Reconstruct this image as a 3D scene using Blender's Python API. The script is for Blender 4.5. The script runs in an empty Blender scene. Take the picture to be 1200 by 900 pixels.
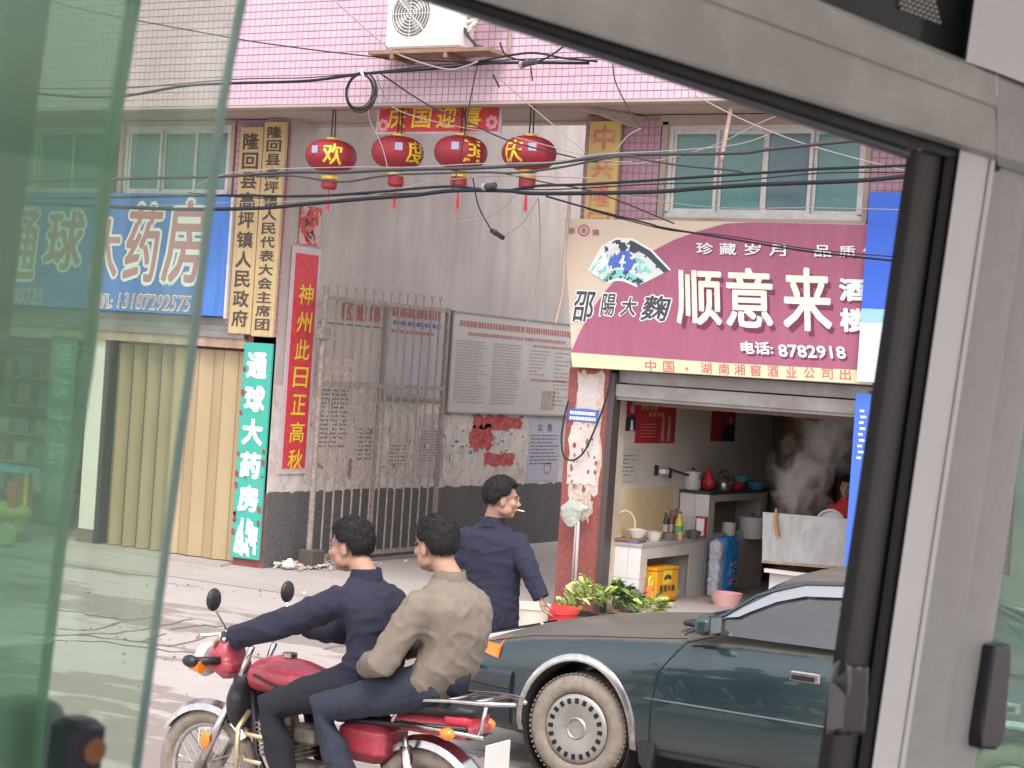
import bpy, bmesh, math, random
from math import sin, cos, pi, radians as rad, atan2, sqrt, hypot
from mathutils import Vector as V, Matrix as M, noise
random.seed(7)
S = bpy.context.scene
COL = S.collection
# ------------------------------------------------------------------ camera
FPX, YAW, PIT, ROL, EYE = 2231.16, rad(30.568), rad(-0.428), rad(3.849), V((0, 0, 2.3))
def _pre(v):                       # camera frame (x right, y forward, z up, unrolled) -> world
    x, y, z = v
    y, z = cos(PIT)*y - sin(PIT)*z, sin(PIT)*y + cos(PIT)*z
    return V((cos(YAW)*x - sin(YAW)*y, sin(YAW)*x + cos(YAW)*y, z))
RIGHT, UP, FWD = _pre((cos(ROL), 0, sin(ROL))), _pre((-sin(ROL), 0, cos(ROL))), _pre((0, 1, 0))
cam = bpy.data.cameras.new('camera'); camo = bpy.data.objects.new('camera', cam); COL.objects.link(camo)
mw = M.Identity(4)
for i in range(3):
    mw[i][0], mw[i][1], mw[i][2], mw[i][3] = RIGHT[i], UP[i], -FWD[i], EYE[i]
camo.matrix_world = mw
cam.sensor_width = 36; cam.lens = FPX*36/1200; cam.clip_start = .05; cam.clip_end = 800
cam.dof.use_dof = True; cam.dof.focus_distance = 15.0; cam.dof.aperture_fstop = 22
S.camera = camo
# ------------------------------------------------------------------ sky, sun, exposure
w = bpy.data.worlds.new('World'); S.world = w; w.use_nodes = True
nt = w.node_tree; bg = nt.nodes['Background']
sky = nt.nodes.new('ShaderNodeTexSky'); sky.sky_type = 'NISHITA'; sky.sun_disc = False
SUN_EL, SUN_AZ = rad(56), rad(142)          # azimuth clockwise from +Y
sky.sun_elevation = SUN_EL; sky.sun_rotation = SUN_AZ
sky.air_density = 1.3; sky.dust_density = 2.2; sky.ozone_density = .6
hs = nt.nodes.new('ShaderNodeHueSaturation'); hs.inputs['Saturation'].default_value = .22
tint = nt.nodes.new('ShaderNodeMix'); tint.data_type = 'RGBA'; tint.blend_type = 'MULTIPLY'; tint.inputs[0].default_value = 1
tint.inputs[7].default_value = (1.03, .985, 1.0, 1)
nt.links.new(sky.outputs[0], hs.inputs['Color']); nt.links.new(hs.outputs[0], tint.inputs[6]); nt.links.new(tint.outputs[2], bg.inputs[0])
bg.inputs[1].default_value = .15
sl = bpy.data.lights.new('sun', 'SUN'); so = bpy.data.objects.new('sun', sl); COL.objects.link(so)
sl.energy = .85; sl.angle = rad(24); sl.color = (1, .955, .92)
sd = V((sin(SUN_AZ)*cos(SUN_EL), cos(SUN_AZ)*cos(SUN_EL), sin(SUN_EL)))
so.rotation_euler = sd.to_track_quat('Z', 'Y').to_euler()
S.view_settings.view_transform = 'Standard'; S.view_settings.look = 'None'; S.view_settings.gamma = 1
S.cycles.volume_bounces = 4
S.view_settings.exposure = 1.33
# ------------------------------------------------------------------ pixel of the photograph -> point in the place
def ray(px, py):
    return RIGHT*((px-600)/FPX) + UP*(-(py-450)/FPX) + FWD
def atY(px, py, Y=15.6):
    d = ray(px, py); return EYE + d*(Y/d.y)
def atX(px, py, X):
    d = ray(px, py); return EYE + d*(X/d.x)
def atZ(px, py, Z):
    d = ray(px, py); return EYE + d*((Z-2.3)/d.z)
# ------------------------------------------------------------------ materials
MT = {}
def mat(name, col, rough=.8, metal=0, n=None, n2=None, bump=0, bs=40, spec=.5, coat=0, trans=0):
    """n=(scale, colour, amount[, contrast]) dirt blotches; n2 the same again"""
    if name in MT: return MT[name]
    m = bpy.data.materials.new(name); m.use_nodes = True; MT[name] = m
    t = m.node_tree; b = t.nodes['Principled BSDF']; N = t.nodes.new; L = t.links.new
    b.inputs['Roughness'].default_value = rough; b.inputs['Metallic'].default_value = metal
    b.inputs['Specular IOR Level'].default_value = spec
    b.inputs['Coat Weight'].default_value = coat
    b.inputs['Base Color'].default_value = (*col, 1)
    tc = N('ShaderNodeTexCoord'); src = None
    for k, q in enumerate((n, n2)):
        if not q: continue
        tx = N('ShaderNodeTexNoise'); tx.inputs['Scale'].default_value = q[0]; tx.inputs['Detail'].default_value = 8; tx.inputs['Roughness'].default_value = .65
        if len(q) > 4:
            mp = N('ShaderNodeMapping'); mp.inputs['Scale'].default_value = q[4]; L(tc.outputs['Object'], mp.inputs[0]); L(mp.outputs[0], tx.inputs['Vector'])
        else: L(tc.outputs['Object'], tx.inputs['Vector'])
        r = N('ShaderNodeMapRange'); c = q[3] if len(q) > 3 else .15
        r.inputs[1].default_value = .5-c; r.inputs[2].default_value = .5+c; r.inputs[4].default_value = q[2]
        L(tx.outputs['Fac'], r.inputs[0])
        mx = N('ShaderNodeMix'); mx.data_type = 'RGBA'; L(r.outputs[0], mx.inputs[0])
        if src: L(src, mx.inputs[6])
        else: mx.inputs[6].default_value = (*col, 1)
        mx.inputs[7].default_value = (*q[1], 1); src = mx.outputs[2]
    if src: L(src, b.inputs['Base Color'])
    if bump:
        tx = N('ShaderNodeTexNoise'); tx.inputs['Scale'].default_value = bs; tx.inputs['Detail'].default_value = 5
        L(tc.outputs['Object'], tx.inputs['Vector'])
        bp = N('ShaderNodeBump'); bp.inputs['Strength'].default_value = bump; bp.inputs['Distance'].default_value = .01
        L(tx.outputs['Fac'], bp.inputs['Height']); L(bp.outputs[0], b.inputs['Normal'])
    return m
def glassmat(name, tint, refl=.08, haze=0, hcol=(.8, .85, .8), rough=.02):
    if name in MT: return MT[name]
    m = bpy.data.materials.new(name); m.use_nodes = True; MT[name] = m
    t = m.node_tree; N = t.nodes.new; L = t.links.new; t.nodes.remove(t.nodes['Principled BSDF'])
    tr = N('ShaderNodeBsdfTransparent'); tr.inputs[0].default_value = (*tint, 1)
    gl = N('ShaderNodeBsdfGlossy'); gl.inputs['Roughness'].default_value = rough; gl.inputs[0].default_value = (.9, .95, .95, 1)
    lw = N('ShaderNodeLayerWeight'); lw.inputs[0].default_value = .5
    pw = N('ShaderNodeMath'); pw.operation = 'POWER'; pw.inputs[1].default_value = 5; L(lw.outputs[1], pw.inputs[0])
    ma = N('ShaderNodeMath'); ma.operation = 'MULTIPLY_ADD'; ma.inputs[1].default_value = .9; ma.inputs[2].default_value = refl; ma.use_clamp = True
    L(pw.outputs[0], ma.inputs[0])
    m1 = N('ShaderNodeMixShader'); L(ma.outputs[0], m1.inputs[0]); L(tr.outputs[0], m1.inputs[1]); L(gl.outputs[0], m1.inputs[2])
    out = m1.outputs[0]
    if haze:
        df = N('ShaderNodeBsdfTranslucent'); df.inputs[0].default_value = (*hcol, 1)
        d2 = N('ShaderNodeBsdfDiffuse'); d2.inputs[0].default_value = (*hcol, 1)
        md = N('ShaderNodeMixShader'); L(df.outputs[0], md.inputs[1]); L(d2.outputs[0], md.inputs[2])
        tc = N('ShaderNodeTexCoord'); mp = N('ShaderNodeMapping'); mp.inputs['Scale'].default_value = (9, 9, 2); L(tc.outputs['Object'], mp.inputs[0])
        tx = N('ShaderNodeTexNoise'); tx.inputs['Scale'].default_value = 1.2; tx.inputs['Detail'].default_value = 4; L(mp.outputs[0], tx.inputs[0])
        r = N('ShaderNodeMapRange'); r.inputs[1].default_value = .3; r.inputs[2].default_value = .7; r.inputs[3].default_value = haze*.6; r.inputs[4].default_value = haze*1.5; L(tx.outputs[0], r.inputs[0])
        m2 = N('ShaderNodeMixShader'); L(r.outputs[0], m2.inputs[0]); L(out, m2.inputs[1]); L(md.outputs[0], m2.inputs[2]); out = m2.outputs[0]
    L(out, t.nodes['Material Output'].inputs[0])
    return m
# ------------------------------------------------------------------ mesh builder
class MB:
    def __init__(s): s.v = []; s.f = []; s.marks = []
    def add(s, vs, fs):
        o = len(s.v); s.v += [V(q) for q in vs]; s.f += [tuple(i+o for i in f) for f in fs]; return s
    def box(s, x0, x1, y0, y1, z0, z1):
        return s.add([(x, y, z) for z in (z0, z1) for y in (y0, y1) for x in (x0, x1)],
                     [(0, 2, 3, 1), (4, 5, 7, 6), (0, 1, 5, 4), (2, 6, 7, 3), (0, 4, 6, 2), (1, 3, 7, 5)])
    def cbox(s, c, d, rz=0, mx=None, bev=0):
        """box of size d about c, optional rotation, chamfered vertical and horizontal edges"""
        a, b, h = d[0]/2, d[1]/2, d[2]/2
        R = mx if mx else M.Rotation(rz, 3, 'Z')
        if bev:
            e = min(bev, a*.9, b*.9, h*.9)
            rings = [(a-e, b-e, -h, .0), (a, b, -h+e, e), (a, b, h-e, e), (a-e, b-e, h, .0)]
            vs = []
            for (p, q, z, _) in rings:
                k = e*.6
                for (x, y) in ((-p+k, -q), (p-k, -q), (p, -q+k), (p, q-k), (p-k, q), (-p+k, q), (-p, q-k), (-p, -q+k)):
                    vs.append(V(c)+R @ V((x, y, z)))
            fs = [tuple(range(7, -1, -1)), tuple(range(24, 32))]
            for r in range(3):
                for i in range(8): fs.append((r*8+i, r*8+(i+1) % 8, (r+1)*8+(i+1) % 8, (r+1)*8+i))
            return s.add(vs, fs)
        vs = [V(c)+R @ V((x, y, z)) for z in (-h, h) for y in (-b, b) for x in (-a, a)]
        return s.add(vs, [(0, 2, 3, 1), (4, 5, 7, 6), (0, 1, 5, 4), (2, 6, 7, 3), (0, 4, 6, 2), (1, 3, 7, 5)])
    def rings(s, rs, cap=True, close=False):
        """rs: list of rings (same length lists of points) joined into a skin"""
        n = len(rs[0]); o = []
        vs = [p for r in rs for p in r]; fs = []
        m = len(rs)
        for r in range(m if close else m-1):
            r2 = (r+1) % m
            for i in range(n): fs.append((r*n+i, r*n+(i+1) % n, r2*n+(i+1) % n, r2*n+i))
        if cap and not close: fs += [tuple(range(n-1, -1, -1)), tuple((m-1)*n+i for i in range(n))]
        return s.add(vs, fs)
    def tube(s, pts, r, n=8, cap=True, close=False):
        pts = [V(p) for p in pts]; rs = []; ref = None
        R = r if isinstance(r, (list, tuple)) else [r]*len(pts)
        m = len(pts)
        for i, p in enumerate(pts):
            if close: d = pts[(i+1) % m]-pts[i-1]
            else: d = pts[min(i+1, m-1)]-pts[max(i-1, 0)]
            if d.length < 1e-9: d = V((0, 0, 1))
            d.normalize()
            if ref is None: ref = V((0, 0, 1)) if abs(d.z) < .9 else V((1, 0, 0))
            a = d.cross(ref)
            if a.length < 1e-4: a = d.cross(V((0, 1, 0)))
            a.normalize(); b = a.cross(d); ref = b
            rs.append([p+(a*cos(2*pi*k/n)+b*sin(2*pi*k/n))*R[i] for k in range(n)])
        return s.rings(rs, cap, close)
    def lathe(s, prof, c, axis='Z', n=24, mx=None):
        """prof: (radius, height) pairs about an axis through c"""
        A = mx if mx else {'Z': M.Identity(3), 'Y': M(((1, 0, 0), (0, 0, 1), (0, -1, 0))), 'X': M(((0, 0, 1), (1, 0, 0), (0, 1, 0)))}[axis]
        rs = [[V(c)+A @ V((max(r, 1e-4)*cos(2*pi*k/n), max(r, 1e-4)*sin(2*pi*k/n), h)) for k in range(n)] for r, h in prof]
        return s.rings(rs)
    def prism(s, poly, off):
        """closed 3-D polygon pushed by vector off"""
        n = len(poly); off = V(off)
        vs = [V(p) for p in poly]+[V(p)+off for p in poly]
        fs = [tuple(range(n)), tuple(range(2*n-1, n-1, -1))]+[(i, i+n, (i+1) % n+n, (i+1) % n) for i in range(n)]
        return s.add(vs, fs)
    def ell(s, c, r, n=14, mx=None):
        rs = []
        for j in range(1, n//2+2):
            t = pi*(j-.5)/(n//2+1)
            rs.append([V(c)+((mx @ V(q)) if mx else V(q)) for q in [(r[0]*sin(t)*cos(2*pi*k/n), r[1]*sin(t)*sin(2*pi*k/n), -r[2]*cos(t)) for k in range(n)]])
        return s.rings(rs)
    def mesh(s, name, inv=None, smooth=False):
        me = bpy.data.meshes.new(name)
        me.from_pydata([(inv @ v) if inv else v for v in s.v], [], s.f); me.update()
        bm = bmesh.new(); bm.from_mesh(me); bmesh.ops.recalc_face_normals(bm, faces=bm.faces); bm.to_mesh(me); bm.free()
        if smooth:
            me.polygons.foreach_set('use_smooth', [True]*len(me.polygons))
            if smooth != 2: me.set_sharp_from_angle(angle=rad(38))
        return me
WM = {}
def root(name, label, cat, loc=(0, 0, 0), rz=0, group=None):
    o = bpy.data.objects.new(name, None); COL.objects.link(o); o.empty_display_size = .1
    o.location = loc; o.rotation_euler = (0, 0, rz); WM[o.name] = M.Translation(V(loc)) @ M.Rotation(rz, 4, 'Z')
    o['label'] = label; o['category'] = cat
    if group: o['group'] = group
    return o
def part(name, mb, m, parent=None, label=None, smooth=False, local=False, kind=None, loc=None):
    """mb in world coordinates (or local ones) -> one mesh object"""
    if loc is not None and parent is None: Wm = M.Translation(V(loc))
    else: Wm = WM[parent.name] if parent else M.Identity(4)
    me = mb if isinstance(mb, bpy.types.Mesh) else mb.mesh(name, None if local else Wm.inverted(), smooth)
    if isinstance(mb, bpy.types.Mesh) and not local: me.transform(Wm.inverted())
    me.materials.clear(); me.materials.append(m)
    o = bpy.data.objects.new(name, me); COL.objects.link(o)
    if parent: o.parent = parent
    elif loc is not None: o.location = loc
    WM[o.name] = Wm.copy()
    if label: o['label'] = label
    if kind is None and parent and (name.endswith('_print') or name in ('fan_picture', 'foot_slot', 'hubcap_slot', 'painted_mark')): kind = 'stuff'
    if kind: o['kind'] = kind
    return o
def thing(name, mb, m, label, cat, group=None, smooth=False, loc=None):
    o = part(name, mb, m, None, label, smooth, loc=loc); o['category'] = cat
    if group: o['group'] = group
    return o
def copytree(o, parent=None):
    c = o.copy(); COL.objects.link(c)
    if parent: c.parent = parent
    for ch in [x for x in CH.get(o.name, [])]: copytree(ch, c)
    return c
CH = {}
def index_children():
    CH.clear()
    for x in S.objects:
        if x.parent: CH.setdefault(x.parent.name, []).append(x)
def mod(me, *mods):
    """run modifiers over a mesh and give back the result"""
    o = bpy.data.objects.new('tmp', me); COL.objects.link(o)
    for kind, kw in mods:
        q = o.modifiers.new('m', kind)
        for k, v in kw.items(): setattr(q, k, v)
    dg = bpy.context.evaluated_depsgraph_get(); dg.update()
    r = bpy.data.meshes.new_from_object(o.evaluated_get(dg)); bpy.data.objects.remove(o)
    return r
def fuse(mb, vox=.01, it=4, wr=0, ws=9, stretch=(1, 1, 1)):
    """overlapping closed shells -> one continuous smooth surface, optional cloth wrinkles"""
    me = mod(mb.mesh('f'), ('REMESH', dict(mode='VOXEL', voxel_size=vox)), ('SMOOTH', dict(factor=.6, iterations=it)))
    if wr:
        for vv in me.vertices:
            c = vv.co; q = V((c.x*ws*stretch[0], c.y*ws*stretch[1], c.z*ws*stretch[2]))
            rg = 1-abs(noise.noise(q*1.25+V((3.1, 0, 0))))*2.2      # sharp creases between soft swells
            k = noise.noise(q*.7)*.8+max(0, rg)**3*.75-.2+noise.noise(q*3.1)*.18
            vv.co = c+vv.normal*(k*wr)
        me.update()
    me.polygons.foreach_set('use_smooth', [True]*len(me.polygons))
    return me
_tc = {}
def glyph(txt, bold):
    k = (txt, bold)
    if k not in _tc:
        c = bpy.data.curves.new('t', 'FONT'); c.body = txt; c.resolution_u = 2; c.offset = bold
        o = bpy.data.objects.new('t', c); COL.objects.link(o)
        dg = bpy.context.evaluated_depsgraph_get(); me = bpy.data.meshes.new_from_object(o.evaluated_get(dg)); bpy.data.objects.remove(o)
        vs = [v.co.copy() for v in me.vertices]; fs = [tuple(p.vertices) for p in me.polygons]
        bpy.data.meshes.remove(me)
        if not vs: vs = [V((0, 0, 0))]
        x0, x1 = min(v.x for v in vs), max(v.x for v in vs); y0, y1 = min(v.y for v in vs), max(v.y for v in vs)
        _tc[k] = ([((v.x-x0)/max(x1-x0, 1e-6), (v.y-y0)/max(y1-y0, 1e-6)) for v in vs], fs)
    return _tc[k]
def put(mb, txt, o, ux, uy, bold=.0, shear=0):
    """write txt into the parallelogram o + ux*u + uy*v (u, v in 0..1)"""
    o, ux, uy = V(o), V(ux), V(uy)
    return putq(mb, txt, (o+uy, o+ux+uy, o+ux, o), bold, shear)
def putq(mb, txt, q, bold=0, shear=0):
    """quad q = top-left, top-right, bottom-right, bottom-left; a bold stroke is a fan of shifted outlines, each a hair in front of the last"""
    vs, fs = glyph(txt, 0); a, b, c, d = [V(p) for p in q]
    nn = (c-d).cross(a-d).normalized(); W_, H_ = (c-d).length, (a-d).length
    n_ = 1 if bold < .004 else (5 if bold < .035 else 9); mb.marks.append(len(mb.v))
    wq = max(W_/max(len(txt)*.9, 1), H_*.5); bu, bv = bold*wq/W_, bold*min(wq, H_)/H_
    for i in range(n_):
        ang = 2*pi*(i-1)/(n_-1)+.6 if i else 0; du, dv = (bu*cos(ang), bv*sin(ang)) if i else (0, 0)
        out = []
        for u, v in vs:
            u, v = bu+u*(1-2*bu)+du, bv+v*(1-2*bv)+dv
            u += shear*(v-.5); out.append((d*(1-u)+c*u)*(1-v)+(a*(1-u)+b*u)*v+nn*(.0002*i))
        mb.add(out, fs)
    return mb
def chars(name, mb, m, parent):
    """every character written into mb becomes a part of its own"""
    mk = mb.marks+[len(mb.v)]
    for i in range(len(mk)-1):
        q = MB(); lo_, hi_ = mk[i], mk[i+1]
        q.v = mb.v[lo_:hi_]; q.f = [tuple(k-lo_ for k in f) for f in mb.f if lo_ <= f[0] < hi_]
        part(name, q, m, parent)
# ------------------------------------------------------------------ shared materials
m_soff = mat('soffit_plaster', (.42, .35, .30), .9, n=(3, (.28, .23, .2), .7), n2=(1.2, (.5, .4, .33), .5), bump=.2)
m_plas = mat('grey_wall_plaster', (.53, .475, .445), .9, n=(.9, (.43, .38, .355), .8, .15), n2=(3.5, (.36, .31, .30), .5, .10, (1, 1, .22)), bump=.2)
m_low = mat('dirty_lower_plaster', (.56, .50, .45), .9, n=(2.2, (.40, .33, .28), .8, .1), n2=(9, (.66, .61, .58), .8, .08), bump=.35)
m_dado = mat('dark_dado', (.075, .075, .075), .85, n=(2.5, (.11, .105, .1), .8), n2=(30, (.16, .15, .15), .5, .05), bump=.3)
m_conc = mat('pavement_concrete', (.40, .36, .335), .9, n=(1.1, (.33, .295, .27), .8), n2=(25, (.3, .265, .24), .4, .08), bump=.3)
m_tile = mat('pink_wall_tile', (.60, .425, .50), .35, n=(1.5, (.55, .385, .455), .8))
m_tile2 = mat('pink_pillar_tile', (.46, .27, .34), .4, n=(2, (.41, .24, .30), .8))
m_grout = mat('dark_tile_joint', (.33, .235, .28), .9)
m_red = mat('red_painted_pillar', (.25, .06, .052), .7, n=(6, (.21, .055, .048), .8), n2=(24, (.34, .16, .14), .3, .08), bump=.2)
m_white = mat('white_tile', (.72, .70, .68), .25, n=(3, (.62, .59, .56), .8))
m_kwall = mat('kitchen_wall', (.66, .60, .54), .9, n=(1.5, (.54, .48, .42), .8), bump=.1)
m_kyel = mat('kitchen_lower_wall', (.70, .55, .34), .8, n=(3, (.6, .45, .26), .8))
m_dark = mat('dark_brown_wall', (.10, .08, .072), .9, n=(3, (.17, .12, .095), .8))  # dark brown base with lighter brown blotches
m_steel = mat('galvanised_shutter', (.30, .29, .28), .5, .5, n=(4, (.2, .18, .17), .8))
m_rust = mat('rusty_beam', (.42, .34, .26), .8, n=(6, (.30, .18, .11), .8, .1), bump=.2)
m_alu = mat('window_aluminium', (.62, .61, .60), .4, .15, n=(9, (.45, .43, .41), .6, .1))
m_pane = mat('teal_window_glass', (.10, .26, .24), .12, n=(1.2, (.06, .17, .17), .9), spec=.6)
m_pane2 = mat('slate_window_glass', (.09, .17, .20), .12, n=(1.2, (.05, .12, .14), .9), spec=.6)
m_black = mat('black_paint', (.02, .02, .022), .5)
m_iron = mat('rusty_gate_iron', (.36, .33, .31), .6, .3, n=(25, (.24, .16, .12), .8, .12), bump=.2)
m_wht = mat('white_lettering', (.82, .82, .80), .6)
m_paper = mat('pasted_paper', (.62, .57, .54), .9, n=(8, (.5, .44, .4), .7), n2=(30, (.42, .2, .16), .5, .04))
m_print = mat('grey_print', (.16, .16, .18), .9)
m_redpr = mat('red_print', (.42, .16, .15), .9)

# ------------------------------------------------------------------ ground
g = MB().add([(-400, -60, 0), (300, -60, 0), (300, 400, 0), (-400, 400, 0)], [(0, 1, 2, 3)])
m_road = mat('street_concrete', (.41, .37, .35), .92, n=(.9, (.36, .32, .30), .8), n2=(30, (.33, .295, .27), .35, .09), bump=.35)
t = m_road.node_tree; N = t.nodes.new; L = t.links.new; b = t.nodes['Principled BSDF']
src = b.inputs['Base Color'].links[0].from_socket
tc = N('ShaderNodeTexCoord'); sp = N('ShaderNodeSeparateXYZ'); L(tc.outputs['Object'], sp.inputs[0])
mp = N('ShaderNodeMapping'); mp.inputs['Scale'].default_value = (.55, 1.6, 1); L(tc.outputs['Object'], mp.inputs[0])
tx = N('ShaderNodeTexNoise'); tx.inputs['Scale'].default_value = 1.5; tx.inputs['Detail'].default_value = 7; tx.inputs['Roughness'].default_value = .62; L(mp.outputs[0], tx.inputs[0])
def band(lo, hi, e):
    a = N('ShaderNodeMapRange'); a.inputs[1].default_value = lo-e; a.inputs[2].default_value = lo+e; L(sp.outputs[1], a.inputs[0])
    c = N('ShaderNodeMapRange'); c.inputs[1].default_value = hi-e; c.inputs[2].default_value = hi+e; c.inputs[3].default_value = 1; c.inputs[4].default_value = 0; L(sp.outputs[1], c.inputs[0])
    q = N('ShaderNodeMath'); q.operation = 'MULTIPLY'; L(a.outputs[0], q.inputs[0]); L(c.outputs[0], q.inputs[1]); return q.outputs[0]
b1 = band(11.9, 13.3, .35); b2 = band(8.0, 10.0, .3)
ad = N('ShaderNodeMath'); ad.operation = 'MAXIMUM'; L(b1, ad.inputs[0]); L(b2, ad.inputs[1])
th = N('ShaderNodeMath'); th.operation = 'MULTIPLY_ADD'; th.inputs[1].default_value = .17; L(ad.outputs[0], th.inputs[0]); L(tx.outputs[0], th.inputs[2])
r = N('ShaderNodeMapRange'); r.inputs[1].default_value = .585; r.inputs[2].default_value = .64; L(th.outputs[0], r.inputs[0])
r.inputs[4].default_value = .8
mx = N('ShaderNodeMix'); mx.data_type = 'RGBA'; L(r.outputs[0], mx.inputs[0]); L(src, mx.inputs[6]); mx.inputs[7].default_value = (.20, .165, .145, 1)
L(mx.outputs[2], b.inputs['Base Color'])
road = part('road', g, m_road, kind='structure')
# pavement strip, ramp and passage floor
def strip(prof, x0, x1):
    mb = MB(); k = len(prof)
    return mb.add([(x, y, z) for x in (x0, x1) for y, z in prof], [(i, i+1, k+i+1, k+i) for i in range(k-1)])
pv = strip([(14.75, .004), (15.1, .02), (15.62, .09), (16.2, .1), (30, .1)], -30, 10)
pave = part('pavement', pv, m_conc, kind='structure')
m_kerb = mat('dark_kerb_strip', (.20, .175, .155), .9, n=(5, (.3, .26, .23), .8))
part('kerb_strip', MB().add([(-30, 14.45, .005), (-12.9, 14.45, .005), (-12.5, 14.62, .005), (-30, 14.78, .005)], [(0, 1, 2, 3)]), m_kerb, road, kind='structure')
# grit, pebbles and scraps on the street
gt_ = MB(); gw = MB()
for k in range(420):
    x, y = random.uniform(-13.5, -3.5), random.uniform(6.5, 15.2); s = random.uniform(.003, .009)*(1+(random.random() < .03)*2)
    (gw if random.random() < .12 else gt_).cbox((x, y, .004+s*.4+(.03 if y > 15.1 else 0)), (s*2, s*1.6, s), mx=M.Rotation(random.random()*3, 3, 'Z') @ M.Rotation(random.uniform(-.5, .5), 3, 'X'))
part('grit', gt_, mat('street_grit', (.19, .165, .15), .95), road, kind='stuff'); part('paper_bit', gw, mat('paper_bits', (.6, .58, .55), .9), road, kind='stuff')
# cracks in the street, laid as thin dark strips
cr = MB()
for line in ([(40, 712), (95, 718), (150, 727), (190, 722)], [(150, 727), (110, 738), (60, 736)], [(60, 745), (130, 742), (165, 738), (240, 722)],
             [(30, 742), (90, 744), (150, 750), (198, 757), (262, 742)], [(40, 750), (120, 752), (200, 763), (300, 770)], [(200, 737), (240, 732), (262, 735)], [(165, 752), (200, 740)],
             [(380, 760), (430, 752), (470, 745), (620, 745)], [(300, 770), (390, 800), (560, 838), (720, 902)]):
    P = []
    for i in range(len(line)-1):
        for k in range(6):
            a, c = line[i], line[i+1]; q = k/6
            P.append((a[0]*(1-q)+c[0]*q, a[1]*(1-q)+c[1]*q+random.uniform(-1, 1)))
    P = [atZ(x, y, .004) for x, y in P]
    for i in range(len(P)-1):
        d = (P[i+1]-P[i]).normalized(); s = V((-d.y, d.x, 0))*random.uniform(.008, .022)
        cr.add([P[i]-s, P[i+1]-s, P[i+1]+s, P[i]+s], [(0, 1, 2, 3)])
part('crack', cr, mat('crack_dark', (.17, .14, .125), .95), road, kind='stuff')

# ------------------------------------------------------------------ the long pink-tiled building
YF, YO, ZS = 15.6, 14.6, 4.7       # wall plane, overhang plane, soffit height
XW = -12.05                        # left wall of the passage
bl = root('shop_building', 'long building with pink tiled upper storey over a pharmacy, gateway passage and eatery', 'building', (-10, YF, 0))
P = lambda n, mb, m, **k: part(n, mb, m, k.pop('parent', bl), **k)
P('upper_wall', MB().box(-24, -2, YO+.012, YO+.4, ZS, 9.0), m_grout)
P('soffit', MB().box(-24, -2, YO+.42, YF+.3, ZS+.02, ZS+.2), m_soff)
P('soffit_edge', MB().box(-24, -2, YO+.0, YO+.16, ZS-.025, ZS-.002), m_soff)
def tiles(x0, x1, z0, z1, y, p=(.0655, .070), gap=.0052, jit=.0015):
    mb = MB(); nx = int((x1-x0)/p[0]+.5); nz = int((z1-z0)/p[1]+.5)
    for i in range(nx):
        for k in range(nz):
            a = x0+i*p[0]; c = z0+k*p[1]; d = random.uniform(-jit, jit); g2 = gap/2; e = .003
            X0, X1, Z0, Z1 = a+g2, a+p[0]-g2, c+g2, c+p[1]-g2
            mb.add([(X0, y, Z0), (X1, y, Z0), (X1, y, Z1), (X0, y, Z1), (X0+e, y-.006+d, Z0+e), (X1-e, y-.006+d, Z0+e), (X1-e, y-.006-d, Z1-e), (X0+e, y-.006-d, Z1-e)],
                   [(4, 5, 6, 7), (0, 1, 5, 4), (1, 2, 6, 5), (2, 3, 7, 6), (3, 0, 4, 7)])
    return mb
P('tile', tiles(-15.6, -6.2, ZS+.0, ZS+1.96, YO+.011), m_tile, kind='stuff')
# wall behind the pillars, above the passage mouth, and the two wings
P('wall', MB().box(-24, XW-.35, YF+.14, YF+.4, 2.48, ZS), m_plas)
P('wall', MB().box(-8.58, -2, YF+.14, YF+.4, 2.36, ZS), m_plas)
P('wall', MB().box(-24, -2, YF+.31, YF+.5, ZS+.0, 6.3), m_plas)
# left pillar
P('pillar', MB().box(-12.43, XW-.004, YF+.0, YF+.5, -.02, 2.47), m_red)
P('pillar', MB().box(-12.75, XW-.004, YF+.002, YF+.5, 2.47, ZS+.01), m_grout)
P('tile', tiles(-12.745, -12.03, 2.5, ZS, YF+.001), m_tile2, kind='stuff')
# right pillar
P('pillar', MB().box(-8.60, -8.17, YF+.0, YF+.35, -.02, 2.36), m_red)
P('pillar', MB().box(-8.60, -7.82, YF+.002, YF+.35, 2.362, ZS+.01), m_grout)
P('tile', tiles(-8.595, -7.82, 3.2, ZS, YF+.001), m_tile2, kind='stuff')
P('tile', tiles(-5.78, -4.8, 3.2, ZS, YF+.001), m_tile2, kind='stuff')
P('pillar', MB().box(-5.80, -4.4, YF+.002, YF+.35, 2.37, ZS+.01), m_grout)
P('pillar', MB().box(-5.60, -4.4, YF+.002, YF+.35, -.02, 2.37), m_red)
P('beam', MB().prism([(-8.35, YO+.42, ZS), (-8.05, YF-.0, ZS), (-8.05, YF, ZS-.12), (-8.35, YO+.42, ZS-.01)], (.05, 0, 0)), m_soff)
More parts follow.
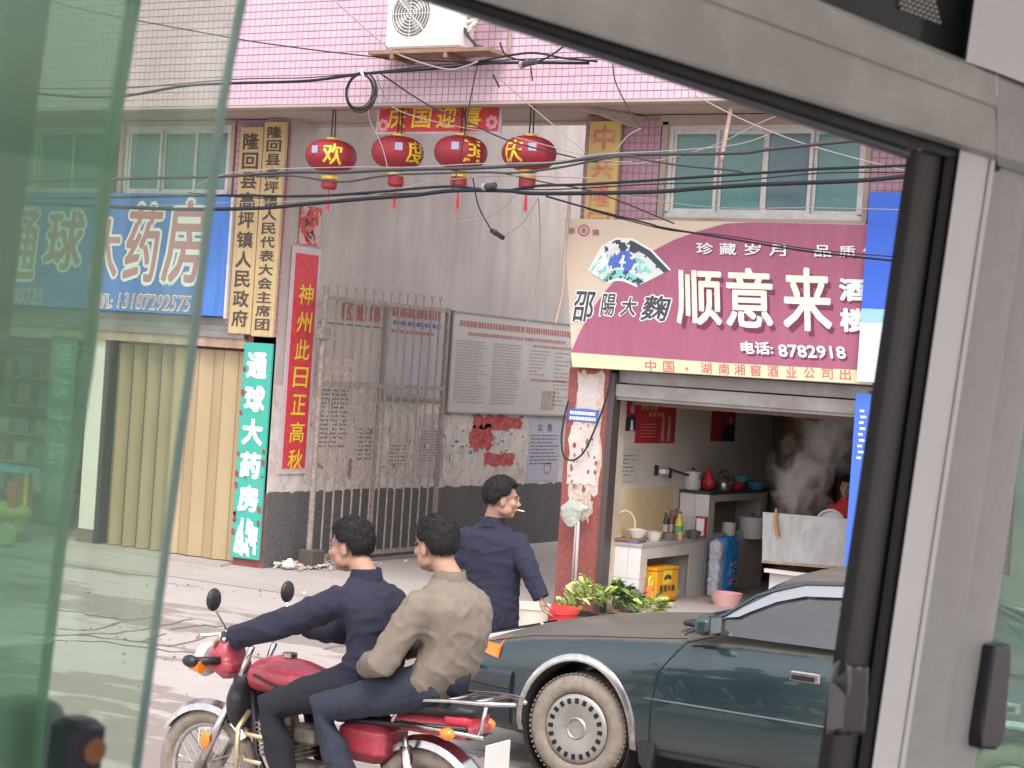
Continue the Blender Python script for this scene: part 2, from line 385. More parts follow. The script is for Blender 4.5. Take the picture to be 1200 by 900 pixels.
# passage walls, ceiling
P('passage_wall', MB().box(XW-.3, XW, YF+.0, 30, .86, 6.3), m_plas)
P('passage_wall', MB().box(XW-.3, XW+.006, YF+.01, 30, .86, 1.98), m_low)
P('dado', MB().box(XW-.3, XW+.018, YF+.01, 30, -.02, .86), m_dado)
pe = MB()
y = YF+.02
while y < 24:
    d = random.uniform(.03, .12); h = random.uniform(-.012, .02)
    pe.box(XW-.05, XW+.017, y, y+d, .84, .862+h); y += d*.97
P('dado_edge', pe, m_dado, kind='stuff')
P('passage_wall', MB().box(-8.59, -8.35, YF+.36, 30, -.02, 3.4), mat('pale_far_wall', (.62, .58, .55), .9))
P('passage_ceiling', MB().box(XW, -8.59, YF+.5, 17.6, 6.3, 6.5), m_soff)
P('roof', MB().box(-24, -2, YO+.02, 17.8, 9.0, 9.3), m_soff)
P('rear_wall', MB().box(-24, -2, 17.6, 17.8, 6.3, 9.0), m_plas)

# windows on the mezzanine
def window(x0, x1, z0, z1, cols, y=YF, glass=None):
    fr = MB(); f = .045
    fr.box(x0, x1, y+.02, y+.10, z0, z0+f*1.2).box(x0, x1, y+.02, y+.10, z1-f, z1).box(x0, x0+f, y+.02, y+.10, z0+f, z1-f).box(x1-f, x1, y+.02, y+.10, z0+f, z1-f)
    wn = P('window', fr, m_alu)
    wd = (x1-x0-2*f)/cols
    for i in range(cols):
        a, c = x0+f+i*wd, x0+f+(i+1)*wd; yy = y+.035+(i % 2)*.03; s = .032
        P('pane', MB().box(a+s, c-s, yy+.012, yy+.02, z0+f*1.2+s, z1-f-s), (glass or [m_pane])[i % len(glass or [1])], parent=wn)
        q = MB().box(a+.001, a+s, yy, yy+.03, z0+f*1.2, z1-f).box(c-s, c-.001, yy, yy+.03, z0+f*1.2, z1-f).box(a+s, c-s, yy, yy+.03, z0+f*1.2, z0+f*1.2+s).box(a+s, c-s, yy, yy+.03, z1-f-s, z1-f)
        P('sash', q, m_alu, parent=wn)
    P('reveal', MB().box(x0-.06, x0-.001, y-.01, y+.12, z0-.05, z1+.03), m_soff, parent=wn); P('reveal', MB().box(x1+.001, x1+.05, y-.01, y+.12, z0-.05, z1+.03), m_soff, parent=wn)
    P('sill', MB().box(x0-.06, x1+.06, y-.05, y+.06, z0-.06, z0-.002), m_soff, parent=wn)
window(-7.74, -5.84, 3.78, 4.62, 4, glass=[m_pane, m_pane, m_pane2, m_pane])
window(-14.3, -12.82, 3.9, 4.66, 3)
window(-16.2, -14.5, 3.9, 4.66, 3)
P('lintel', MB().box(-7.82, -5.78, YF-.01, YF+.13, 4.622, ZS+.01), m_soff)
P('lintel', MB().box(-16.4, -12.76, YF-.0, YF+.13, 4.662, ZS+.01), m_soff)

# ---- pharmacy front
P('shutter_box', MB().box(-17, -12.44, YF-.02, YF+.3, 2.5, 2.56).box(-17, -12.44, YF+.02, YF+.3, 2.562, 2.64).box(-17, -12.44, YF-.05, YF+.28, 2.43, 2.498), m_steel)
P('rusty_beam', MB().box(-17, -12.44, YF-.03, YF+.25, 2.33, 2.427), m_rust)
P('doorstep', MB().box(-17, -12.44, YF-.18, YF+.3, .0, .1), m_conc)
m_pleat = mat('tan_folding_door', (.44, .345, .205), .55, n=(1.2, (.38, .295, .165), .7, .2, (3, 3, .6)), n2=(2.5, (.30, .235, .13), .35, .1, (1, 1, .4)))
x = -12.445; i = 0; dr = P('folding_door', MB().box(-14.35, -12.45, YF+.20, YF+.24, 2.27, 2.33), m_rust)
while x > -14.3:
    spread = .165 if i < 6 else .10
    d = .05 if i < 6 else .13
    a, c = x, x-spread*(1 if i < 6 else .68); y0, y1 = (YF+.06, YF+.06+d) if i % 2 == 0 else (YF+.06+d, YF+.06)
    q = MB().prism([(a, y0, .11), (c, y1, .11), (c, y1+.012, .11), (a, y0+.012, .11)], (0, 0, 2.19))
    P('door_panel', q, m_pleat, parent=dr)
    P('panel_hinge', MB().tube([(c+.002, y1-.004, .11), (c+.002, y1-.004, 2.3)], .006, 6), mat('tan_hinge', (.33, .24, .14), .6), parent=dr)
    x -= spread; i += 1
P('door_post', MB().box(-14.62, -14.40, YF+.02, YF+.2, .25, 2.33), mat('pale_door_post', (.6, .58, .52), .7))
P('door_post', MB().box(-14.40, -14.34, YF+.03, YF+.2, .1, 2.33), m_black)
P('door_post', MB().box(-14.65, -14.40, YF+.02, YF+.2, .1, .25), m_dark)
# pharmacy room
P('room_wall', MB().box(-17.2, -12.4, 18.4, 18.5, 0, 2.6), mat('room_back_wall', (.2, .22, .2), .9))
P('room_floor', MB().box(-17.2, -12.4, YF+.3, 18.4, .05, .11), m_conc)
P('room_ceiling', MB().box(-17.2, -12.4, YF+.3, 18.4, 2.5, 2.6), m_plas)
P('side_wall', MB().box(-12.4, XW-.3, YF+.5, 18.5, 0, 2.6), m_plas)
sh = root('medicine_shelf', 'tall dark medicine shelf full of boxes behind the green glass at the left edge', 'shelf', (-16.2, 16.6, .1))
part('cabinet', MB().box(-16.9, -15.35, 16.5, 16.9, .1, 2.3), mat('shelf_back', (.05, .09, .08), .7), sh)
for k in range(6):
    part('shelf', MB().box(-16.9, -15.35, 16.2, 16.5, .5+k*.33, .52+k*.33), mat('shelf_board', (.20, .22, .21), .6), sh)
pal = [(.06, .14, .2), (.22, .08, .06), (.28, .27, .24), (.06, .15, .12), (.22, .18, .08)]
rows = ['second shelf from the bottom', 'third shelf from the bottom', 'fourth shelf from the bottom', 'fifth shelf from the bottom', 'topmost shelf']
hues = ['blue', 'red', 'off-white', 'green', 'ochre']
for k in range(5):
    for j in range(4):
        a = -16.6+j*.32; h = random.uniform(.14, .24)
        thing('medicine_box', MB().box(a, a+.2, 16.24, 16.42, .524+k*.33, .524+k*.33+h), mat('box_'+hues[(k+j) % 5], pal[(k+j) % 5], .6),
              hues[(k+j) % 5]+' medicine carton, '+['leftmost', 'second from left', 'third from left', 'rightmost'][j]+' on the '+rows[k]+' of the pharmacy', 'box', 'medicine cartons on the pharmacy shelf')
ps = root('pharmacy_banner', 'narrow teal hanging banner with faint writing beside the pharmacy doorway', 'banner', (-15.0, YF, .3))
part('cloth', MB().box(-15.16, -14.78, YF-.02, YF+.0, .3, 2.35), mat('teal_banner', (.05, .20, .20), .7, n=(3, (.14, .22, .14), .8)), ps)
lt = MB()
for k, ch in enumerate('通球大药房'): put(lt, ch, (-15.10, YF-.024, 1.98-k*.36), (.26, 0, 0), (0, 0, .27), .02)
chars('character', lt, mat('pale_lettering', (.30, .40, .38), .7), ps)
TX = atY(12, 612, 15.2).x+15.75
toy = root('kiddie_ride', 'yellow, blue and red coin-operated kiddie ride by the left edge of the photo', 'kiddie ride', (-15.75+TX, 15.2, 0))
tb = MB(); tb.ell((TX-15.8, 15.25, .38), (.30, .16, .12)).box(TX-16.05, TX-15.6, 15.18, 15.32, .15, .30)
part('body', fuse(tb, .02, 3), mat('toy_olive', (.40, .42, .08), .5), toy, local=False)
part('canopy', MB().box(TX-16.15, TX-15.55, 15.1, 15.4, .82, .88), mat('toy_blue', (.1, .4, .6), .4), toy)
for xx in (TX-16.1, TX-15.6): part('canopy_post', MB().tube([(xx, 15.25, .4), (xx, 15.25, .84)], .025), mat('toy_yellow', (.75, .6, .05), .4), toy)
part('seat', MB().box(TX-15.75, TX-15.62, 15.12, 15.38, .45, .72), mat('toy_red', (.6, .1, .06), .4), toy)
for xx in (TX-16.05, TX-15.6):
    w_ = part('wheel', MB().lathe([(0, -.04), (.11, -.04), (.13, 0), (.11, .04), (0, .04)], (xx, 15.02, .15), 'Y', 20), mat('toy_wheel', (.30, .38, .20), .5), toy, smooth=True)

# ---- restaurant front: shutter, door guides, kitchen room
P('roller_shutter', MB().box(-8.10, -5.61, YF+.05, YF+.3, 2.25, 2.36).box(-8.10, -5.61, YF+.0, YF+.26, 2.12, 2.235).box(-8.10, -5.61, YF+.02, YF+.1, 2.09, 2.118), m_steel)
P('shutter_guide', MB().box(-8.165, -8.105, YF-.02, YF+.12, .0, 2.33), mat('dark_guide_rail', (.07, .055, .05), .5))
P('shutter_guide', MB().box(-5.66, -5.60, YF-.02, YF+.12, .0, 2.33), mat('dark_guide_rail', (.07, .055, .05), .5))
KX, KF = -8.2, .2
P('kitchen_floor', MB().box(-8.34, -5.0, YF+.12, 21.4, .0, KF), m_conc)
P('kitchen_wall', MB().box(KX-.14, KX, YF+.3, 21.4, KF, 2.9), m_kwall)
P('kitchen_wall', MB().box(KX-.02, KX+.012, YF+.36, 17.15, KF, 1.24), m_kyel)
P('door_reveal', MB().box(KX, -8.13, YF+.13, YF+.3, KF, 2.12), mat('cream_reveal', (.55, .48, .38), .8, n=(5, (.42, .33, .25), .8)))
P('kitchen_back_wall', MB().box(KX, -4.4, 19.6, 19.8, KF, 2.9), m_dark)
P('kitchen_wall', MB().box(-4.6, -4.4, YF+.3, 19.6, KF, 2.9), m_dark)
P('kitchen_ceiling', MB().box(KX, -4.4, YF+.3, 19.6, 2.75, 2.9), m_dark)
P('inner_beam', MB().box(-8.08, -5.8, YF+.31, YF+.36, 2.05, 2.10), mat('brown_inner_beam', (.22, .15, .13), .8))
# right part of the facade, seen only through the green bus window
P('shutter', MB().box(-4.38, -2.2, YF+.1, YF+.2, .0, 2.4), mat('grey_side_shutter', (.12, .12, .115), .8, n=(6, (.22, .21, .2), .8, .1)))
P('side_facade', MB().box(-4.38, -2.0, YF-.0, YF+.3, 2.4, ZS), mat('grey_side_shutter', (.12, .12, .115), .8))

# ------------------------------------------------------------------ signs
m_cream = mat('cream_board', (.58, .44, .235), .65, n=(2, (.51, .37, .18), .8), n2=(8, (.42, .31, .17), .5, .09, (2.5, 1, .3)))
m_ink = mat('dark_ink', (.075, .06, .05), .7)
def vboard(name, q, txt, mb_mat, ink, label, cat, y=YF-.05, th=.045, ch_frac=.8, pad=.02, bold=.028, y2=None, n=None, ch_h=.86, shear=0, frame=None, ext=None, top=None):
    """upright board: q = (x0, x1, z0, z1); characters one under another"""
    x0, x1, z0, z1 = q
    o = root(name, label, cat, ((x0+x1)/2, y, z0))
    part('board', MB().cbox(((x0+x1)/2, y, (z0+z1)/2), (x1-x0, th, z1-z0), bev=.006), mb_mat, o)
    n = n or len(txt); a0, a1 = (top if top else (z1-pad, z0+pad)); st = (a0-a1)/n; wd = (x1-x0)*ch_frac
    lt = MB()
    for k, c in enumerate(txt):
        zt = a0-k*st; h = st*ch_h
        put(lt, c, ((x0+x1)/2-wd/2, y-th/2-.003, zt-st/2-h/2), (wd, 0, 0), (0, 0, h), bold, shear)
    chars('character', lt, ink, o)
    return o
A = lambda px, py, Y=YF-.06: atY(px, py, Y)
def bq(tl, br, Y=YF-.06):
    a, b_ = atY(*tl, Y), atY(*br, Y); return (a.x, b_.x, b_.z, a.z)
vboard('cream_name_board', (-12.64, -12.345, 2.48, 4.63), '隆回县高坪镇人民政府', m_cream, m_ink, 'cream vertical name board of the town government, left one of the pair', 'sign', YF-.05, top=(4.58, 2.54), ch_frac=.72)
vboard('cream_name_board', (-12.33, -12.05, 2.465, 4.68), '隆回县高坪镇人民代表大会主席团', m_cream, m_ink, 'cream vertical name board with fifteen small characters, right one of the pair', 'sign', YF-.055, top=(4.64, 2.52), ch_frac=.68)
gs = vboard('green_pillar_sign', (-12.425, -12.06, .17, 2.40), '通球大药房', mat('green_board', (.03, .44, .34), .6, n=(7, (.04, .37, .29), .8), n2=(9, (.10, .33, .27), .5, .08, (2, 1, .4))), m_wht,
       'emerald vertical pharmacy sign with large white characters on the red pillar', 'sign', YF-.035, .03, top=(2.34, .62), ch_frac=.74, bold=.05, ch_h=.8)
fg = MB()
for (cx, r_) in ((-12.33, .05), (-12.26, .065), (-12.19, .05), (-12.13, .04)):
    for s in range(9):
        a = random.uniform(0, 6.28); xx = cx+cos(a)*r_*.7; zz = random.uniform(.24, .55)
        yq = YF-.0525-.0002*len(fg.f); fg.add([(xx-random.uniform(.015, .03), yq, zz-.05), (xx+.02, yq, zz-.06), (xx+random.uniform(.0, .03), yq, zz+.04), (xx-.015, yq, zz+.05)], [(0, 1, 2, 3)])
part('figure_print', fg, m_wht, gs, label='flaking white group of figures at the foot of the sign')
pt = MB()
for k in range(22):
    zz = random.choice([random.uniform(.4, 1.1), random.uniform(.18, 2.2)]); xx = random.choice([-12.41, -12.40, -12.30, -12.09, -12.08]); s = random.uniform(.006, .03)
    pt.add([(xx+s*cos(a+.4*random.random()), YF-.0545, zz+s*1.4*sin(a)) for a in [i*pi/3 for i in range(6)]], [tuple(range(6))])
part('flaked_patch', pt, m_red, gs, kind='stuff')
# blue pharmacy sign
bs = root('blue_shop_sign', 'wide blue pharmacy sign with pink characters and phone number above the folding door', 'sign', (-14.6, YF-.1, 2.63))
Zb0, Zb1 = 2.65, 3.92
part('board', MB().box(-17.2, -12.68, YF-.1, YF+.1, Zb0, Zb1), mat('blue_sign_face', (.06, .19, .56), .5, n=(1.5, (.075, .22, .56), .8), n2=(5, (.05, .13, .40), .5, .08, (2.5, 1, .3))), bs)
part('trim', MB().box(-12.68, -12.65, YF-.11, YF+.1, Zb0-.02, Zb1), m_alu, bs)
m_pk = mat('dull_pink_lettering', (.50, .22, .24), .6)
big = [(12, 46, 245, 330), (57, 100, 245, 318), (112, 142, 256, 326), (152, 190, 238, 333), (198, 243, 232, 335)]
lo, li = MB(), MB()
for (x0, x1, y0, y1), c in zip(big, '通球大药房'):
    a, b_, c_, d = [atY(px, py, YF-.104) for px, py in ((x0-3, y0-3), (x1+3, y0-2), (x1+1, y1+3), (x0-5, y1+2))]
    Wd = (b_.x-a.x); H = a.z-c_.z
    put(lo, c, (a.x, YF-.103, c_.z), (Wd, 0, 0), (0, 0, H), .085, .14)
    put(li, c, (a.x+Wd*.05, YF-.106, c_.z+H*.04), (Wd*.9, 0, 0), (0, 0, H*.92), .03, .14)
for x0, x1, y0, y1, c in ((8, 49, 337, 353, '780735'), (115, 131, 343, 361, '机:'), (140, 222, 343, 364, '13187292575')):
    a, c_ = atY(x0, y0, YF-.104), atY(x1, y1, YF-.104)
    put(lo, c, (a.x-.01, YF-.103, a.z-.17), (c_.x-a.x+.02, 0, 0), (0, 0, .175), .07, .03)
    put(li, c, (a.x, YF-.106, a.z-.155), (c_.x-a.x, 0, 0), (0, 0, .15), .012, .03)
chars('character_outline', lo, m_wht, bs); chars('character', li, m_pk, bs)

# couplet on the passage wall
def wallq(tl, br, X):      # px corners on the passage wall -> y0, y1, z0, z1
    a, b_ = atX(*tl, X), atX(*br, X); return a.y, b_.y, b_.z, a.z
XP = XW+.012
cp = root('red_couplet', 'long red vertical couplet with yellow brush characters at the start of the passage wall', 'banner', (XP, 15.95, 1.1))
cy0, cy1, cz0, cz1 = 15.80, 16.19, 1.12, 3.36
part('border', MB().box(XP, XP+.010, cy0-.06, cy1+.05, cz0-.06, cz1+.07), mat('pale_pink_border', (.60, .50, .52), .7, n=(9, (.5, .4, .42), .7)), cp)
part('cloth', MB().box(XP, XP+.014, cy0, cy1, cz0, cz1), mat('couplet_red', (.58, .035, .05), .6, n=(12, (.62, .1, .1), .4, .06)), cp)
ly = MB()
m_yel = mat('yellow_lettering', (.80, .58, .05), .5)
for k, c in enumerate('神州此日正高秋'):
    put(ly, c, (XP+.017, cy0+.085, 3.36-.36-k*.288-.17), (0, .25, 0), (0, 0, .215), .014, .06)
chars('character', ly, m_yel, cp)
fp = root('torn_red_poster', 'torn red poster with black brush strokes above the long couplet', 'poster', (XP, 15.95, 3.5))
tp = MB().box(XP, XP+.006, 15.84, 16.2, 3.46, 3.86)
part('paper', tp, mat('faded_red_poster', (.55, .07, .07), .8, n=(7, (.6, .45, .4), .9, .03)), fp)
lt = MB()
for k in range(11):
    yy, zz, a_ = random.uniform(15.93, 16.1), random.choice((3.54, 3.58, 3.70, 3.74))+random.uniform(-.03, .03), random.uniform(-1.4, 1.4); d = V((0, cos(a_), sin(a_)))*random.uniform(.03, .06); e = V((0, -sin(a_), cos(a_)))*.011
    c = V((XP+.009+.0003*k, yy, zz)); lt.add([c-d-e*.4, c+d-e, c+d+e, c-d+e*.8], [(0, 1, 2, 3)])
part('brush_print', lt, m_ink, fp)

# red horizontal banner under the soffit
YB = 14.95
rb = root('red_welcome_banner', 'small red horizontal banner with four yellow characters under the pink fascia', 'banner', (-10, YB, 4.6))
a, c = atY(446, 124, YB), atY(584, 151, YB)
bz0, bz1 = (a.z+c.z)/2-.135, (a.z+c.z)/2+.1
part('border', MB().box(a.x-.03, c.x+.03, YB-.004, YB+.01, bz0-.025, bz1+.13), mat('pale_pink_border', (.60, .50, .52), .7), rb)
part('cloth', MB().box(a.x, c.x, YB-.01, YB-.005, bz0, bz1+.12), mat('couplet_red', (.58, .035, .05), .6), rb)
ly = MB(); Wd = c.x-a.x
for k, ch in enumerate('庆国迎喜'): put(ly, ch, (a.x+Wd*(.08+k*.208), YB-.014, bz0+.03), (Wd*.16, 0, 0), (0, 0, .2), .022, .08)
chars('character', ly, m_yel, rb)
fl = MB()
for (fx, fz) in ((a.x+.05, bz0+.06), (c.x-.07, bz0+.08)):
    for k in range(7): fl.lathe([(0, 0), (.022, .001)], (fx+.045*cos(k*.9), YB-.011, fz+.045*sin(k*.9)), 'Y', 8)
part('flower_print', fl, mat('pink_flower_print', (.7, .35, .4), .7), rb)

# yellow board on the pink pillar
vboard('yellow_name_board', (-8.52, -8.20, 3.3, 4.655), '中共隆回县', mat('yellow_board', (.66, .50, .17), .6, n=(5, (.55, .42, .2), .7)), mat('faded_red_lettering', (.60, .17, .13), .6, n=(10, (.62, .35, .18), .8, .05)),
       'yellow vertical board with faded red characters on the pink pillar', 'sign', YF-.05, top=(4.63, 3.30), ch_frac=.72, n=5)

# restaurant sign
YS = YF-.12
rs = root('restaurant_sign', 'large pink restaurant sign with cream corner, fan picture and white characters over the kitchen', 'sign', (-7.2, YS, 2.4))
TL, TR, BR, BL = atY(661, 256, YS), atY(1022, 263, YS), atY(1022, 451, YS), atY(671, 430, YS)
m_spink = mat('pink_sign_face', (.36, .098, .178), .55, n=(2.2, (.39, .125, .20), .8), n2=(5, (.31, .10, .155), .6, .08, (2.5, 1, .35)))
m_scream = mat('cream_sign_face', (.62, .53, .42), .55, n=(25, (.66, .52, .38), .6, .12, (.4, 1, 2)))
part('board', MB().prism([TL, TR, BR, BL], (0, .08, 0)), m_scream, rs)
def sq(px, py, k=1): return atY(px, py, YS-.0035*k)
arc = [(669, 412.5), (680, 388), (692, 366), (706, 345), (722, 327), (742, 309), (765, 294), (790, 281), (818, 271), (850, 262), (880, 260.5), (1022, 263.5), (1022, 434), (850, 425)]
part('pink_field', MB().prism([sq(*p) for p in arc], (0, .002, 0)), m_spink, rs)
part('foot_band', MB().prism([sq(*p) for p in ((669, 413.5), (850, 426), (1022, 435), (1022, 450), (671, 429.5))], (0, .002, 0)), mat('foot_band_yellow', (.76, .68, .42), .5), rs)
def word(mb, c, x0, y0, x1, y1, k, bold=.02, sl=.055, shear=-.03):
    """characters set between pixel corners, following the board"""
    d = (x1-x0)*sl*.6
    return putq(mb, c, [sq(x0, y0-d*.3, k), sq(x1, y0+d*.7, k), sq(x1, y1+d*.7, k), sq(x0, y1-d*.3, k)], bold, shear)
m_swht = mat('sign_cream_lettering', (.80, .77, .64), .5); m_shad = mat('sign_plum_lettering', (.16, .03, .07), .6)
w1, w2, w3 = MB(), MB(), MB()
for (x0, x1), c in zip(((792, 846), (850, 906), (917, 975)), '顺意来'):
    y0, y1 = (316, 381) if c == '顺' else ((313, 384) if c == '意' else (313, 388))
    word(w2, c, x0+6, y0+7, x1+3, y1+6, 1.8, .022); word(w1, c, x0, y0, x1, y1, 2.6, .026)
word(w3, '酒', 983, 326, 1016, 353, 2.6, .045); word(w3, '楼', 984, 361, 1017, 389, 2.6, .045)
word(w2, '酒', 985, 329, 1018, 356, 1.8, .045); word(w2, '楼', 986, 364, 1019, 392, 1.8, .045)
word(w3, '电话:', 868, 400, 906, 415, 2.6, .04); word(w3, '8782918', 912, 404, 991, 419, 2.6, .045)
word(w2, '电话:', 870, 402.5, 908, 417.5, 1.8, .04); word(w2, '8782918', 914, 406.5, 993, 421.5, 1.8, .045)
for c, x0 in zip('珍藏岁月品质生', (816, 843, 872, 901, 954, 983, 1011)):
    y0 = 284+(x0-816)*.022
    word(w3, c, x0, y0, x0+20, y0+14, 2.6, .02); word(w2, c, x0+1, y0+1.3, x0+21, y0+15.3, 1.8, .02)
chars('character_shadow', w2, m_shad, rs); chars('character', w1, m_swht, rs); chars('character', w3, m_wht, rs)
w4 = MB()
for c, x0 in zip('中国·湖南湘窖酒业公司出品', (756, 777, 802, 821, 842, 860, 879, 899, 921, 942, 963, 984, 1004)):
    y0 = 422+(x0-756)*.045
    if c == '·': w4.prism([sq(x0+3+2*cos(a), y0+8+2*sin(a), 2) for a in [i*pi/3 for i in range(6)]], (0, .001, 0)); continue
    word(w4, c, x0, y0, x0+13, y0+13, 2, .012)
chars('character', w4, mat('foot_red', (.55, .16, .16), .6), rs)
w5, w6 = MB(), MB()
for c, (x0, y0, x1, y1) in zip('邵陽大麴', ((672, 341, 696, 377), (705, 344, 721, 370), (728, 348, 746, 370), (753, 346, 784, 376))):
    word(w5, c, x0-1.5, y0-1.5, x1+1.5, y1+1.5, 1.8, .07, shear=.25); word(w6, c, x0, y0, x1, y1, 2.8, .022, shear=.25)
chars('character_outline', w5, m_wht, rs); chars('character', w6, mat('brush_ink', (.06, .06, .08), .6), rs)
# round seal and fan picture
sealm = mat('seal_plum', (.42, .12, .2), .6)
se = MB()
ring_ = [(684, 270, 6.8), (684, 270, 5.6)]
n_ = 24
se.add([sq(684+r_*cos(2*pi*i/n_), 270+r_*sin(2*pi*i/n_), 2) for r_ in (6.9, 5.4) for i in range(n_)], [(i, (i+1) % n_, n_+(i+1) % n_, n_+i) for i in range(n_)])
for dx_, dy_, w__, h__ in ((-3, -.6, 6, 1.2), (-.6, -3.4, 1.2, 6.8), (-2.6, 1.6, 5.2, 1), (-2.2, -2.6, 4.4, .9)): se.add([sq(684+dx_, 270+dy_, 2), sq(684+dx_+w__, 270+dy_, 2), sq(684+dx_+w__, 270+dy_+h__, 2.1), sq(684+dx_, 270+dy_+h__, 2.1)], [(0, 1, 2, 3)])
word(se, '邵', 666, 267, 673.5, 274, 2, .02); word(se, '陽', 694.5, 269, 702, 276, 2, .02)
part('seal', se, sealm, rs)
def fan_pt(u, v):          # u across, v 0 outer arc .. 1 inner arc
    ou = [(690, 318), (705, 291), (722, 281), (741, 282), (762, 294), (784, 317)]
    inn = [(710, 331), (715, 328), (722, 326), (729, 326), (737, 329), (748, 335)]
    def ip(L_):
        t_ = u*(len(L_)-1); i = min(int(t_), len(L_)-2); f = t_-i; return (L_[i][0]*(1-f)+L_[i+1][0]*f, L_[i][1]*(1-f)+L_[i+1][1]*f)
    p, q = ip(ou), ip(inn); return (p[0]*(1-v)+q[0]*v, p[1]*(1-v)+q[1]*v)
bord = [fan_pt(i/20, -.06) for i in range(21)]+[fan_pt(1-i/20, 1.07) for i in range(21)]
part('fan_border', MB().prism([sq(*p, 1.6) for p in bord], (0, .001, 0)), m_wht, rs)
colz = {'pale': (.62, .70, .66), 'aqua': (.25, .60, .55), 'ink': (.05, .07, .09), 'blue': (.08, .16, .55), 'snow': (.8, .8, .82)}
fm = {k: MB() for k in colz}
nu, nv = 46, 18
for i in range(nu):
    for j in range(nv):
        u, v = (i+.5)/nu, (j+.5)/nv
        q = noise.noise(V((u*9, v*5, 3.3)))+.5*noise.noise(V((u*22, v*12, 1)))
        mt = abs(v-(.55+.35*abs(u-.5)*1.6-.35*(1-abs(u-.52)*4)))     # mountain-like mass
        if u < .25 and v < .5: k = 'snow' if q < .25 else 'aqua'
        elif v < .22+.15*q: k = 'ink' if q > -.2 or u > .6 else 'snow'
        elif abs(u-.5) < .34*(v+.25) and .25+.55*abs(u-.5) < v < .72+.2*q: k = 'blue' if q > -.12 else 'snow'
        elif v > .8: k = 'ink' if q > 0 else 'aqua'
        else: k = 'pale' if q < .15 else 'aqua'
        c4 = [fan_pt(i/nu, j/nv), fan_pt((i+1)/nu, j/nv), fan_pt((i+1)/nu, (j+1)/nv), fan_pt(i/nu, (j+1)/nv)]
        fm[k].add([sq(*p, 2.4) for p in c4], [(0, 1, 2, 3)])
for k in colz: part('fan_picture', fm[k], mat('fan_'+k, colz[k], .6), rs)
# tall blue sign at the right
rbs = root('blue_side_sign', 'tall blue sign with pale lower half partly hidden by the bus window post', 'sign', (-5.6, YF-.18, 2.4))
q = bq((1019, 225), (1075, 225), YF-.2)
part('board', MB().box(q[0], q[0]+.5, YF-.2, YF-.05, 3.02, q[3]), mat('blue_side_face', (.035, .13, .62), .4), rbs)
part('pale_band', MB().box(q[0], q[0]+.5, YF-.2, YF-.05, 2.90, 3.019), mat('sky_band', (.30, .55, .78), .4), rbs)
part('white_field', MB().box(q[0], q[0]+.5, YF-.2, YF-.05, 2.40, 2.899), mat('white_field', (.75, .76, .78), .4), rbs)
vb = root('blue_door_strip', 'narrow blue vertical strip hanging beside the kitchen doorway', 'banner', (-5.78, YF-.1, .9))
part('cloth', MB().box(-5.735, -5.60, YF-.12, YF-.09, .7, 2.3), mat('strip_blue', (.06, .16, .60), .5), vb)
lt = MB()
for k in range(9): lt.box(-5.69+.01*(k % 2), -5.65+.02*(k % 2), YF-.124, YF-.122, 2.14-k*.05, 2.16-k*.05)
part('faded_print', lt, m_wht, vb)

# ------------------------------------------------------------------ notices on the passage wall
def rows_of_print(mb, y0, y1, z0, z1, n, X, h=.5, words=(.03, .12), fill=.85):
    st = (z1-z0)/n
    for k in range(n):
        z = z1-(k+.5)*st; y = y0; e = y0+(y1-y0)*random.uniform(fill-.15, 1)
        while y < e:
            d = random.uniform(*words)
            mb.add([(X, y, z-st*h/2), (X, min(y+d, y1), z-st*h/2), (X, min(y+d, y1), z+st*h/2), (X, y, z+st*h/2)], [(0, 1, 2, 3)])
            y += d+random.uniform(.012, .03)
nb = root('notice_board', 'large pale notice board with red headings and columns of small print on the passage wall', 'notice board', (XW, 20.3, 1.75))
y0, y1 = 18.9, 21.95
part('board', MB().box(XW, XW+.03, y0, y1, 1.76, 2.93), mat('board_grey_white', (.52, .495, .47), .7, n=(2, (.45, .43, .405), .8)), nb)
part('frame', MB().box(XW, XW+.045, y0-.02, y1, 2.93, 2.95).box(XW, XW+.045, y0-.02, y1, 1.74, 1.76).box(XW, XW+.045, y0-.03, y0, 1.74, 2.95), mat('board_frame', (.28, .27, .26), .5), nb)
hp = MB(); rows_of_print(hp, y0+.15, y1-.05, 2.765, 2.855, 1, XW+.034, .8, (.03, .055), 1)
rows_of_print(hp, y0+.35, y1-.25, 2.67, 2.72, 1, XW+.034, .8, (.02, .035), 1)
rows_of_print(hp, y0+1.9, y1-.1, 2.60, 2.64, 1, XW+.034, .7, (.02, .04), 1); rows_of_print(hp, y0+1.9, y1-.1, 2.17, 2.21, 1, XW+.034, .7, (.02, .04), 1)
part('heading_print', hp, m_redpr, nb)
bp_ = MB()
rows_of_print(bp_, y0+.1, y0+.82, 1.86, 2.62, 22, XW+.034, .32); rows_of_print(bp_, y0+.95, y0+1.65, 1.86, 2.62, 21, XW+.034, .32)
rows_of_print(bp_, y0+1.85, y0+2.4, 2.24, 2.58, 8, XW+.034, .25, fill=.5); rows_of_print(bp_, y0+2.5, y0+3.0, 1.86, 2.58, 14, XW+.034, .22, fill=.4)
part('text_print', bp_, mat('faint_print', (.33, .31, .30), .9), nb)
part('worn_sheet', MB().box(XW+.03, XW+.034, y0+2.22, y0+2.55, 1.82, 2.06), mat('worn_beige', (.33, .27, .21), .9, n=(12, (.42, .38, .33), .8)), nb)
sn = root('notice_board', 'narrow framed notice board with red heading behind the iron gate', 'notice board', (XW, 17.9, 1.9))
part('board', MB().box(XW, XW+.03, 17.55, 18.75, 1.9, 2.93), mat('board_pale', (.45, .42, .42), .7, n=(3, (.38, .35, .35), .8)), sn)
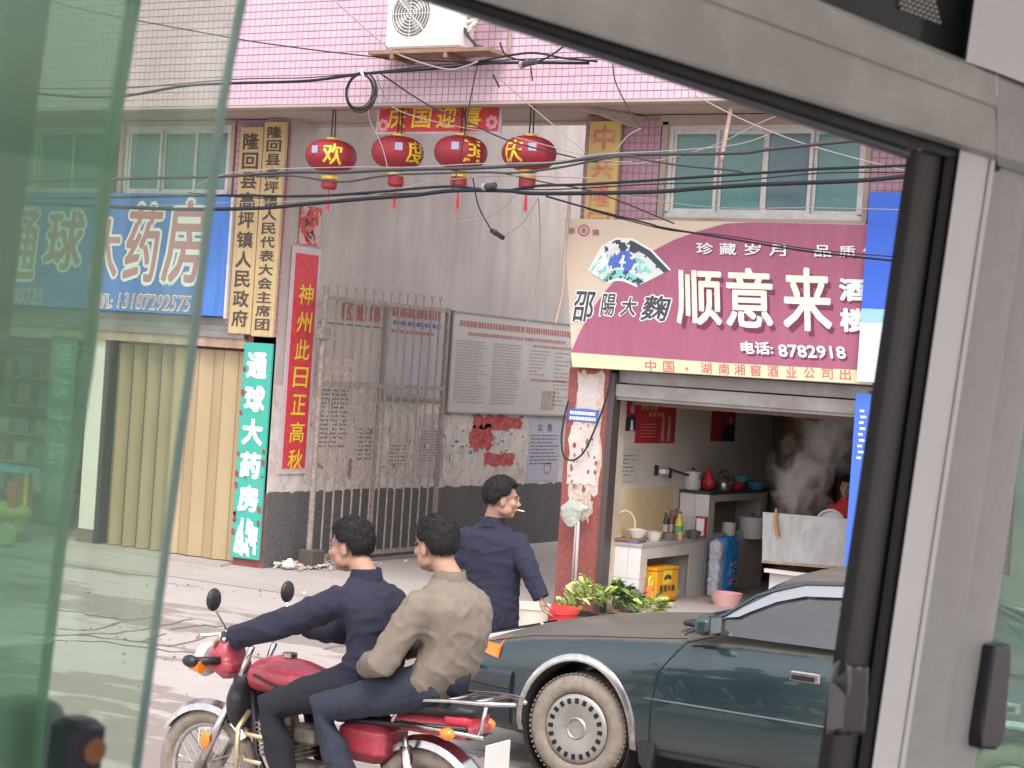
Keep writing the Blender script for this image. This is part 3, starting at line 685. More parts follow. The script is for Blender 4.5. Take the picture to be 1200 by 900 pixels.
part('frame', MB().box(XW, XW+.04, 17.53, 18.77, 1.87, 1.899).box(XW, XW+.04, 17.50, 17.53, 1.87, 2.95).box(XW, XW+.04, 18.77, 18.80, 1.87, 2.95), mat('board_frame', (.28, .27, .26), .5), sn)
hp = MB(); rows_of_print(hp, 17.62, 18.7, 2.8, 2.92, 1, XW+.033, .85, (.03, .06), 1); rows_of_print(hp, 17.62, 18.6, 2.62, 2.67, 1, XW+.033, .7, (.05, .08), .9); part('heading_print', hp, m_redpr, sn)
bp_ = MB(); rows_of_print(bp_, 17.65, 18.7, 2.70, 2.78, 1, XW+.033, .6, (.04, .09), 1); part('text_print', bp_, mat('blue_print', (.1, .16, .3), .9), sn)
part('pinned_sheet', MB().box(XW+.03, XW+.034, 18.1, 18.3, 1.95, 2.35), mat('lilac_paper', (.45, .43, .5), .9), sn)
lt = MB()
for k, c in enumerate('区道路'): put(lt, c, (XW+.008, 16.71+k*.26, 2.72), (0, .2, 0), (0, 0, .19), .035)
P('painted_lettering', lt, m_redpr)
P('painted_line', MB().box(XW, XW+.003, 16.3, 17.5, 2.66, 2.675), mat('green_line', (.1, .2, .15), .9))
def paper(y0, y1, z0, z1, m, label, rough=0, name='wall_notice', cat='notice', pr=0, prm=None, head=None):
    o = root(name, label, cat, (XW+.006, (y0+y1)/2, z0))
    n = 9; pts = []
    def jit(): return random.uniform(-rough, rough)
    for i in range(n): pts.append((XW+.0075, y0+(y1-y0)*i/n, z0+jit()))
    for i in range(n): pts.append((XW+.0075, y1+jit(), z0+(z1-z0)*i/n))
    for i in range(n): pts.append((XW+.0075, y1-(y1-y0)*i/n, z1+jit()))
    for i in range(n): pts.append((XW+.0075, y0+jit(), z1-(z1-z0)*i/n))
    part('paper', MB().prism(pts, (.003, 0, 0)), m, o)
    if pr:
        q = MB(); rows_of_print(q, y0+.05, y1-.05, z0+(z1-z0)*.25, z1-(z1-z0)*.25, pr, XW+.0125, .35); part('text_print', q, m_print if prm is None else prm, o)
    if head:
        q = MB()
        for k, c in enumerate(head): put(q, c, (XW+.0125, y0+.2+k*.25, z1-.17), (0, .13, 0), (0, 0, .1), .02)
        part('heading', q, m_ink, o)
    return o
pn = paper(20.9, 21.72, .90, 1.71, mat('bluish_notice', (.44, .43, .50), .9), 'pale bluish public notice with a red seal, rightmost on the passage wall', .006, pr=9, head='公告')
sl_ = MB(); sl_.add([(XW+.0125, 21.42+r_*cos(2*pi*i/20), 1.06+r_*.75*sin(2*pi*i/20)) for r_ in (.1, .08) for i in range(20)], [(i, (i+1) % 20, 20+(i+1) % 20, 20+i) for i in range(20)])
part('seal_print', sl_, m_redpr, pn)
m_torn = mat('torn_red_paper', (.42, .045, .05), .85, n=(14, (.5, .2, .17), .5, .05))
paper(19.52, 20.7, 1.56, 1.72, m_torn, 'torn strip of red paper under the large notice board, upper one', .03, 'torn_red_paper', 'poster')
paper(19.5, 20.0, 1.30, 1.58, m_torn, 'torn red paper square, left of the three red scraps', .05, 'torn_red_paper', 'poster')
paper(19.85, 20.55, 1.12, 1.26, m_torn, 'lowest torn red strip under the large notice board', .025, 'torn_red_paper', 'poster')
bt = MB()
for k in range(26):
    yy = random.uniform(19.1, 20.95); zz = random.uniform(1.25, 1.62); s = random.uniform(.01, .045)
    bt.add([(XW+.0105, yy-s, zz-.008), (XW+.0105, yy+s, zz-.012), (XW+.0105, yy+s*.8, zz+.014), (XW+.0105, yy-s, zz+.01)], [(0, 1, 2, 3)])
P('paper_scrap', bt, mat('scrap_blue', (.12, .28, .38), .9), kind='stuff')
paper(18.35, 18.95, .98, 1.72, mat('pink_notice', (.50, .42, .43), .9, n=(9, (.4, .33, .34), .7)), 'pinkish printed sheet behind the right part of the iron gate', .012, pr=12)
paper(16.35, 17.0, 1.0, 2.3, m_paper, 'layers of peeling paper beside the gate post', .05, 'peeling_paper', 'poster', pr=14)
paper(17.1, 17.55, 1.0, 1.75, m_paper, 'peeling grey sheet behind the middle gate bars', .04, 'peeling_paper', 'poster', pr=8)
paper(17.75, 18.2, 1.0, 1.5, m_paper, 'stained peeling sheet behind the gate, low under the narrow board', .04, 'peeling_paper', 'poster', pr=6)
sc = MB(); sc2 = MB()
for k in range(120):
    yy = random.uniform(15.8, 19.2); zz = random.uniform(.95, 1.95); s = random.uniform(.01, .05)
    tgt = sc if random.random() < .8 else sc2
    rr_ = [random.uniform(.35, 1.3) for i in range(9)]; sy_ = random.uniform(.5, 2.2)
    tgt.add([(XW+.0085+.0001*k, yy+s*rr_[i]*cos(i*2*pi/9), zz+s*rr_[i]*sy_*sin(i*2*pi/9)) for i in range(9)], [tuple(range(9))])
P('paper_scrap', sc, mat('scrap_white', (.58, .54, .52), .9), kind='stuff'); P('paper_scrap', sc2, mat('scrap_brown', (.27, .20, .18), .9), kind='stuff')

# posters pasted on the right pillar
o = root('pasted_notices', 'peeling layers of white notices pasted on the red pillar beside the kitchen', 'poster', (-8.4, YF, .95))
def pillar_paper(x0, x1, z0, z1, m, k=1, rough=.02):
    n = 8; pts = []
    for i in range(n): pts.append((x0+(x1-x0)*i/n, YF-.002*k, z0+random.uniform(-rough, rough)))
    for i in range(n): pts.append((x1+random.uniform(-rough, rough), YF-.002*k, z0+(z1-z0)*i/n))
    for i in range(n): pts.append((x1-(x1-x0)*i/n, YF-.002*k, z1+random.uniform(-rough, rough)))
    for i in range(n): pts.append((x0+random.uniform(-rough, rough), YF-.002*k, z1-(z1-z0)*i/n))
    return MB().prism(pts, (0, .0015, 0))
m_pp = mat('pasted_white', (.58, .545, .51), .9, n=(11, (.58, .45, .4), .6, .07))
m_pp2 = mat('pasted_beige', (.50, .43, .36), .9, n=(9, (.62, .58, .52), .8), n2=(26, (.4, .2, .15), .5, .05))
part('sheet', pillar_paper(-8.52, -8.22, 1.20, 2.33, m_pp2, 1, .03), m_pp2, o); part('sheet', pillar_paper(-8.50, -8.26, .95, 1.24, m_pp2, 1.5, .04), m_pp2, o)
part('sheet', pillar_paper(-8.50, -8.28, 1.98, 2.28, m_pp, 2.2), mat('pasted_grey', (.55, .50, .46), .9, n=(20, (.45, .4, .38), .7)), o); part('sheet', pillar_paper(-8.55, -8.24, 1.28, 1.82, m_pp, 3), m_pp, o)
part('blue_strip', pillar_paper(-8.58, -8.26, 1.86, 1.98, m_pp, 4, .006), mat('blue_strip', (.07, .14, .50), .7), o)
q = MB()
for r_ in range(2):
    x = -8.56
    while x < -8.29:
        d = random.uniform(.012, .022); q.box(x, x+d, YF-.011, YF-.010, 1.875+r_*.05, 1.905+r_*.05); x += d+.006
part('strip_print', q, m_wht, o)
q = MB(); q2 = MB()
for k in range(34):
    xx, zz = random.uniform(-8.54, -8.24), random.uniform(1.0, 1.85); s = random.uniform(.003, .022)
    (q if k % 2 else q2).add([(xx+s*cos(a), YF-.009-.00005*k, zz+s*1.5*sin(a)) for a in [i*pi/3+random.random()*.6 for i in range(6)]], [tuple(range(6))])
part('ink_mark', q, mat('faded_ink', (.20, .17, .17), .9), o, kind='stuff'); part('peeled_spot', q2, m_red, o, kind='stuff')

# ------------------------------------------------------------------ iron gate along the passage wall
XG = XW+.24
gt = root('iron_gate', 'tall rusty iron bar gate with forked spikes standing open against the passage wall', 'gate', (XG, 17.5, .1))
gy0, gy1 = atX(384, 345, XG).y, atX(525, 365, XG).y
zt = atX(450, 356, XG).z; zm = atX(451, 452, XG).z; zb = .2
part('hinge_post', MB().tube([(XG, gy0-.03, .1), (XG, gy0-.03, zt+.12)], .034, 10), m_iron, gt)
part('frame', MB().box(XG-.02, XG+.02, gy0, gy1, zt-.022, zt+.022), m_iron, gt)
part('frame', MB().box(XG-.02, XG+.02, gy0, gy1, zm-.03, zm+.02), m_iron, gt)
part('frame', MB().box(XG-.02, XG+.02, gy0, gy1, zb-.02, zb+.025), m_iron, gt)
part('end_post', MB().box(XG-.022, XG+.022, gy1-.02, gy1+.025, zb, zt+.03), m_iron, gt)
part('middle_post', MB().box(XG-.022, XG+.022, (gy0+gy1)/2-.14, (gy0+gy1)/2-.10, zb, zm), m_iron, gt)
nb_ = 14
br = None; sp_ = None
for k in range(1, nb_):
    yy = gy0+(gy1-gy0)*k/nb_+random.uniform(-.01, .01)
    me = MB().tube([(XG, yy, zm), (XG, yy+.004, zt+.0)], .0115, 6)
    part('bar', me, m_iron, gt); part('bar', MB().tube([(XG, yy+random.uniform(-.012, .012), zb), (XG, yy, zm)], .0115, 6), m_iron, gt)
    part('spike', MB().tube([(XG, yy, zt), (XG, yy, zt+.10)], .006, 5).tube([(XG, yy, zt+.09), (XG, yy-.03, zt+.15)], .005, 5).tube([(XG, yy, zt+.09), (XG, yy+.03, zt+.15)], .005, 5), m_iron, gt)
part('latch_box', MB().cbox((XG, gy0-.04, zt-.38), (.1, .16, .13), bev=.01), m_iron, gt)
part('foot_block', MB().cbox((XG+.03, gy0-.02, .19), (.18, .22, .2), bev=.01), mat('rusty_block', (.09, .07, .06), .8), gt)
lit = MB()
for k in range(260):
    yy = 15.75+abs(random.gauss(0, .6)); xx = XW+.05+abs(random.gauss(0, .18)); s = random.uniform(.01, .035)
    lit.cbox((xx, yy, .105+random.uniform(0, .05)), (s*2, s*1.4, s*.6), mx=M.Rotation(random.random()*3, 3, 'Z') @ M.Rotation(random.uniform(-.8, .8), 3, 'X'))
lo_ = part('litter', lit, mat('litter', (.34, .27, .22), .9, n=(14, (.62, .58, .54), .9, .05)), kind='stuff'); lo_['label'] = 'strewn scraps and dry leaves at the foot of the dark wall'; lo_['category'] = 'litter'
thing('white_rag', fuse(MB().ell((XW+.22, 15.75, .14), (.06, .07, .04)).ell((XW+.2, 15.8, .16), (.04, .05, .05)), .008, 2, .008, 22), mat('rag_white', (.7, .68, .64), .9), 'crumpled white rag lying in the litter by the red pillar', 'rag', smooth=2)
# ------------------------------------------------------------------ lanterns
m_lant = mat('lantern_red', (.30, .022, .036), .6, n=(8, (.25, .02, .03), .7))
m_gold = mat('lantern_gold', (.72, .50, .06), .4, .2)
places = ['second from the right', 'rightmost']
for k, (px, py, w_, ch, side, lab) in enumerate(((388, 183, 29, '欢', .05, 'leftmost red lantern with a yellow character at its middle, hanging by the cream boards'),
        (466, 179, 29, '度', .62, 'second red lantern from the left, its yellow character near the right rim'),
        (540, 179, 30, '国', .42, 'third red lantern from the left, under the right end of the red banner'),
        (620, 180, 30, '庆', -.52, 'rightmost red lantern with its yellow character near the left rim'))):
    Yl = 14.9; c = atY(px, py, Yl)
    lo = root('red_lantern', lab, 'lantern', c, group='festive red lanterns under the overhang')
    R_, H_ = .25, .158
    mb = MB(); nseg = 64; rs = []
    for j in range(17):
        t_ = pi*(j+.5)/17; rr = R_*sin(t_)**.75; zz = -H_*cos(t_)
        rs.append([c+V((rr*(1+.012*cos(16*a))*cos(a), rr*(1+.012*cos(16*a))*sin(a), zz)) for a in [2*pi*i/nseg for i in range(nseg)]])
    part('shade', mb.rings(rs), m_lant, lo, smooth=2)
    part('top_cap', MB().lathe([(0, .145), (.065, .15), (.065, .175), (0, .175)], c, n=16), m_gold, lo)
    part('bottom_cap', MB().lathe([(0, -.172), (.085, -.172), (.085, -.15), (0, -.145)], c, n=16), m_gold, lo)
    part('hanger', MB().tube([c+V((-.012, 0, .18)), c+V((-.01, 0, 4.7-c.z))], .007, 5).tube([c+V((.03, 0, .18)), c+V((.02, 0, 4.7-c.z))], .007, 5), m_black, lo)
    lb = part('lower_drum', MB().lathe([(0, -.20), (.075, -.20), (.078, -.30), (.06, -.32), (0, -.32)], c, n=20), m_lant, lo, smooth=True)
    part('drum_band', MB().lathe([(.080, -.195), (.080, -.225), (.07, -.225), (.07, -.195)], c, n=20), m_gold, lb)
    ts = MB()
    for i in range(9):
        a = i*.7; ts.tube([c+V((0, 0, -.32)), c+V((.008*cos(a), .008*sin(a), -.40)), c+V((.014*cos(a), .014*sin(a), -.50-.02*(i % 3)))], .0035, 4)
    part('tassel', ts, mat('tassel_red', (.6, .04, .05), .8), lo)
    vs0, fs0 = glyph(ch, 0); n0 = len(vs0); bo = [(0, 0), (.02, .012), (-.02, .012), (.02, -.012), (-.02, -.012)]
    vs = [(u+p_, v+q_) for p_, q_ in bo for u, v in vs0]; fs = [tuple(i+n0*j for i in f) for j in range(5) for f in fs0]; ang0 = atan2(-c.y, -c.x)    # towards the street
    out = []
    for iv, (u, v) in enumerate(vs):
        aa = ang0+side*1.25+(u-.5)*.78; zz = (v-.5)*.20
        t_ = math.acos(max(-1, min(1, -zz/H_))); rr = R_*sin(t_)**.75+.006+.0003*(iv//n0)
        out.append(c+V((rr*cos(aa), rr*sin(aa), zz)))
    part('character', MB().add(out, fs), m_yel, lo)
    rr = R_+.004; aa = ang0+(side*1.25-.75 if side > 0 else side*1.25+.75)
    part('label_patch', MB().add([c+V((rr*cos(aa+d), rr*sin(aa+d), z)) for d, z in ((-.14, .0), (.14, .0), (.14, .07), (-.14, .07))], [(0, 1, 2, 3)]), mat('silver_blue_patch', (.35, .36, .5), .5), lo)

# ------------------------------------------------------------------ air conditioner
Ya = YO-.02
a, c = atY(455, 3, Ya-.3), atY(571, 63, Ya-.3)
ac = root('air_conditioner', 'white outdoor air conditioner unit on rusty brackets on the pink wall', 'air conditioner', ((a.x+c.x)/2, Ya-.3, 5.2))
m_acw = mat('ac_white', (.74, .73, .70), .4, n=(3, (.66, .64, .6), .7))
ax0, az0 = a.x+.0, atY(500, 56, Ya-.3).z; ax1 = ax0+.78; az1 = az0+.56
part('casing', MB().cbox(((ax0+ax1)/2, Ya-.17, (az0+az1)/2), (ax1-ax0, .28, az1-az0), bev=.02), m_acw, ac)
fc = V((ax0+.27, Ya-.318, (az0+az1)/2+.03))
part('fan_hole', MB().lathe([(0, 0), (.205, 0), (.205, .006), (0, .006)], fc, 'Y', 32), mat('fan_shadow', (.16, .15, .15), .7), ac)
gr = MB()
for r_ in (.04, .07, .1, .13, .16, .19, .215):
    gr.tube([fc+V((r_*cos(2*pi*i/28), -.008, r_*sin(2*pi*i/28))) for i in range(28)], .0035, 4, close=True)
for i in range(8): gr.tube([fc+V((0, -.01, 0)), fc+V((.215*cos(i*pi/4), -.01, .215*sin(i*pi/4)))], .003, 4)
part('fan_grille', gr, m_acw, ac)
fb = MB()
for i in range(4): fb.prism([fc+V((.04*cos(a_), -.002, .04*sin(a_))) for a_ in (i*pi/2, i*pi/2+.8)]+[fc+V((.18*cos(a_), -.002, .18*sin(a_))) for a_ in (i*pi/2+.95, i*pi/2+.4)], (0, -.003, 0))
part('fan_blade', fb, mat('fan_grey', (.3, .3, .3), .6), ac)
part('tray', MB().box(ax0-.16, ax1+.35, Ya-.34, Ya-.02, az0-.05, az0-.015), mat('rusty_bracket', (.20, .11, .07), .8, n=(9, (.34, .22, .16), .8)), ac)
for xx in (ax0+.1, ax1-.1):
    part('bracket', MB().cbox((xx, Ya-.17, az0-.075), (.035, .34, .045)), MT['rusty_bracket'], ac)
m_hose = mat('white_hose_wrap', (.58, .55, .50), .7, bump=.3)
for k in range(5):
    x0 = ax1+.03+.045*k
    part('hose', MB().tube([(ax1-.02, Ya-.16, az0+.12+.06*k), (x0+.02, Ya-.2, az0+.16+.05*k), (x0+.10, Ya-.18, az0+.30), (x0+.20, Ya-.1, az0+.45), (x0+.24, Ya+.0, az0+.5)], .017, 8), m_hose, ac, smooth=True)
part('hose', MB().tube([(ax1-.02, Ya-.2, az0+.2), (ax1+.06, Ya-.22, az0+.1), (ax1+.14, Ya-.2, az0+.02), (ax1+.33, Ya-.1, az0-.02)], .014, 6), m_black, ac, smooth=True)
part('wall_pipe', MB().tube([(ax1+.36, Ya-.0, az0-.06), (ax1+.36, Ya-.0, az0+.8)], .012, 6), m_rust, ac)

# ------------------------------------------------------------------ overhead cables
m_cab = mat('black_cable', (.022, .024, .03), .8, spec=.2); m_cabg = mat('grey_cable', (.06, .062, .07), .8, spec=.2); m_wire = mat('pale_wire', (.30, .275, .25), .8, spec=.2); m_thin = mat('thin_dark_wire', (.04, .035, .045), .8, spec=.2)
def smooth_path(P, k=6):
    out = []
    n = len(P)
    for i in range(n-1):
        p0, p1, p2, p3 = P[max(i-1, 0)], P[i], P[i+1], P[min(i+2, n-1)]
        for j in range(k):
            t_ = j/k
            out.append(.5*((2*p1)+(p2-p0)*t_+(2*p0-5*p1+4*p2-p3)*t_*t_+(3*p1-p0-3*p2+p3)*t_**3))
    return out+[P[-1]]
def cable(pts, Y, r, m, label, name='overhead_cable', cat='cable', group=None, dy=0):
    P = [atY(x, y, Y+dy*i/(len(pts)-1)) for i, (x, y) in enumerate(pts)]
    P = smooth_path(P); c = P[0].copy()
    return thing(name, MB().tube(P, r, 6), m, label, cat, group, loc=c, smooth=2)
YC = 14.1
CB = [
 ([(-30, 214), (100, 211), (200, 208), (260, 206.7), (343, 201.7), (400, 202), (460, 199), (560, 196.7), (643, 191.7), (727, 182), (860, 179.5), (900, 175), (988, 166), (1060, 160)], 14.15, .014, m_cabg, 'thick grey cable crossing highest over the lower half of the lanterns and the right window'),
 ([(300, 207), (343, 206), (400, 213), (460, 205), (560, 202), (602, 202.5), (653, 196.7), (727, 183), (760, 188), (800, 194), (858, 199.5), (875, 203)], 14.12, .009, m_cabg, 'grey cable tied to the highest thick one where it passes the pink pillar'),
 ([(-30, 232), (100, 232), (260, 229), (360, 230), (440, 225), (527, 218.5), (585, 224), (627, 218), (687, 216), (768, 211), (840, 206), (872, 204), (960, 198), (1062, 194)], 14.1, .011, m_cab, 'dark cable just above the thickest one, running over the four lantern drums'),
 ([(-30, 236), (80, 240), (200, 245), (302, 244), (360, 239), (427, 233), (483, 229), (530, 223.5), (593, 223.5), (630, 226.7), (760, 225), (823, 220.5), (896, 216), (1000, 212), (1060, 207)], 14.05, .0165, m_cab, 'thickest dark cable, lowest of the bundle from the blue sign to the right window'),
 ([(220, 226), (300, 232), (343, 229), (420, 228), (500, 226), (561, 222), (650, 222), (760, 216), (850, 213), (960, 203), (1060, 202)], 14.2, .0055, m_thin, 'thin dark wire running between the two lowest thick cables'),
 ([(230, 217), (280, 201), (400, 196), (480, 196), (560, 192), (650, 190), (700, 181), (780, 177), (860, 170), (900, 158)], 14.0, .004, m_wire, 'thin pale wire skimming the lower rims of the lanterns'),
 ([(640, 230), (700, 247), (760, 262), (778, 267), (850, 279), (950, 295), (1062, 307)], 14.9, .0085, m_cab, 'dark cable sagging across the upper part of the pink restaurant sign'),
 ([(688, 245), (778, 268.5), (850, 276), (950, 292), (1062, 302)], 14.92, .005, m_thin, 'thin wire twisted beside the cable over the restaurant sign'),
 ([(-30, 104), (45, 110), (100, 114), (150, 112), (215, 101), (275, 97.5), (360, 94.7), (427, 86.5), (515, 80), (560, 75), (600, 73.5), (690, 74)], 14.3, .012, m_cab, 'black cable over the pink tiles carrying the coil of spare wire'),
 ([(-30, 100), (60, 104), (150, 103), (275, 93), (360, 91), (440, 84), (520, 76), (600, 70), (700, 67)], 14.32, .005, m_thin, 'thin wire twined above the coil-carrying black cable'),
 ([(40, -6), (62, 2), (125, 17), (275, 45), (327, 53), (380, 60), (440, 66.7), (475, 70), (555, 73)], 14.35, .006, m_thin, 'thin dark wire slanting down over the pink tiles from the top left'),
 ([(385, -8), (400, 7.5), (450, 52), (475, 67), (522, 81), (545, 78), (560, 72)], 14.25, .007, m_wire, 'pale wire curving down past the left corner of the air conditioner'),
 ([(447, 87), (500, 122), (550, 144), (600, 166), (675, 185), (700, 190)], 14.4, .0065, m_thin, 'dark wire slanting from the coil down across the red welcome banner'),
 ([(440, 86), (460, 125), (520, 145), (600, 160), (700, 186), (740, 190)], 14.45, .004, m_wire, 'thin pale wire slanting below the red welcome banner'),
 ([(572, 80), (617, 120), (687, 179)], 14.45, .004, m_wire, 'thin pale wire slanting down to the rightmost lantern'),
 ([(560, 75), (552, 112), (543, 165), (537, 195), (530, 222)], 14.3, .005, m_thin, 'thin wire dropping from the air conditioner cables past the third lantern'),
 ([(433, 125), (433, 140), (447, 170), (455, 200)], 14.5, .004, m_wire, 'short pale wire hanging in front of the second lantern'),
 ([(0, 246), (130, 243), (260, 238), (343, 236), (440, 228), (500, 214), (555, 208), (600, 206), (700, 209)], 14.15, .0045, m_wire, 'thin pale wire waving below the lantern drums'),
 ([(815, 112), (872, 141), (938, 167), (1008, 187), (1060, 200)], 14.4, .005, m_wire, 'pale taut wire slanting down across the right window'),
 ([(700, 193), (760, 190), (835, 171), (900, 140), (960, 122)], 14.5, .004, m_wire, 'thin pale wire rising to the right across the window panes'),
 ([(690, 222), (785, 237.6), (860, 244), (950, 243.5), (1062, 246)], 15.0, .004, m_wire, 'thin pale line along the foot of the right window'),
 ([(631, 231), (633, 290), (626, 345), (614, 398), (617, 426), (614, 448)], 15.2, .005, m_wire, 'long thin white wire dangling in front of the notice board'),
 ([(554, 208), (561, 242), (576, 270)], 14.6, .006, m_thin, 'left strand of the hanging loop with the dark connector'),
 ([(589, 278), (613, 260), (631, 231)], 14.6, .005, m_wire, 'right strand of the hanging loop with the dark connector'),
 ([(535, 260), (570, 255), (592, 242), (602, 229)], 14.6, .0045, m_wire, 'pale loop of wire left of the connector strands'),
 ([(615, 230), (612, 245), (613, 263), (620, 268), (622, 276)], 14.6, .005, m_wire, 'short crooked wire end below the rightmost lantern'),
 ([(586, 50), (595, 66), (628, 72), (650, 62), (665, 50)], 14.3, .007, m_cab, 'black loop of cable right of the air conditioner'),
 ([(560, 72), (620, 62), (660, 68), (700, 72)], 14.28, .009, m_cab, 'black cable bundle end right of the air conditioner'),
 ([(622, 78), (624, 95)], 14.3, .006, m_thin, 'short frayed wire hanging from the upper cable bundle'),
 ([(578, 88), (585, 102)], 14.3, .008, m_thin, 'short twisted wire stub near the red welcome banner'),
 ([(718, 75), (722, 98), (740, 133), (752, 150)], 14.4, .005, m_thin, 'thin wire arching from the fascia down to the pink pillar'),
 ([(752, 150), (735, 160), (720, 178), (705, 190)], 14.5, .005, m_wire, 'pale kinked wire across the yellow board'),
 ([(590, 203), (640, 214), (700, 226), (790, 262)], 14.5, .006, m_thin, 'thin dark wire slanting behind the bundle towards the sign'),
]
for pts, Y, r_, m, lab in CB: cable(pts, Y, r_*1.15, m, lab, group='cables strung along the street front')
o = root('cable_connector', 'small dark connector hanging in the loop of wires above the notice board', 'connector', atY(583, 275, 14.6))
part('body', MB().tube([atY(576, 270, 14.6), atY(590, 279, 14.6)], .022, 8), m_cab, o)
part('clip', MB().tube([atY(579, 272, 14.6), atY(581, 273, 14.6)], .026, 8), m_cabg, o)
for q_, lab in (((566, 219, 581, 217), 'grey cable joint wrapped in tape at the middle of the bundle'), ((610, 76, 628, 72), 'grey tape joint on the upper cable by the air conditioner')):
    o = root('cable_joint', lab, 'cable joint', atY(q_[0], q_[1], 14.02))
    part('sleeve', MB().tube([atY(q_[0], q_[1], 14.02), atY(q_[2], q_[3], 14.02)], .028, 8), m_cabg, o); part('tape', MB().tube([atY(q_[0], q_[1], 14.02), atY(q_[0]+3, q_[1], 14.02)], .034, 8), m_wire, o)
co = root('cable_coil', 'hanging coil of spare black wire tied to the upper cable', 'cable coil', atY(421, 106, 14.25))
cc = atY(421, 107, 14.25)
for k in range(6):
    r_ = .145+.006*k; of = V((random.uniform(-.02, .02), .01*k, random.uniform(-.012, .012)))
    part('loop', MB().tube([cc+of+V((r_*cos(2*pi*i/30)*random.uniform(.985, 1.01), 0, r_*1.05*sin(2*pi*i/30))) for i in range(30)], .006, 5, close=True), [m_cab, m_cabg, m_thin][k % 3], co, smooth=2)
part('tie', MB().tube([cc+V((.02, -.02, .17)), cc+V((.05, -.03, .14)), cc+V((.03, -.03, .20))], .01, 5), m_wht, co)
for pts, Y, r_, m, lab, nm in (([(857, 126), (845, 190)], 14.7, .02, mat('pink_pipe', (.50, .34, .30), .6, n=(12, (.3, .2, .17), .7)), 'pinkish plastic pipe leaning across the right window', 'plastic_pipe'),
                              ([(668, 224), (666, 256), (662, 295), (660, 337), (656, 360), (651, 379)], 15.35, .016, mat('tan_hose', (.46, .36, .29), .6), 'tan hose hanging down at the left edge of the restaurant sign', 'hose')):
    cable(pts, Y, r_, m, lab, nm, nm.split('_')[-1])
cable([(716, 435), (714, 452), (706, 480), (694, 510), (684, 530), (672, 539), (661, 535), (658, 515), (661, 490), (666, 470)], YF-.06, .009, m_thin, 'grey cord looping down over the pasted notices on the red pillar', 'hanging_cord', 'cord')

# ------------------------------------------------------------------ kitchen
m_ktop = mat('worktop_stone', (.42, .38, .35), .5, n=(8, (.33, .3, .28), .7)); m_inner = mat('niche_plaster', (.34, .27, .19), .9, n=(4, (.26, .2, .14), .8))
m_joint = mat('pale_tile_joint', (.40, .37, .34), .9)
def tile_face(par, o, ux, uz, wd, ht, nrm, tw=.21, th=.30, hole=None, stag=0, m=None):
    """separate wall tiles on a face; hole = (u0, u1, v0, v1) left open"""
    o, ux, uz, nrm = V(o), V(ux), V(uz), V(nrm); v = ht; row = 0
    while v > .02:
        v0 = max(0, v-th); u = -stag*(row % 2)
        while u < wd-.02:
            a, b_ = max(u, 0)+.002, min(u+tw, wd)-.002; c_, d = v0+.002, v-.002
            segs = [(a, b_, c_, d)]
            if hole:
                segs2 = []
                for (a, b_, c_, d) in segs:
                    if b_ <= hole[0] or a >= hole[1] or d <= hole[2] or c_ >= hole[3]: segs2.append((a, b_, c_, d)); continue
                    if a < hole[0]: segs2.append((a, hole[0], c_, d))
                    if b_ > hole[1]: segs2.append((hole[1], b_, c_, d))
                    aa, bb = max(a, hole[0]), min(b_, hole[1])
                    if c_ < hole[2]: segs2.append((aa, bb, c_, hole[2]))
                    if d > hole[3]: segs2.append((aa, bb, hole[3], d))
                segs = segs2
            for (a, b_, c_, d) in segs:
                if b_-a > .008 and d-c_ > .008:
                    q = [o+ux*a+uz*c_, o+ux*b_+uz*c_, o+ux*b_+uz*d, o+ux*a+uz*d]
                    part('tile', MB().prism(q, nrm*.006), m or m_white, par)
            u += tw
        v = v0; row += 1
# low counter: short end towards the street, long side with an open niche
c1 = root('low_counter', 'low white-tiled kitchen counter with an open niche, end facing the street', 'counter', (-8.05, 16, KF))
x0, x1, y0, y1, zt1 = KX+.02, -7.86, 15.86, 17.28, .765
part('end_wall', MB().box(x0, x1-.005, y0+.008, y0+.10, KF, zt1-.03), m_joint, c1)
part('far_wall', MB().box(x0, x1-.005, y1-.3, y1, KF, zt1-.03), m_joint, c1)
part('inner_face', MB().box(x0, x0+.03, y0+.1, y1-.3, KF, zt1-.03), m_inner, c1)
part('worktop', MB().box(x0, x1+.01, y0-.01, y1, zt1-.03, zt1), m_ktop, c1)
part('front_beam', MB().box(x1-.09, x1-.005, y0+.1, y1-.3, .63, zt1-.03), m_joint, c1)
tile_face(c1, (x0, y0+.007, KF), (1, 0, 0), (0, 0, 1), x1-x0, zt1-.03-KF, (0, -1, 0), .19, .30)
tile_face(c1, (x1-.004, y0, KF), (0, 1, 0), (0, 0, 1), y1-y0, zt1-.03-KF, (1, 0, 0), .25, .30, hole=(.14, 1.06, 0, .42), m=mat('counter_side_tile', (.58, .54, .49), .35, n=(3, (.5, .46, .41), .8)))
# tall counter
c2 = root('tall_counter', 'tall white-tiled counter with a shelf niche holding pots', 'counter', (-8.0, 17.9, KF))
x2, Y0, Y1, zt2 = -7.86, 17.30, 18.75, 1.22
part('end_wall', MB().box(KX+.02, x2-.005, Y0+.008, Y0+.12, KF, zt2-.03), m_joint, c2)
part('far_wall', MB().box(KX+.02, x2-.005, Y1-.12, Y1, KF, zt2-.03), m_joint, c2)
part('inner_face', MB().box(KX+.012, KX+.05, Y0+.12, Y1-.12, KF, zt2-.03), m_inner, c2)
part('niche_shelf', MB().box(KX+.02, x2-.005, Y0+.12, Y1-.12, .70, .80), m_white, c2)
part('worktop', MB().box(KX+.02, x2+.01, Y0-.01, Y1+.25, zt2-.03, zt2), mat('dark_worktop', (.06, .05, .05), .5), c2)
tile_face(c2, (KX+.02, Y0+.007, zt1), (1, 0, 0), (0, 0, 1), x2-KX-.02, zt2-.03-zt1, (0, -1, 0), .17, .24, stag=.08)
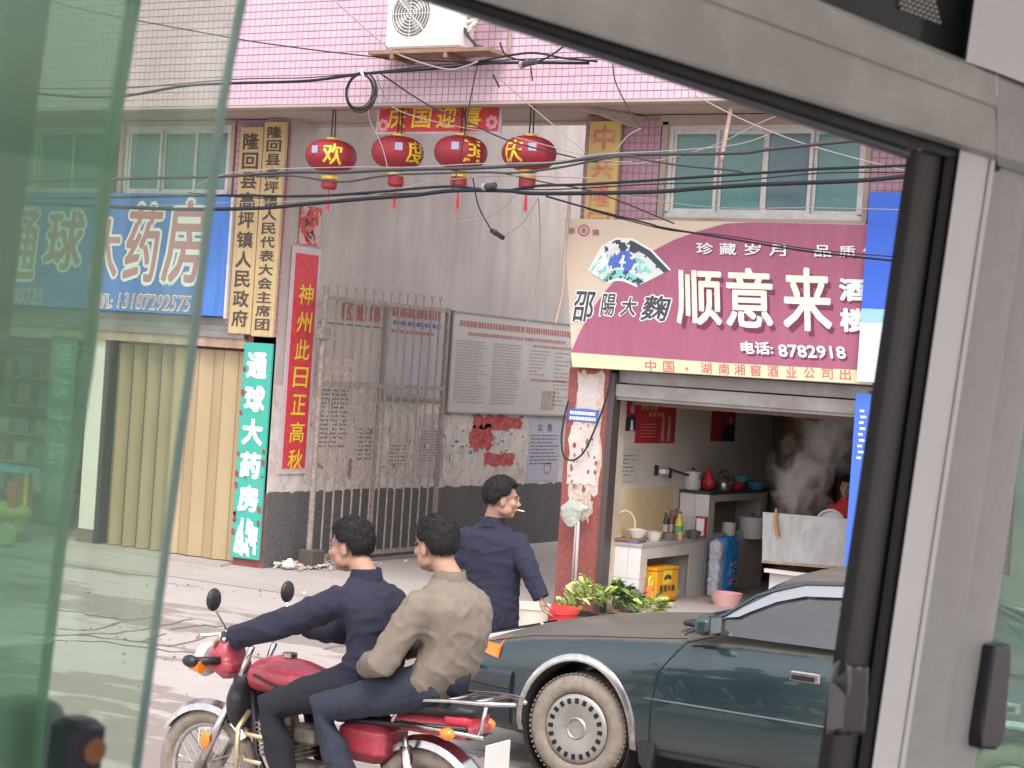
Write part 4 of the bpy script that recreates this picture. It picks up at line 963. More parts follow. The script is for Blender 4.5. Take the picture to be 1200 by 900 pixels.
tile_face(c2, (x2-.004, Y0, KF), (0, 1, 0), (0, 0, 1), Y1-Y0, zt2-.03-KF, (1, 0, 0), .25, .28, hole=(.14, 1.3, .60, .92), m=MT['counter_side_tile'])
# far part: hearth with steel side board
def kz(px, py, Z): return atZ(px, py, Z)
YB2 = 16.55
bdr = root('metal_side_board', 'scratched grey metal board standing on the stove edge in the kitchen', 'board', atY(945, 660, YB2))
B = [atY(894, 600, YB2), atY(998, 608.5, YB2), atY(991, 666, YB2), atY(893, 658, YB2)]
m_bd = mat('scratched_zinc', (.50, .50, .49), .55, .2, n=(4, (.44, .435, .42), .8), n2=(5, (.33, .33, .32), .55, .06, (2, 2, .8)))
part('sheet', MB().prism(B, (0, .02, 0)), m_bd, bdr)
part('rim', MB().prism([B[3]+V((0, -.012, -.012)), B[2]+V((0, -.012, -.012)), B[2]+V((0, -.012, .012)), B[3]+V((0, -.012, .012))], (0, .04, 0)), m_rust, bdr)
st = root('stove', 'white-topped stove block under the grey metal board', 'stove', atY(945, 700, YB2+.1))
a = atY(900, 667, YB2-.05); c = atY(1000, 676, YB2-.05)
part('rail', MB().box(a.x-.03, c.x+.1, YB2-.07, YB2-.02, a.z-.03, a.z+.005), mat('white_rail', (.7, .68, .66), .5), st)
part('body', MB().box(a.x, c.x+.25, YB2-.0, YB2+.75, KF, a.z-.035), mat('stove_white', (.66, .64, .61), .6, n=(4, (.5, .47, .43), .8)), st)
part('top', MB().box(a.x-.01, c.x+.26, YB2+.03, YB2+.76, a.z-.034, a.z), m_steel, st)
def pot(name, label, px, py, Y, r_, h, m, cat, lid=False, handle=False, hm=None):
    p = atY(px, py, Y); o = root(name, label, cat, p)
    part('body', MB().lathe([(0, 0), (r_*.9, 0), (r_, h*.15), (r_, h), (r_*.95, h), (r_*.94, h*.2), (0, h*.1)] if not lid else [(0, 0), (r_*.95, 0), (r_, h*.1), (r_, h), (0, h)], p, n=28), m, o, smooth=True)
    if lid:
        part('lid', MB().lathe([(0, h+.001), (r_*1.03, h+.001), (r_*1.0, h+.02), (r_*.3, h+.035), (0, h+.037)], p, n=28), m, o, smooth=True)
        part('knob', MB().ell(p+V((0, 0, h+.045)), (.018, .018, .014), 8), m_black, o, smooth=True)
    if handle:
        d = V((-sin(YAW)*-1, 0, 0)); q = [p+V((r_*1.02*cos(a_), -r_*.55*abs(sin(a_))-.01, h*.95-h*.55*sin(a_))) for a_ in [pi*i/14 for i in range(15)]]
        part('bail_handle', MB().tube(q, .005, 5), m_black, o)
        part('grip', MB().tube(q[6:9], .012, 6), mat('dark_red_grip', (.2, .03, .03), .5), o)
    return o
m_enam = mat('white_enamel', (.66, .65, .63), .35)
pot('lidded_pot', 'large pale lidded pot with a dark handle in the counter niche', 880, 630.5, 18.33, .135, .20, m_enam, 'pot', lid=True, handle=True)
pot('mug_pot', 'smaller white pot left of the large one in the counter niche', 853, 631.5, 17.85, .07, .165, m_enam, 'pot')
pot('white_bucket', 'white plastic bucket with dark handle on the corner of the tall counter', 811, 573.5, 17.46, .085, .16, m_enam, 'bucket', lid=True, handle=True)
m_redbag = mat('red_plastic_bag', (.48, .03, .035), .35)
p = atY(829, 573, 17.6)
thing('red_plastic_bag', fuse(MB().ell(p+V((0, 0, .06)), (.075, .06, .07)).rings([[p+V((r_*cos(2*pi*i/10), r_*sin(2*pi*i/10), z)) for i in range(10)] for r_, z in ((.06, .08), (.035, .16), (.012, .21))]), .01, 2, .012, 14), m_redbag, 'knotted red plastic bag standing beside the white bucket', 'plastic bag', smooth=2)
kt = root('kettle', 'dull metal kettle with upright handle right of the red plastic bag', 'kettle', atY(848, 574, 17.85))
p = atY(848, 574, 17.85)
part('body', MB().lathe([(0, 0), (.07, 0), (.08, .05), (.06, .11), (.02, .14), (0, .145)], p, n=20), mat('kettle_metal', (.35, .34, .33), .3, .8), kt, smooth=True)
part('handle', MB().tube([p+V((.06*cos(a_), 0, .12+.08*sin(a_))) for a_ in [pi*i/10 for i in range(11)]], .007, 6), m_black, kt)
part('spout', MB().tube([p+V((.06, 0, .05)), p+V((.11, -.02, .10))], [.018, .01], 8), MT['kettle_metal'], kt)
for k, (px, py, Y, rr, hh, cl, lab) in enumerate(((862, 574, 18.15, .1, .075, (.45, .04, .05), 'red plastic basin at the middle of the tall counter top'), (884, 575, 18.5, .11, .08, (.06, .18, .34), 'blue plastic basin at the far end of the tall counter top'),
        (868, 562, 18.3, .085, .05, (.1, .42, .45), 'turquoise bowl stacked above the red basin'), (845, 560, 18.45, .06, .1, (.55, .2, .16), 'dull orange jar behind the kettle'))):
    p = atY(px, py, Y)
    thing('basin' if 'basin' in lab else ('bowl' if 'bowl' in lab else 'jar'), MB().lathe([(0, 0), (rr*.7, 0), (rr, hh), (rr*.94, hh), (rr*.66, .01), (0, .01)], V((p.x, p.y, 1.222 if py > 570 else 1.30)), n=24), mat('plastic_%d' % k, cl, .4), lab, 'basin' if 'basin' in lab else ('bowl' if 'bowl' in lab else 'jar'), smooth=True)
# things on the low counter
cb = thing('chopping_board', MB().cbox((-8.06, 15.97, zt1+.018), (.29, .24, .034), rz=.15, bev=.008), mat('dark_chopping_wood', (.16, .09, .06), .7, n=(6, (.22, .13, .09), .8, .15, (1, 8, 1))), 'dark brown chopping board at the street end of the low counter', 'chopping board')
thing('blue_cloth', fuse(MB().ell((-7.97, 15.9, zt1+.006), (.09, .05, .012)), .006, 1, .006, 25), mat('cloth_blue', (.08, .14, .4), .9), 'folded blue cloth under the edge of the chopping board', 'cloth', smooth=2)
def bowl(px, py, Y, r_, h, m, lab, content=None):
    p = atY(px, py, Y); p.z = zt1+(.037 if Y < 16.1 else .002); o = root('bowl', lab, 'bowl', p)
    part('shell', MB().lathe([(0, 0), (r_*.6, 0), (r_, h), (r_*.96, h), (r_*.56, .012), (0, .012)], p, n=28), m, o, smooth=True)
    if content: part('food', MB().ell(p+V((0, 0, h*.8)), (r_*.9, r_*.9, h*.4), 12), content, o, smooth=True)
m_china = mat('white_china', (.70, .69, .67), .25)
bowl(746, 630, 16.06, .1, .075, m_china, 'white china bowl on the chopping board, nearest the street', mat('pale_food', (.6, .55, .45), .8, n=(40, (.45, .35, .2), .9)))
bowl(766, 630, 16.35, .085, .08, m_china, 'white bowl with orange pattern behind the first china bowl', mat('tan_food', (.5, .32, .16), .8, n=(40, (.6, .5, .3), .9)))
bowl(783, 630, 16.6, .08, .06, mat('steel_bowl', (.42, .42, .42), .3, .8), 'shallow steel bowl at the middle of the low counter')
bowl(812, 632, 17.02, .085, .075, mat('dark_steel_bowl', (.25, .25, .24), .3, .8), 'dark steel bowl at the inner end of the low counter', mat('dark_food', (.15, .12, .09), .9))
p = atY(795, 630, 16.8); p.z = zt1
thing('small_jar', MB().lathe([(0, 0), (.03, 0), (.036, .05), (.028, .08), (0, .08)], p+V((.05, -.08, 0)), n=16), mat('tan_jar', (.5, .3, .15), .5), 'small tan earthen jar in front of the bottles', 'jar', smooth=True)
BT = [(770, 16.95, .022, .21, (.32, .2, .1), 'slim brown sauce bottle, leftmost of the bottles'), (779, 17.0, .03, .25, (.03, .05, .03), 'tall dark green bottle left of the yellow one'),
      (786, 17.05, .024, .26, (.25, .06, .12), 'plum-coloured bottle with dark cap between green and yellow bottles'), (795, 17.0, .042, .255, (.66, .55, .06), 'large yellow oil bottle with a green label'),
      (774, 17.1, .018, .19, (.55, .5, .4), 'small pale bottle in the bottle row'), (790, 17.12, .018, .27, (.4, .06, .05), 'thin red bottle at the back of the bottle row')]
for px, Y, r_, h, cl, lab in BT:
    p = atY(px, 628, Y); p.z = zt1+.001; o = root('sauce_bottle', lab, 'bottle', p, group='bottles on the low counter')
    part('body', MB().lathe([(0, 0), (r_, 0), (r_, h*.6), (r_*.45, h*.78), (r_*.4, h*.92), (0, h*.92)], p, n=16), mat('bottle_%d' % px, cl, .25), o, smooth=True)
    part('cap', MB().lathe([(0, h*.921), (r_*.5, h*.921), (r_*.5, h), (0, h)], p, n=12), mat('cap_red', (.45, .04, .03), .4) if px > 780 else m_gold, o)
    part('label', MB().lathe([(r_*1.02, h*.15), (r_*1.02, h*.45)], p, n=16), mat('label_green', (.15, .4, .15), .5) if px == 795 else mat('label_pale', (.55, .5, .4), .6), o)
p = atY(815, 628, 17.2); 
fr_ = root('red_white_box', 'white packet with a red border standing behind the bottles', 'packet', p)
part('box', MB().box(p.x-.02, p.x+.09, 17.22, 17.26, zt1+.001, zt1+.21), mat('packet_red', (.5, .05, .07), .5), fr_); part('face', MB().box(p.x-.005, p.x+.075, 17.215, 17.2198, zt1+.02, zt1+.19), m_wht, fr_)
p = atY(741, 632, 16.02)
thing('basket_hoop', MB().tube([V((-8.12, 16.0, zt1+.15))+V((.10*cos(a_)*.8, .06*cos(a_), .13*sin(a_))) for a_ in [2*pi*i/24 for i in range(24)]], .011, 6, close=True), mat('cane', (.55, .46, .32), .7), 'pale cane hoop handle standing on the chopping board', 'basket handle', smooth=2)
thing('yellow_hose', MB().tube([V((-8.17, 15.80, zt1+.03))+V((.0, .13*cos(a_)*.8, .17+.17*sin(a_))) for a_ in [-1.4+2.9*i/14 for i in range(15)]], .008, 6), mat('hose_ochre', (.42, .30, .06), .6), 'ochre hose curved against the kitchen wall by the doorway', 'hose', smooth=2)
# crate and bottle in the niche
p = atZ(757, 712, KF)
cr_ = root('beer_crate', 'yellow plastic bottle crate with dark emblem in the low counter niche', 'crate', (-7.84, 16.35, KF))
ca, cbv = atX(768, 712, -7.76), atX(809, 712, -7.76)
cy0, cy1 = 16.06, 16.52
m_cr = mat('crate_orange', (.72, .33, .02), .45)
part('shell', MB().cbox((-7.955, (cy0+cy1)/2, KF+.165), (.36, cy1-cy0, .30), bev=.012), m_cr, cr_)
part('rim', MB().box(-8.13, -7.77, cy0-.006, cy1+.006, KF+.315, KF+.335), m_cr, cr_)
gq = MB()
for k in range(14): gq.box(-7.776, -7.768, cy0+.03+k*.03, cy0+.042+k*.03, KF+.02, KF+.05)
part('foot_slot', gq, mat('crate_shadow', (.35, .14, .01), .6), cr_)
XC = -7.7735
part('label_patch', MB().box(XC-.001, XC+.0005, (cy0+cy1)/2-.09, (cy0+cy1)/2+.09, KF+.18, KF+.31), mat('patch_yellow', (.8, .6, .05), .5), cr_)
q = MB()
q.add([(XC+.002, (cy0+cy1)/2+.085*cos(a_), KF+.225+.045*sin(a_)) for a_ in [pi*i/12 for i in range(13)]]+[(XC+.002, (cy0+cy1)/2+.03*cos(a_), KF+.215+.015*sin(a_)) for a_ in [pi-pi*i/6 for i in range(7)]], [tuple(range(20))])
for k, ch in enumerate('邵阳大曲'): put(q, ch, (XC+.002, cy0+.07+k*.085, KF+.105), (0, .065, 0), (0, 0, .065), .05)
part('emblem', q, m_ink, cr_)
ob = root('cleaner_bottle', 'orange and yellow handled detergent bottle beside the crate', 'bottle', (-7.76, 15.98, KF))
p = V((-7.80, 15.98, KF))
part('body', MB().cbox(p+V((0, 0, .09)), (.06, .085, .18), bev=.02), mat('bottle_orange', (.75, .22, .06), .4), ob)
part('handle', MB().tube([p+V((0, -.025, .18)), p+V((0, -.028, .245)), p+V((0, .0, .26)), p+V((0, .028, .245)), p+V((0, .03, .18))], .013, 6), mat('bottle_yellow', (.78, .6, .08), .4), ob)
part('label', MB().box(p.x+.030, p.x+.032, p.y-.03, p.y+.03, KF+.05, KF+.13), mat('bottle_yellow', (.78, .6, .08), .4), ob)
thing('white_tile_slab', MB().cbox((-7.93, 16.72, KF+.13), (.02, .2, .24)), m_white, 'loose white slab leaning in the niche right of the crate', 'slab')
p = V((-7.88, 16.66, KF+.07))
thing('green_bag', fuse(MB().ell(p, (.05, .07, .07)).ell(p+V((.01, 0, .06)), (.03, .04, .04)), .008, 2, .012, 20), mat('green_plastic', (.2, .42, .12), .4, n=(14, (.55, .6, .6), .8)), 'crumpled green and clear plastic bag in the niche', 'plastic bag', smooth=2)
# blue sack
sk = root('rice_sack', 'blue woven sack with red print beside the tall counter', 'sack', (-7.7, 17.5, KF))
mb = MB(); c0 = atX(868, 668, -7.70)
yk = 17.45; 
for_ = MB().cbox((-7.72, yk, KF+.30), (.16, .34, .58), bev=.05).ell((-7.72, yk, KF+.2), (.11, .19, .2))
part('bag', fuse(for_, .014, 3, .018, 7), mat('sack_blue', (.035, .22, .62), .6, n=(9, (.05, .3, .7), .6)), sk)
q = MB()
for k in range(16):
    q.ell((-7.61, yk+random.uniform(-.1, .1), KF+random.uniform(.12, .34)), (.012, random.uniform(.01, .028), random.uniform(.006, .02)), 8)
part('faded_print', q, m_redpr, sk)
sk2 = thing('white_sack', fuse(MB().cbox((-7.70, yk-.24, KF+.28), (.12, .14, .60), bev=.04), .012, 3, .014, 9), mat('sack_white', (.55, .54, .58), .7, n=(24, (.3, .3, .4), .7, .05)), 'narrow mottled white sack left of the blue one', 'sack', smooth=2)
m_pink = mat('pink_basin', (.72, .40, .38), .45)
p = V((-7.34, 16.7, KF))
thing('pink_basin', MB().lathe([(0, .0), (.12, .0), (.155, .12), (.148, .12), (.115, .02), (0, .02)], p, n=32), m_pink, 'pink plastic basin in front of the blue sack', 'basin', smooth=True)
thing('pink_tray', MB().cbox((-7.30, 15.45, .13), (.22, .22, .08), rz=.1, bev=.015), m_pink, 'pink plastic tray on the ground at the kitchen threshold', 'tray')
# wooden handle on the board, white hoop basin, pot behind
hd = root('cleaver_handle', 'wooden handle hooked over the top edge of the grey metal board', 'tool', atY(910, 600, YB2-.03))
part('grip', MB().tube([atY(909.5, 596, YB2-.03), atY(909, 612, YB2-.03), atY(911, 628, YB2-.03)], [.014, .016, .02], 8), mat('worn_wood', (.45, .22, .07), .6), hd, smooth=True)
bs_ = root('enamel_basin', 'white round enamel basin rim showing above the metal board', 'basin', atY(972, 607, YB2+.2))
p = atY(972, 612, YB2+.25)
part('rim', MB().tube([p+V((.13*cos(a_), .03, .11*sin(a_))) for a_ in [2*pi*i/28 for i in range(28)]], .014, 8, close=True), m_enam, bs_, smooth=2)
part('bowl', MB().lathe([(.125, .04), (.08, .09), (0, .10)], p, 'Y', 24), m_enam, bs_)
# posters in the kitchen
KP = KX+.006
def kposter(y0, y1, z0, z1, label, marks):
    o = root('wall_poster', label, 'poster', (KP, (y0+y1)/2, z0))
    part('sheet', MB().box(KX, KP, y0, y1, z0, z1), mat('poster_red', (.42, .03, .05), .5), o)
    for nm, m, mb in marks: part(nm, mb, m, o)
ya, yb_, yc = atX(727, 480, KX).y, atX(746, 480, KX).y, atX(786, 480, KX).y
za, zb_ = 2.10, 1.80
m_skp = mat('poster_skin', (.45, .33, .27), .6); m_drk = mat('poster_suit', (.03, .03, .05), .6)
dk = MB().add([(KP+.002, ya+.02+(yb_-ya-.03)*u, 1.80+z) for u, z in ((0, 0), (1, 0), (1, .13), (.75, .15), (.3, .12), (0, .07))], [tuple(range(6))])
fa = MB().lathe([(0, 0), (.042, .001)], (KP+.002, ya+(yb_-ya)*.70, 2.0), 'X', 16)
fa2 = MB().lathe([(0, 0), (.035, .001)], (KP+.002, ya+(yb_-ya)*.25, 1.94), 'X', 16)
o = root('wall_poster', 'small red poster of a person in a dark suit, left of the large red poster', 'poster', (KP, ya, 1.8))
part('sheet', MB().box(KX, KP, ya, yb_-.003, 1.795, 2.10), mat('poster_red2', (.38, .02, .07), .5), o); part('figure', dk, m_drk, o); part('face', fa, m_skp, o); part('face', fa2, m_skp, o)
part('shirt', MB().add([(KP+.003, ya+(yb_-ya)*.62, 1.80), (KP+.003, ya+(yb_-ya)*.82, 1.80), (KP+.003, ya+(yb_-ya)*.76, 1.90), (KP+.003, ya+(yb_-ya)*.66, 1.90)], [(0, 1, 2, 3)]), m_wht, o)
gd = MB()
for r_ in range(2):
    for k in range(4): gd.add([(KP+.002, yb_+.1+k*.09+r_*.16+dy, 2.0-r_*.06+dz) for dy, dz in ((0, 0), (.06, 0), (.06, .04), (0, .04))], [(0, 1, 2, 3)])
for r_ in range(5): gd.add([(KP+.002, yb_+.1+dy, 1.86-r_*.03+dz) for dy, dz in ((0, 0), (.32, 0), (.32, .006), (0, .006))], [(0, 1, 2, 3)])
gl = MB()
for k in range(2):
    yy = yb_+.58+k*.14; gl.add([(KP+.003, yy+dy, 1.70+dz) for dy, dz in ((-.04, 0), (.04, 0), (.03, .17), (.015, .25), (-.015, .25), (-.03, .17))], [tuple(range(6))])
o = root('wall_poster', 'large red advertising poster with gold writing and two bottles in the kitchen', 'poster', (KP, yb_, 1.7))
part('sheet', MB().box(KX, KP+.001, yb_, yc+.12, 1.68, 2.08), mat('poster_red', (.42, .03, .05), .5), o); part('gold_print', gd, mat('poster_gold', (.5, .32, .1), .5), o); part('bottle_print', gl, mat('poster_bottle', (.42, .30, .18), .5), o)
yd, ye = atX(834, 484, KX).y, atX(862, 484, KX).y
o = root('wall_poster', 'dark red poster with a figure deeper inside the kitchen', 'poster', (KP, yd, 1.7))
part('sheet', MB().box(KX, KP, yd, ye, 1.70, 2.02), mat('poster_red', (.42, .03, .05), .5), o)
part('figure', MB().add([(KP+.002, yd+(ye-yd)*u, 1.70+z) for u, z in ((.4, 0), (1, 0), (1, .15), (.85, .2), (.55, .15), (.4, .06))], [tuple(range(6))]), m_drk, o)
part('face', MB().lathe([(0, 0), (.045, .001)], (KP+.003, yd+(ye-yd)*.78, 1.92), 'X', 16), m_skp, o)
ns = root('wall_notice', 'small white handwritten notice on the kitchen wall under the posters', 'notice', (KP, 15.7, 1.35))
part('sheet', MB().box(KX, KP+.012, 15.72, 16.35, 1.32, 1.62), mat('notice_cream', (.5, .47, .43), .9), ns)
q = MB(); rows_of_print(q, 15.76, 16.25, 1.36, 1.58, 6, KP+.0135, .3); part('text_print', q, m_print, ns)
sw = root('wall_tap', 'black and white tap fitting with a pipe on the kitchen wall', 'tap', atX(770, 552, KX))
p = atX(767, 551, KX)
part('plate', MB().cbox(p+V((.02, 0, 0)), (.03, .03, .10)), m_black, sw); part('block', MB().cbox(p+V((.05, .14, -.01)), (.07, .15, .05), bev=.01), m_wht, sw)
part('lever', MB().cbox(p+V((.09, .17, -.03)), (.02, .03, .09)), m_black, sw)
part('pipe', MB().tube([p+V((.05, .2, .02)), p+V((.06, .5, -.03)), p+V((.06, 1.1, -.12))], .011, 6), m_cabg, sw)
# clutter against the dark kitchen back wall
ck = [(-7.9, .5, 2.4, (.12, .06, .035), 'brown wooden cupboard against the dark back wall', 'cupboard'), (-7.2, .35, 2.3, (.05, .05, .07), 'dark cabinet in the gloom at the back of the kitchen', 'cabinet')]
for xx, wd, ht, cl, lab, nm in ck:
    o = root('kitchen_'+nm, lab, nm, (xx, 19.4, KF))
    part('carcass', MB().box(xx, xx+wd, 19.2, 19.55, KF, ht), mat(nm+'_wood', cl, .7, n=(5, tuple(q*1.5 for q in cl), .7)), o)
    for k in range(3): part('door', MB().box(xx+.02, xx+wd-.02, 19.18, 19.199, KF+.05+k*.7, KF+.7+k*.7), mat(nm+'_door', tuple(q*1.3 for q in cl), .6), o)
# steam
sv = bpy.data.materials.new('steam'); sv.use_nodes = True; t = sv.node_tree; t.nodes.remove(t.nodes['Principled BSDF'])
pv_ = t.nodes.new('ShaderNodeVolumePrincipled'); pv_.inputs['Color'].default_value = (1, .99, .98, 1)
tcn = t.nodes.new('ShaderNodeTexCoord'); nx_ = t.nodes.new('ShaderNodeTexNoise'); nx_.inputs['Scale'].default_value = 2.1; nx_.inputs['Detail'].default_value = 5; nx_.inputs['Distortion'].default_value = .8
gdn = t.nodes.new('ShaderNodeTexGradient'); gdn.gradient_type = 'SPHERICAL'; t.links.new(tcn.outputs['Object'], gdn.inputs[0]); t.links.new(tcn.outputs['Object'], nx_.inputs[0])
m1 = t.nodes.new('ShaderNodeMath'); m1.operation = 'MULTIPLY_ADD'; m1.inputs[1].default_value = 3.0; m1.inputs[2].default_value = -1.62; t.links.new(nx_.outputs[0], m1.inputs[0])
m1.use_clamp = False
m3 = t.nodes.new('ShaderNodeMath'); m3.operation = 'ADD'; t.links.new(m1.outputs[0], m3.inputs[0]); t.links.new(gdn.outputs[0], m3.inputs[1])
mr = t.nodes.new('ShaderNodeMapRange'); mr.inputs[1].default_value = .12; mr.inputs[2].default_value = 1.3; mr.inputs[4].default_value = 9
t.links.new(m3.outputs[0], mr.inputs[0]); t.links.new(mr.outputs[0], pv_.inputs['Density']); t.links.new(pv_.outputs[0], t.nodes['Material Output'].inputs['Volume'])
for px, py, sc_, lab in ((936, 566, (.36, .3, .50), 'column of pale steam rising above the grey metal board'), (975, 508, (.42, .3, .46), 'drifting puff of steam high in the kitchen doorway')):
    c = atY(px, py, 17.0)
    me = MB().ell((0, 0, 0), (1, 1, 1), 20).mesh('steam', smooth=2); me.materials.append(sv)
    o = bpy.data.objects.new('steam', me); COL.objects.link(o); o.location = c; o.scale = sc_; o['label'] = lab; o['category'] = 'steam'; o['kind'] = 'stuff'

# ------------------------------------------------------------------ things at the red pillar
mp_ = root('mop', 'grey cloth mop standing head-up against the red pillar', 'mop', (-8.35, 15.5, .1))
mtop = atY(679, 592, 15.48); mbot = atY(673, 705, 15.40)
part('pole', MB().tube([mtop, mbot], .014, 8), mat('mop_pole', (.48, .42, .42), .5), mp_, smooth=2)
part('pole', MB().tube([mtop+V((-.02, -.01, -.03)), mbot+V((-.035, 0, .02))], .010, 8), mat('mop_pole_dark', (.33, .29, .28), .5), mp_, smooth=2)
hdm = MB()
for k in range(11):
    a_ = -1.3+2.3*k/10; hdm.tube([mtop+V((0, 0, .0)), mtop+V((.05*sin(a_)-.03, -.03, .03)), mtop+V((.11*sin(a_)-.05, -.03, -.04)), mtop+V((.10*sin(a_)-.07, -.02, -.16-.05*cos(a_*2)))], [.012, .02, .024, .012], 8)
hdm.ell(mtop+V((.05, -.02, -.02)), (.06, .03, .03)).ell(mtop+V((0, -.01, .0)), (.05, .035, .03))
part('cloth_head', fuse(hdm, .008, 1, .006, 28), mat('mop_grey', (.33, .35, .31), .9, n=(22, (.5, .52, .47), .8)), mp_)
m_lf = [mat('leaf_light', (.38, .46, .12), .75, n=(30, (.26, .35, .08), .7)), mat('leaf_mid', (.13, .21, .045), .75, n=(30, (.20, .29, .08), .7)), mat('leaf_dark', (.05, .10, .035), .7), mat('leaf_pale', (.58, .60, .27), .75, n=(20, (.40, .46, .15), .8))]
def leafmesh(L_, W_, curl, n=5, ruf=.3):
    mb = MB(); rs = []
    for i in range(n+1):
        t_ = i/n; wd = W_*(.25+1.1*t_)*(1-t_**4)+.002; z = curl*t_*(1-t_*.7)*L_; x = L_*t_*(1-.15*t_)
        rs.append([(x, -wd, z+ruf*wd*(1 if i % 2 else -.2)), (x, -wd*.4, z-.12*wd), (x, 0, z+.05*wd), (x, wd*.4, z-.12*wd), (x, wd, z+ruf*wd*(-.2 if i % 2 else 1))])
    vs = [p for r_ in rs for p in r_]; fs = [(i*5+k, i*5+k+1, (i+1)*5+k+1, (i+1)*5+k) for i in range(n) for k in range(4)]
    return mb.add(vs, fs).mesh('leaf', smooth=2)
LM = [leafmesh(.22, .06, .8), leafmesh(.18, .05, 1.2), leafmesh(.26, .045, .5), leafmesh(.14, .018, .4, 4)]
def veg(px, py, Y, n, R_, mats, kinds, lab, spread=1, up=.9, z0=.12, name='leafy_greens'):
    p = atY(px, py, Y); p.z = max(p.z, z0)
    o = root(name, lab, 'vegetable', p)
    for k in range(n):
        me = LM[random.choice(kinds)]; key = me.name+mats[k % len(mats)].name
        if key not in VM: VM[key] = me.copy(); VM[key].materials.clear(); VM[key].materials.append(mats[k % len(mats)])
        c = bpy.data.objects.new('leaf', VM[key]); COL.objects.link(c); c.parent = o
        a_ = random.uniform(0, 2*pi); el = random.uniform(-.15, up); rr = random.uniform(0, R_)*spread
        c.location = (rr*cos(a_+1)*.8, rr*sin(a_+1)*.6, random.uniform(-.02, R_*.85)*(1-.6*rr/R_/max(spread, 1))); c.rotation_euler = (random.uniform(-.6, .6), -el, a_); s = random.uniform(.4, .72); c.scale = (s, s, s)
VM = {}
veg(684, 704, 15.2, 220, .22, [m_lf[3], m_lf[3], m_lf[0]], [1, 3, 3], 'big pale green heap of lettuce at the foot of the red pillar', z0=.24)
veg(668, 714, 15.1, 64, .13, [m_lf[3], m_lf[0], m_lf[3]], [3, 1], 'loose pale leaves at the left edge of the vegetable heap', z0=.16)
veg(706, 709, 15.1, 87, .17, [m_lf[0], m_lf[1], m_lf[3]], [2, 3, 3], 'bunch of long green leaves right of the pale lettuce', up=.6, z0=.2)
veg(726, 700, 15.5, 76, .12, [m_lf[2], m_lf[1]], [3, 1], 'dark green herb bunch behind the wicker basket', up=1.2, z0=.22)
veg(742, 712, 15.3, 57, .12, [m_lf[1], m_lf[2]], [3, 2], 'small dark greens right of the wicker basket', up=.5, z0=.12)
veg(766, 719, 15.0, 87, .18, [m_lf[1], m_lf[0]], [3, 2], 'flat bright green bundle of leaves nearest the parked car windscreen', up=.4, z0=.13, spread=1.3)
bk = root('wicker_basket', 'small brown wicker basket among the green vegetables', 'basket', (-7.7, 15.3, .12)); p = atY(724, 716, 15.3); p.z = .13
part('body', MB().lathe([(0, 0), (.08, 0), (.10, .06), (.09, .06), (.075, .01), (0, .01)], p, n=24), mat('wicker', (.26, .17, .09), .9, n=(60, (.12, .07, .035), .9, .08), bump=.6, bs=60), bk, smooth=True)
part('rim', MB().tube([p+V((.1*cos(2*pi*i/20), .1*sin(2*pi*i/20), .06)) for i in range(20)], .01, 6, close=True), MT['wicker'], bk)
rk = thing('dark_sack', fuse(MB().ell(atY(735, 705, 15.62), (.16, .1, .14)), .014, 3, .02, 9), mat('dark_sack', (.12, .13, .11), .9), 'dark greyish sack lying against the end of the low counter', 'sack', smooth=2)
pt_ = thing('vegetable_mat', MB().cbox((atY(700, 716, 15.2).x, 15.25, .1), (1.5, .55, .06), bev=.02), mat('mat_dark', (.07, .065, .055), .9), 'dark low platform under the heap of vegetables', 'platform')
def bucket(px, py, Y, r_, h, m, lab, full=False):
    p = atY(px, py, Y); p.z = .02; o = root('bucket', lab, 'bucket', p)
    part('body', MB().lathe([(0, 0), (r_*.8, 0), (r_, h), (r_*.95, h), (r_*.76, .02), (0, .02)], p, n=30), m, o, smooth=True)
    part('rim', MB().lathe([(r_*.96, h-.03), (r_*1.05, h-.03), (r_*1.05, h+.004), (r_*.96, h+.004)], p, n=30), m, o, smooth=True)
bucket(622, 722, 14.1, .16, .30, mat('bucket_cream', (.55, .52, .45), .5), 'cream bucket between the walking man and the red basin')
bucket(648, 722, 14.5, .22, .24, mat('bucket_red', (.62, .04, .04), .4), 'bright red plastic tub left of the vegetables')
from mathutils.bvhtree import BVHTree
# ------------------------------------------------------------------ people
m_skin = mat('skin', (.40, .235, .165), .65, n=(22, (.33, .175, .125), .6), bump=.12, bs=220); m_hair = mat('black_hair', (.010, .009, .010), .75, n=(60, (.022, .019, .018), .7, .1, (1, 1, .2)), spec=.25); m_lip = mat('lips', (.36, .13, .11), .5)
m_eye = mat('eye_dark', (.02, .015, .012), .3); m_shoe = mat('black_shoe', (.02, .02, .022), .35)
def basis(fwd, up):
    f = V(fwd).normalized(); r_ = f.cross(V(up)).normalized(); u = r_.cross(f)
    return M((r_, f, u)).transposed()
def head_parts(mb, c, B, s):
    def e(p, r_): mb.ell(c+B @ (V(p)*s), [q*s for q in r_], 18, mx=B)
    e((0, -.015, .035), (.073, .093, .083)); e((0, .018, -.03), (.057, .068, .082)); e((0, .052, -.085), (.028, .028, .022))
    e((0, .096, -.024), (.013, .019, .014)); e((0, .086, .004), (.010, .014, .032)); e((0, .074, .026), (.045, .014, .010))
    e((0, .080, -.058), (.024, .013, .012))
    for k in (-1, 1):
        e((k*.036, .055, -.022), (.024, .026, .024)); e((k*.074, -.008, -.012), (.009, .019, .031)); e((k*.014, .088, -.03), (.009, .011, .009)); e((k*.045, .015, -.06), (.018, .04, .03))
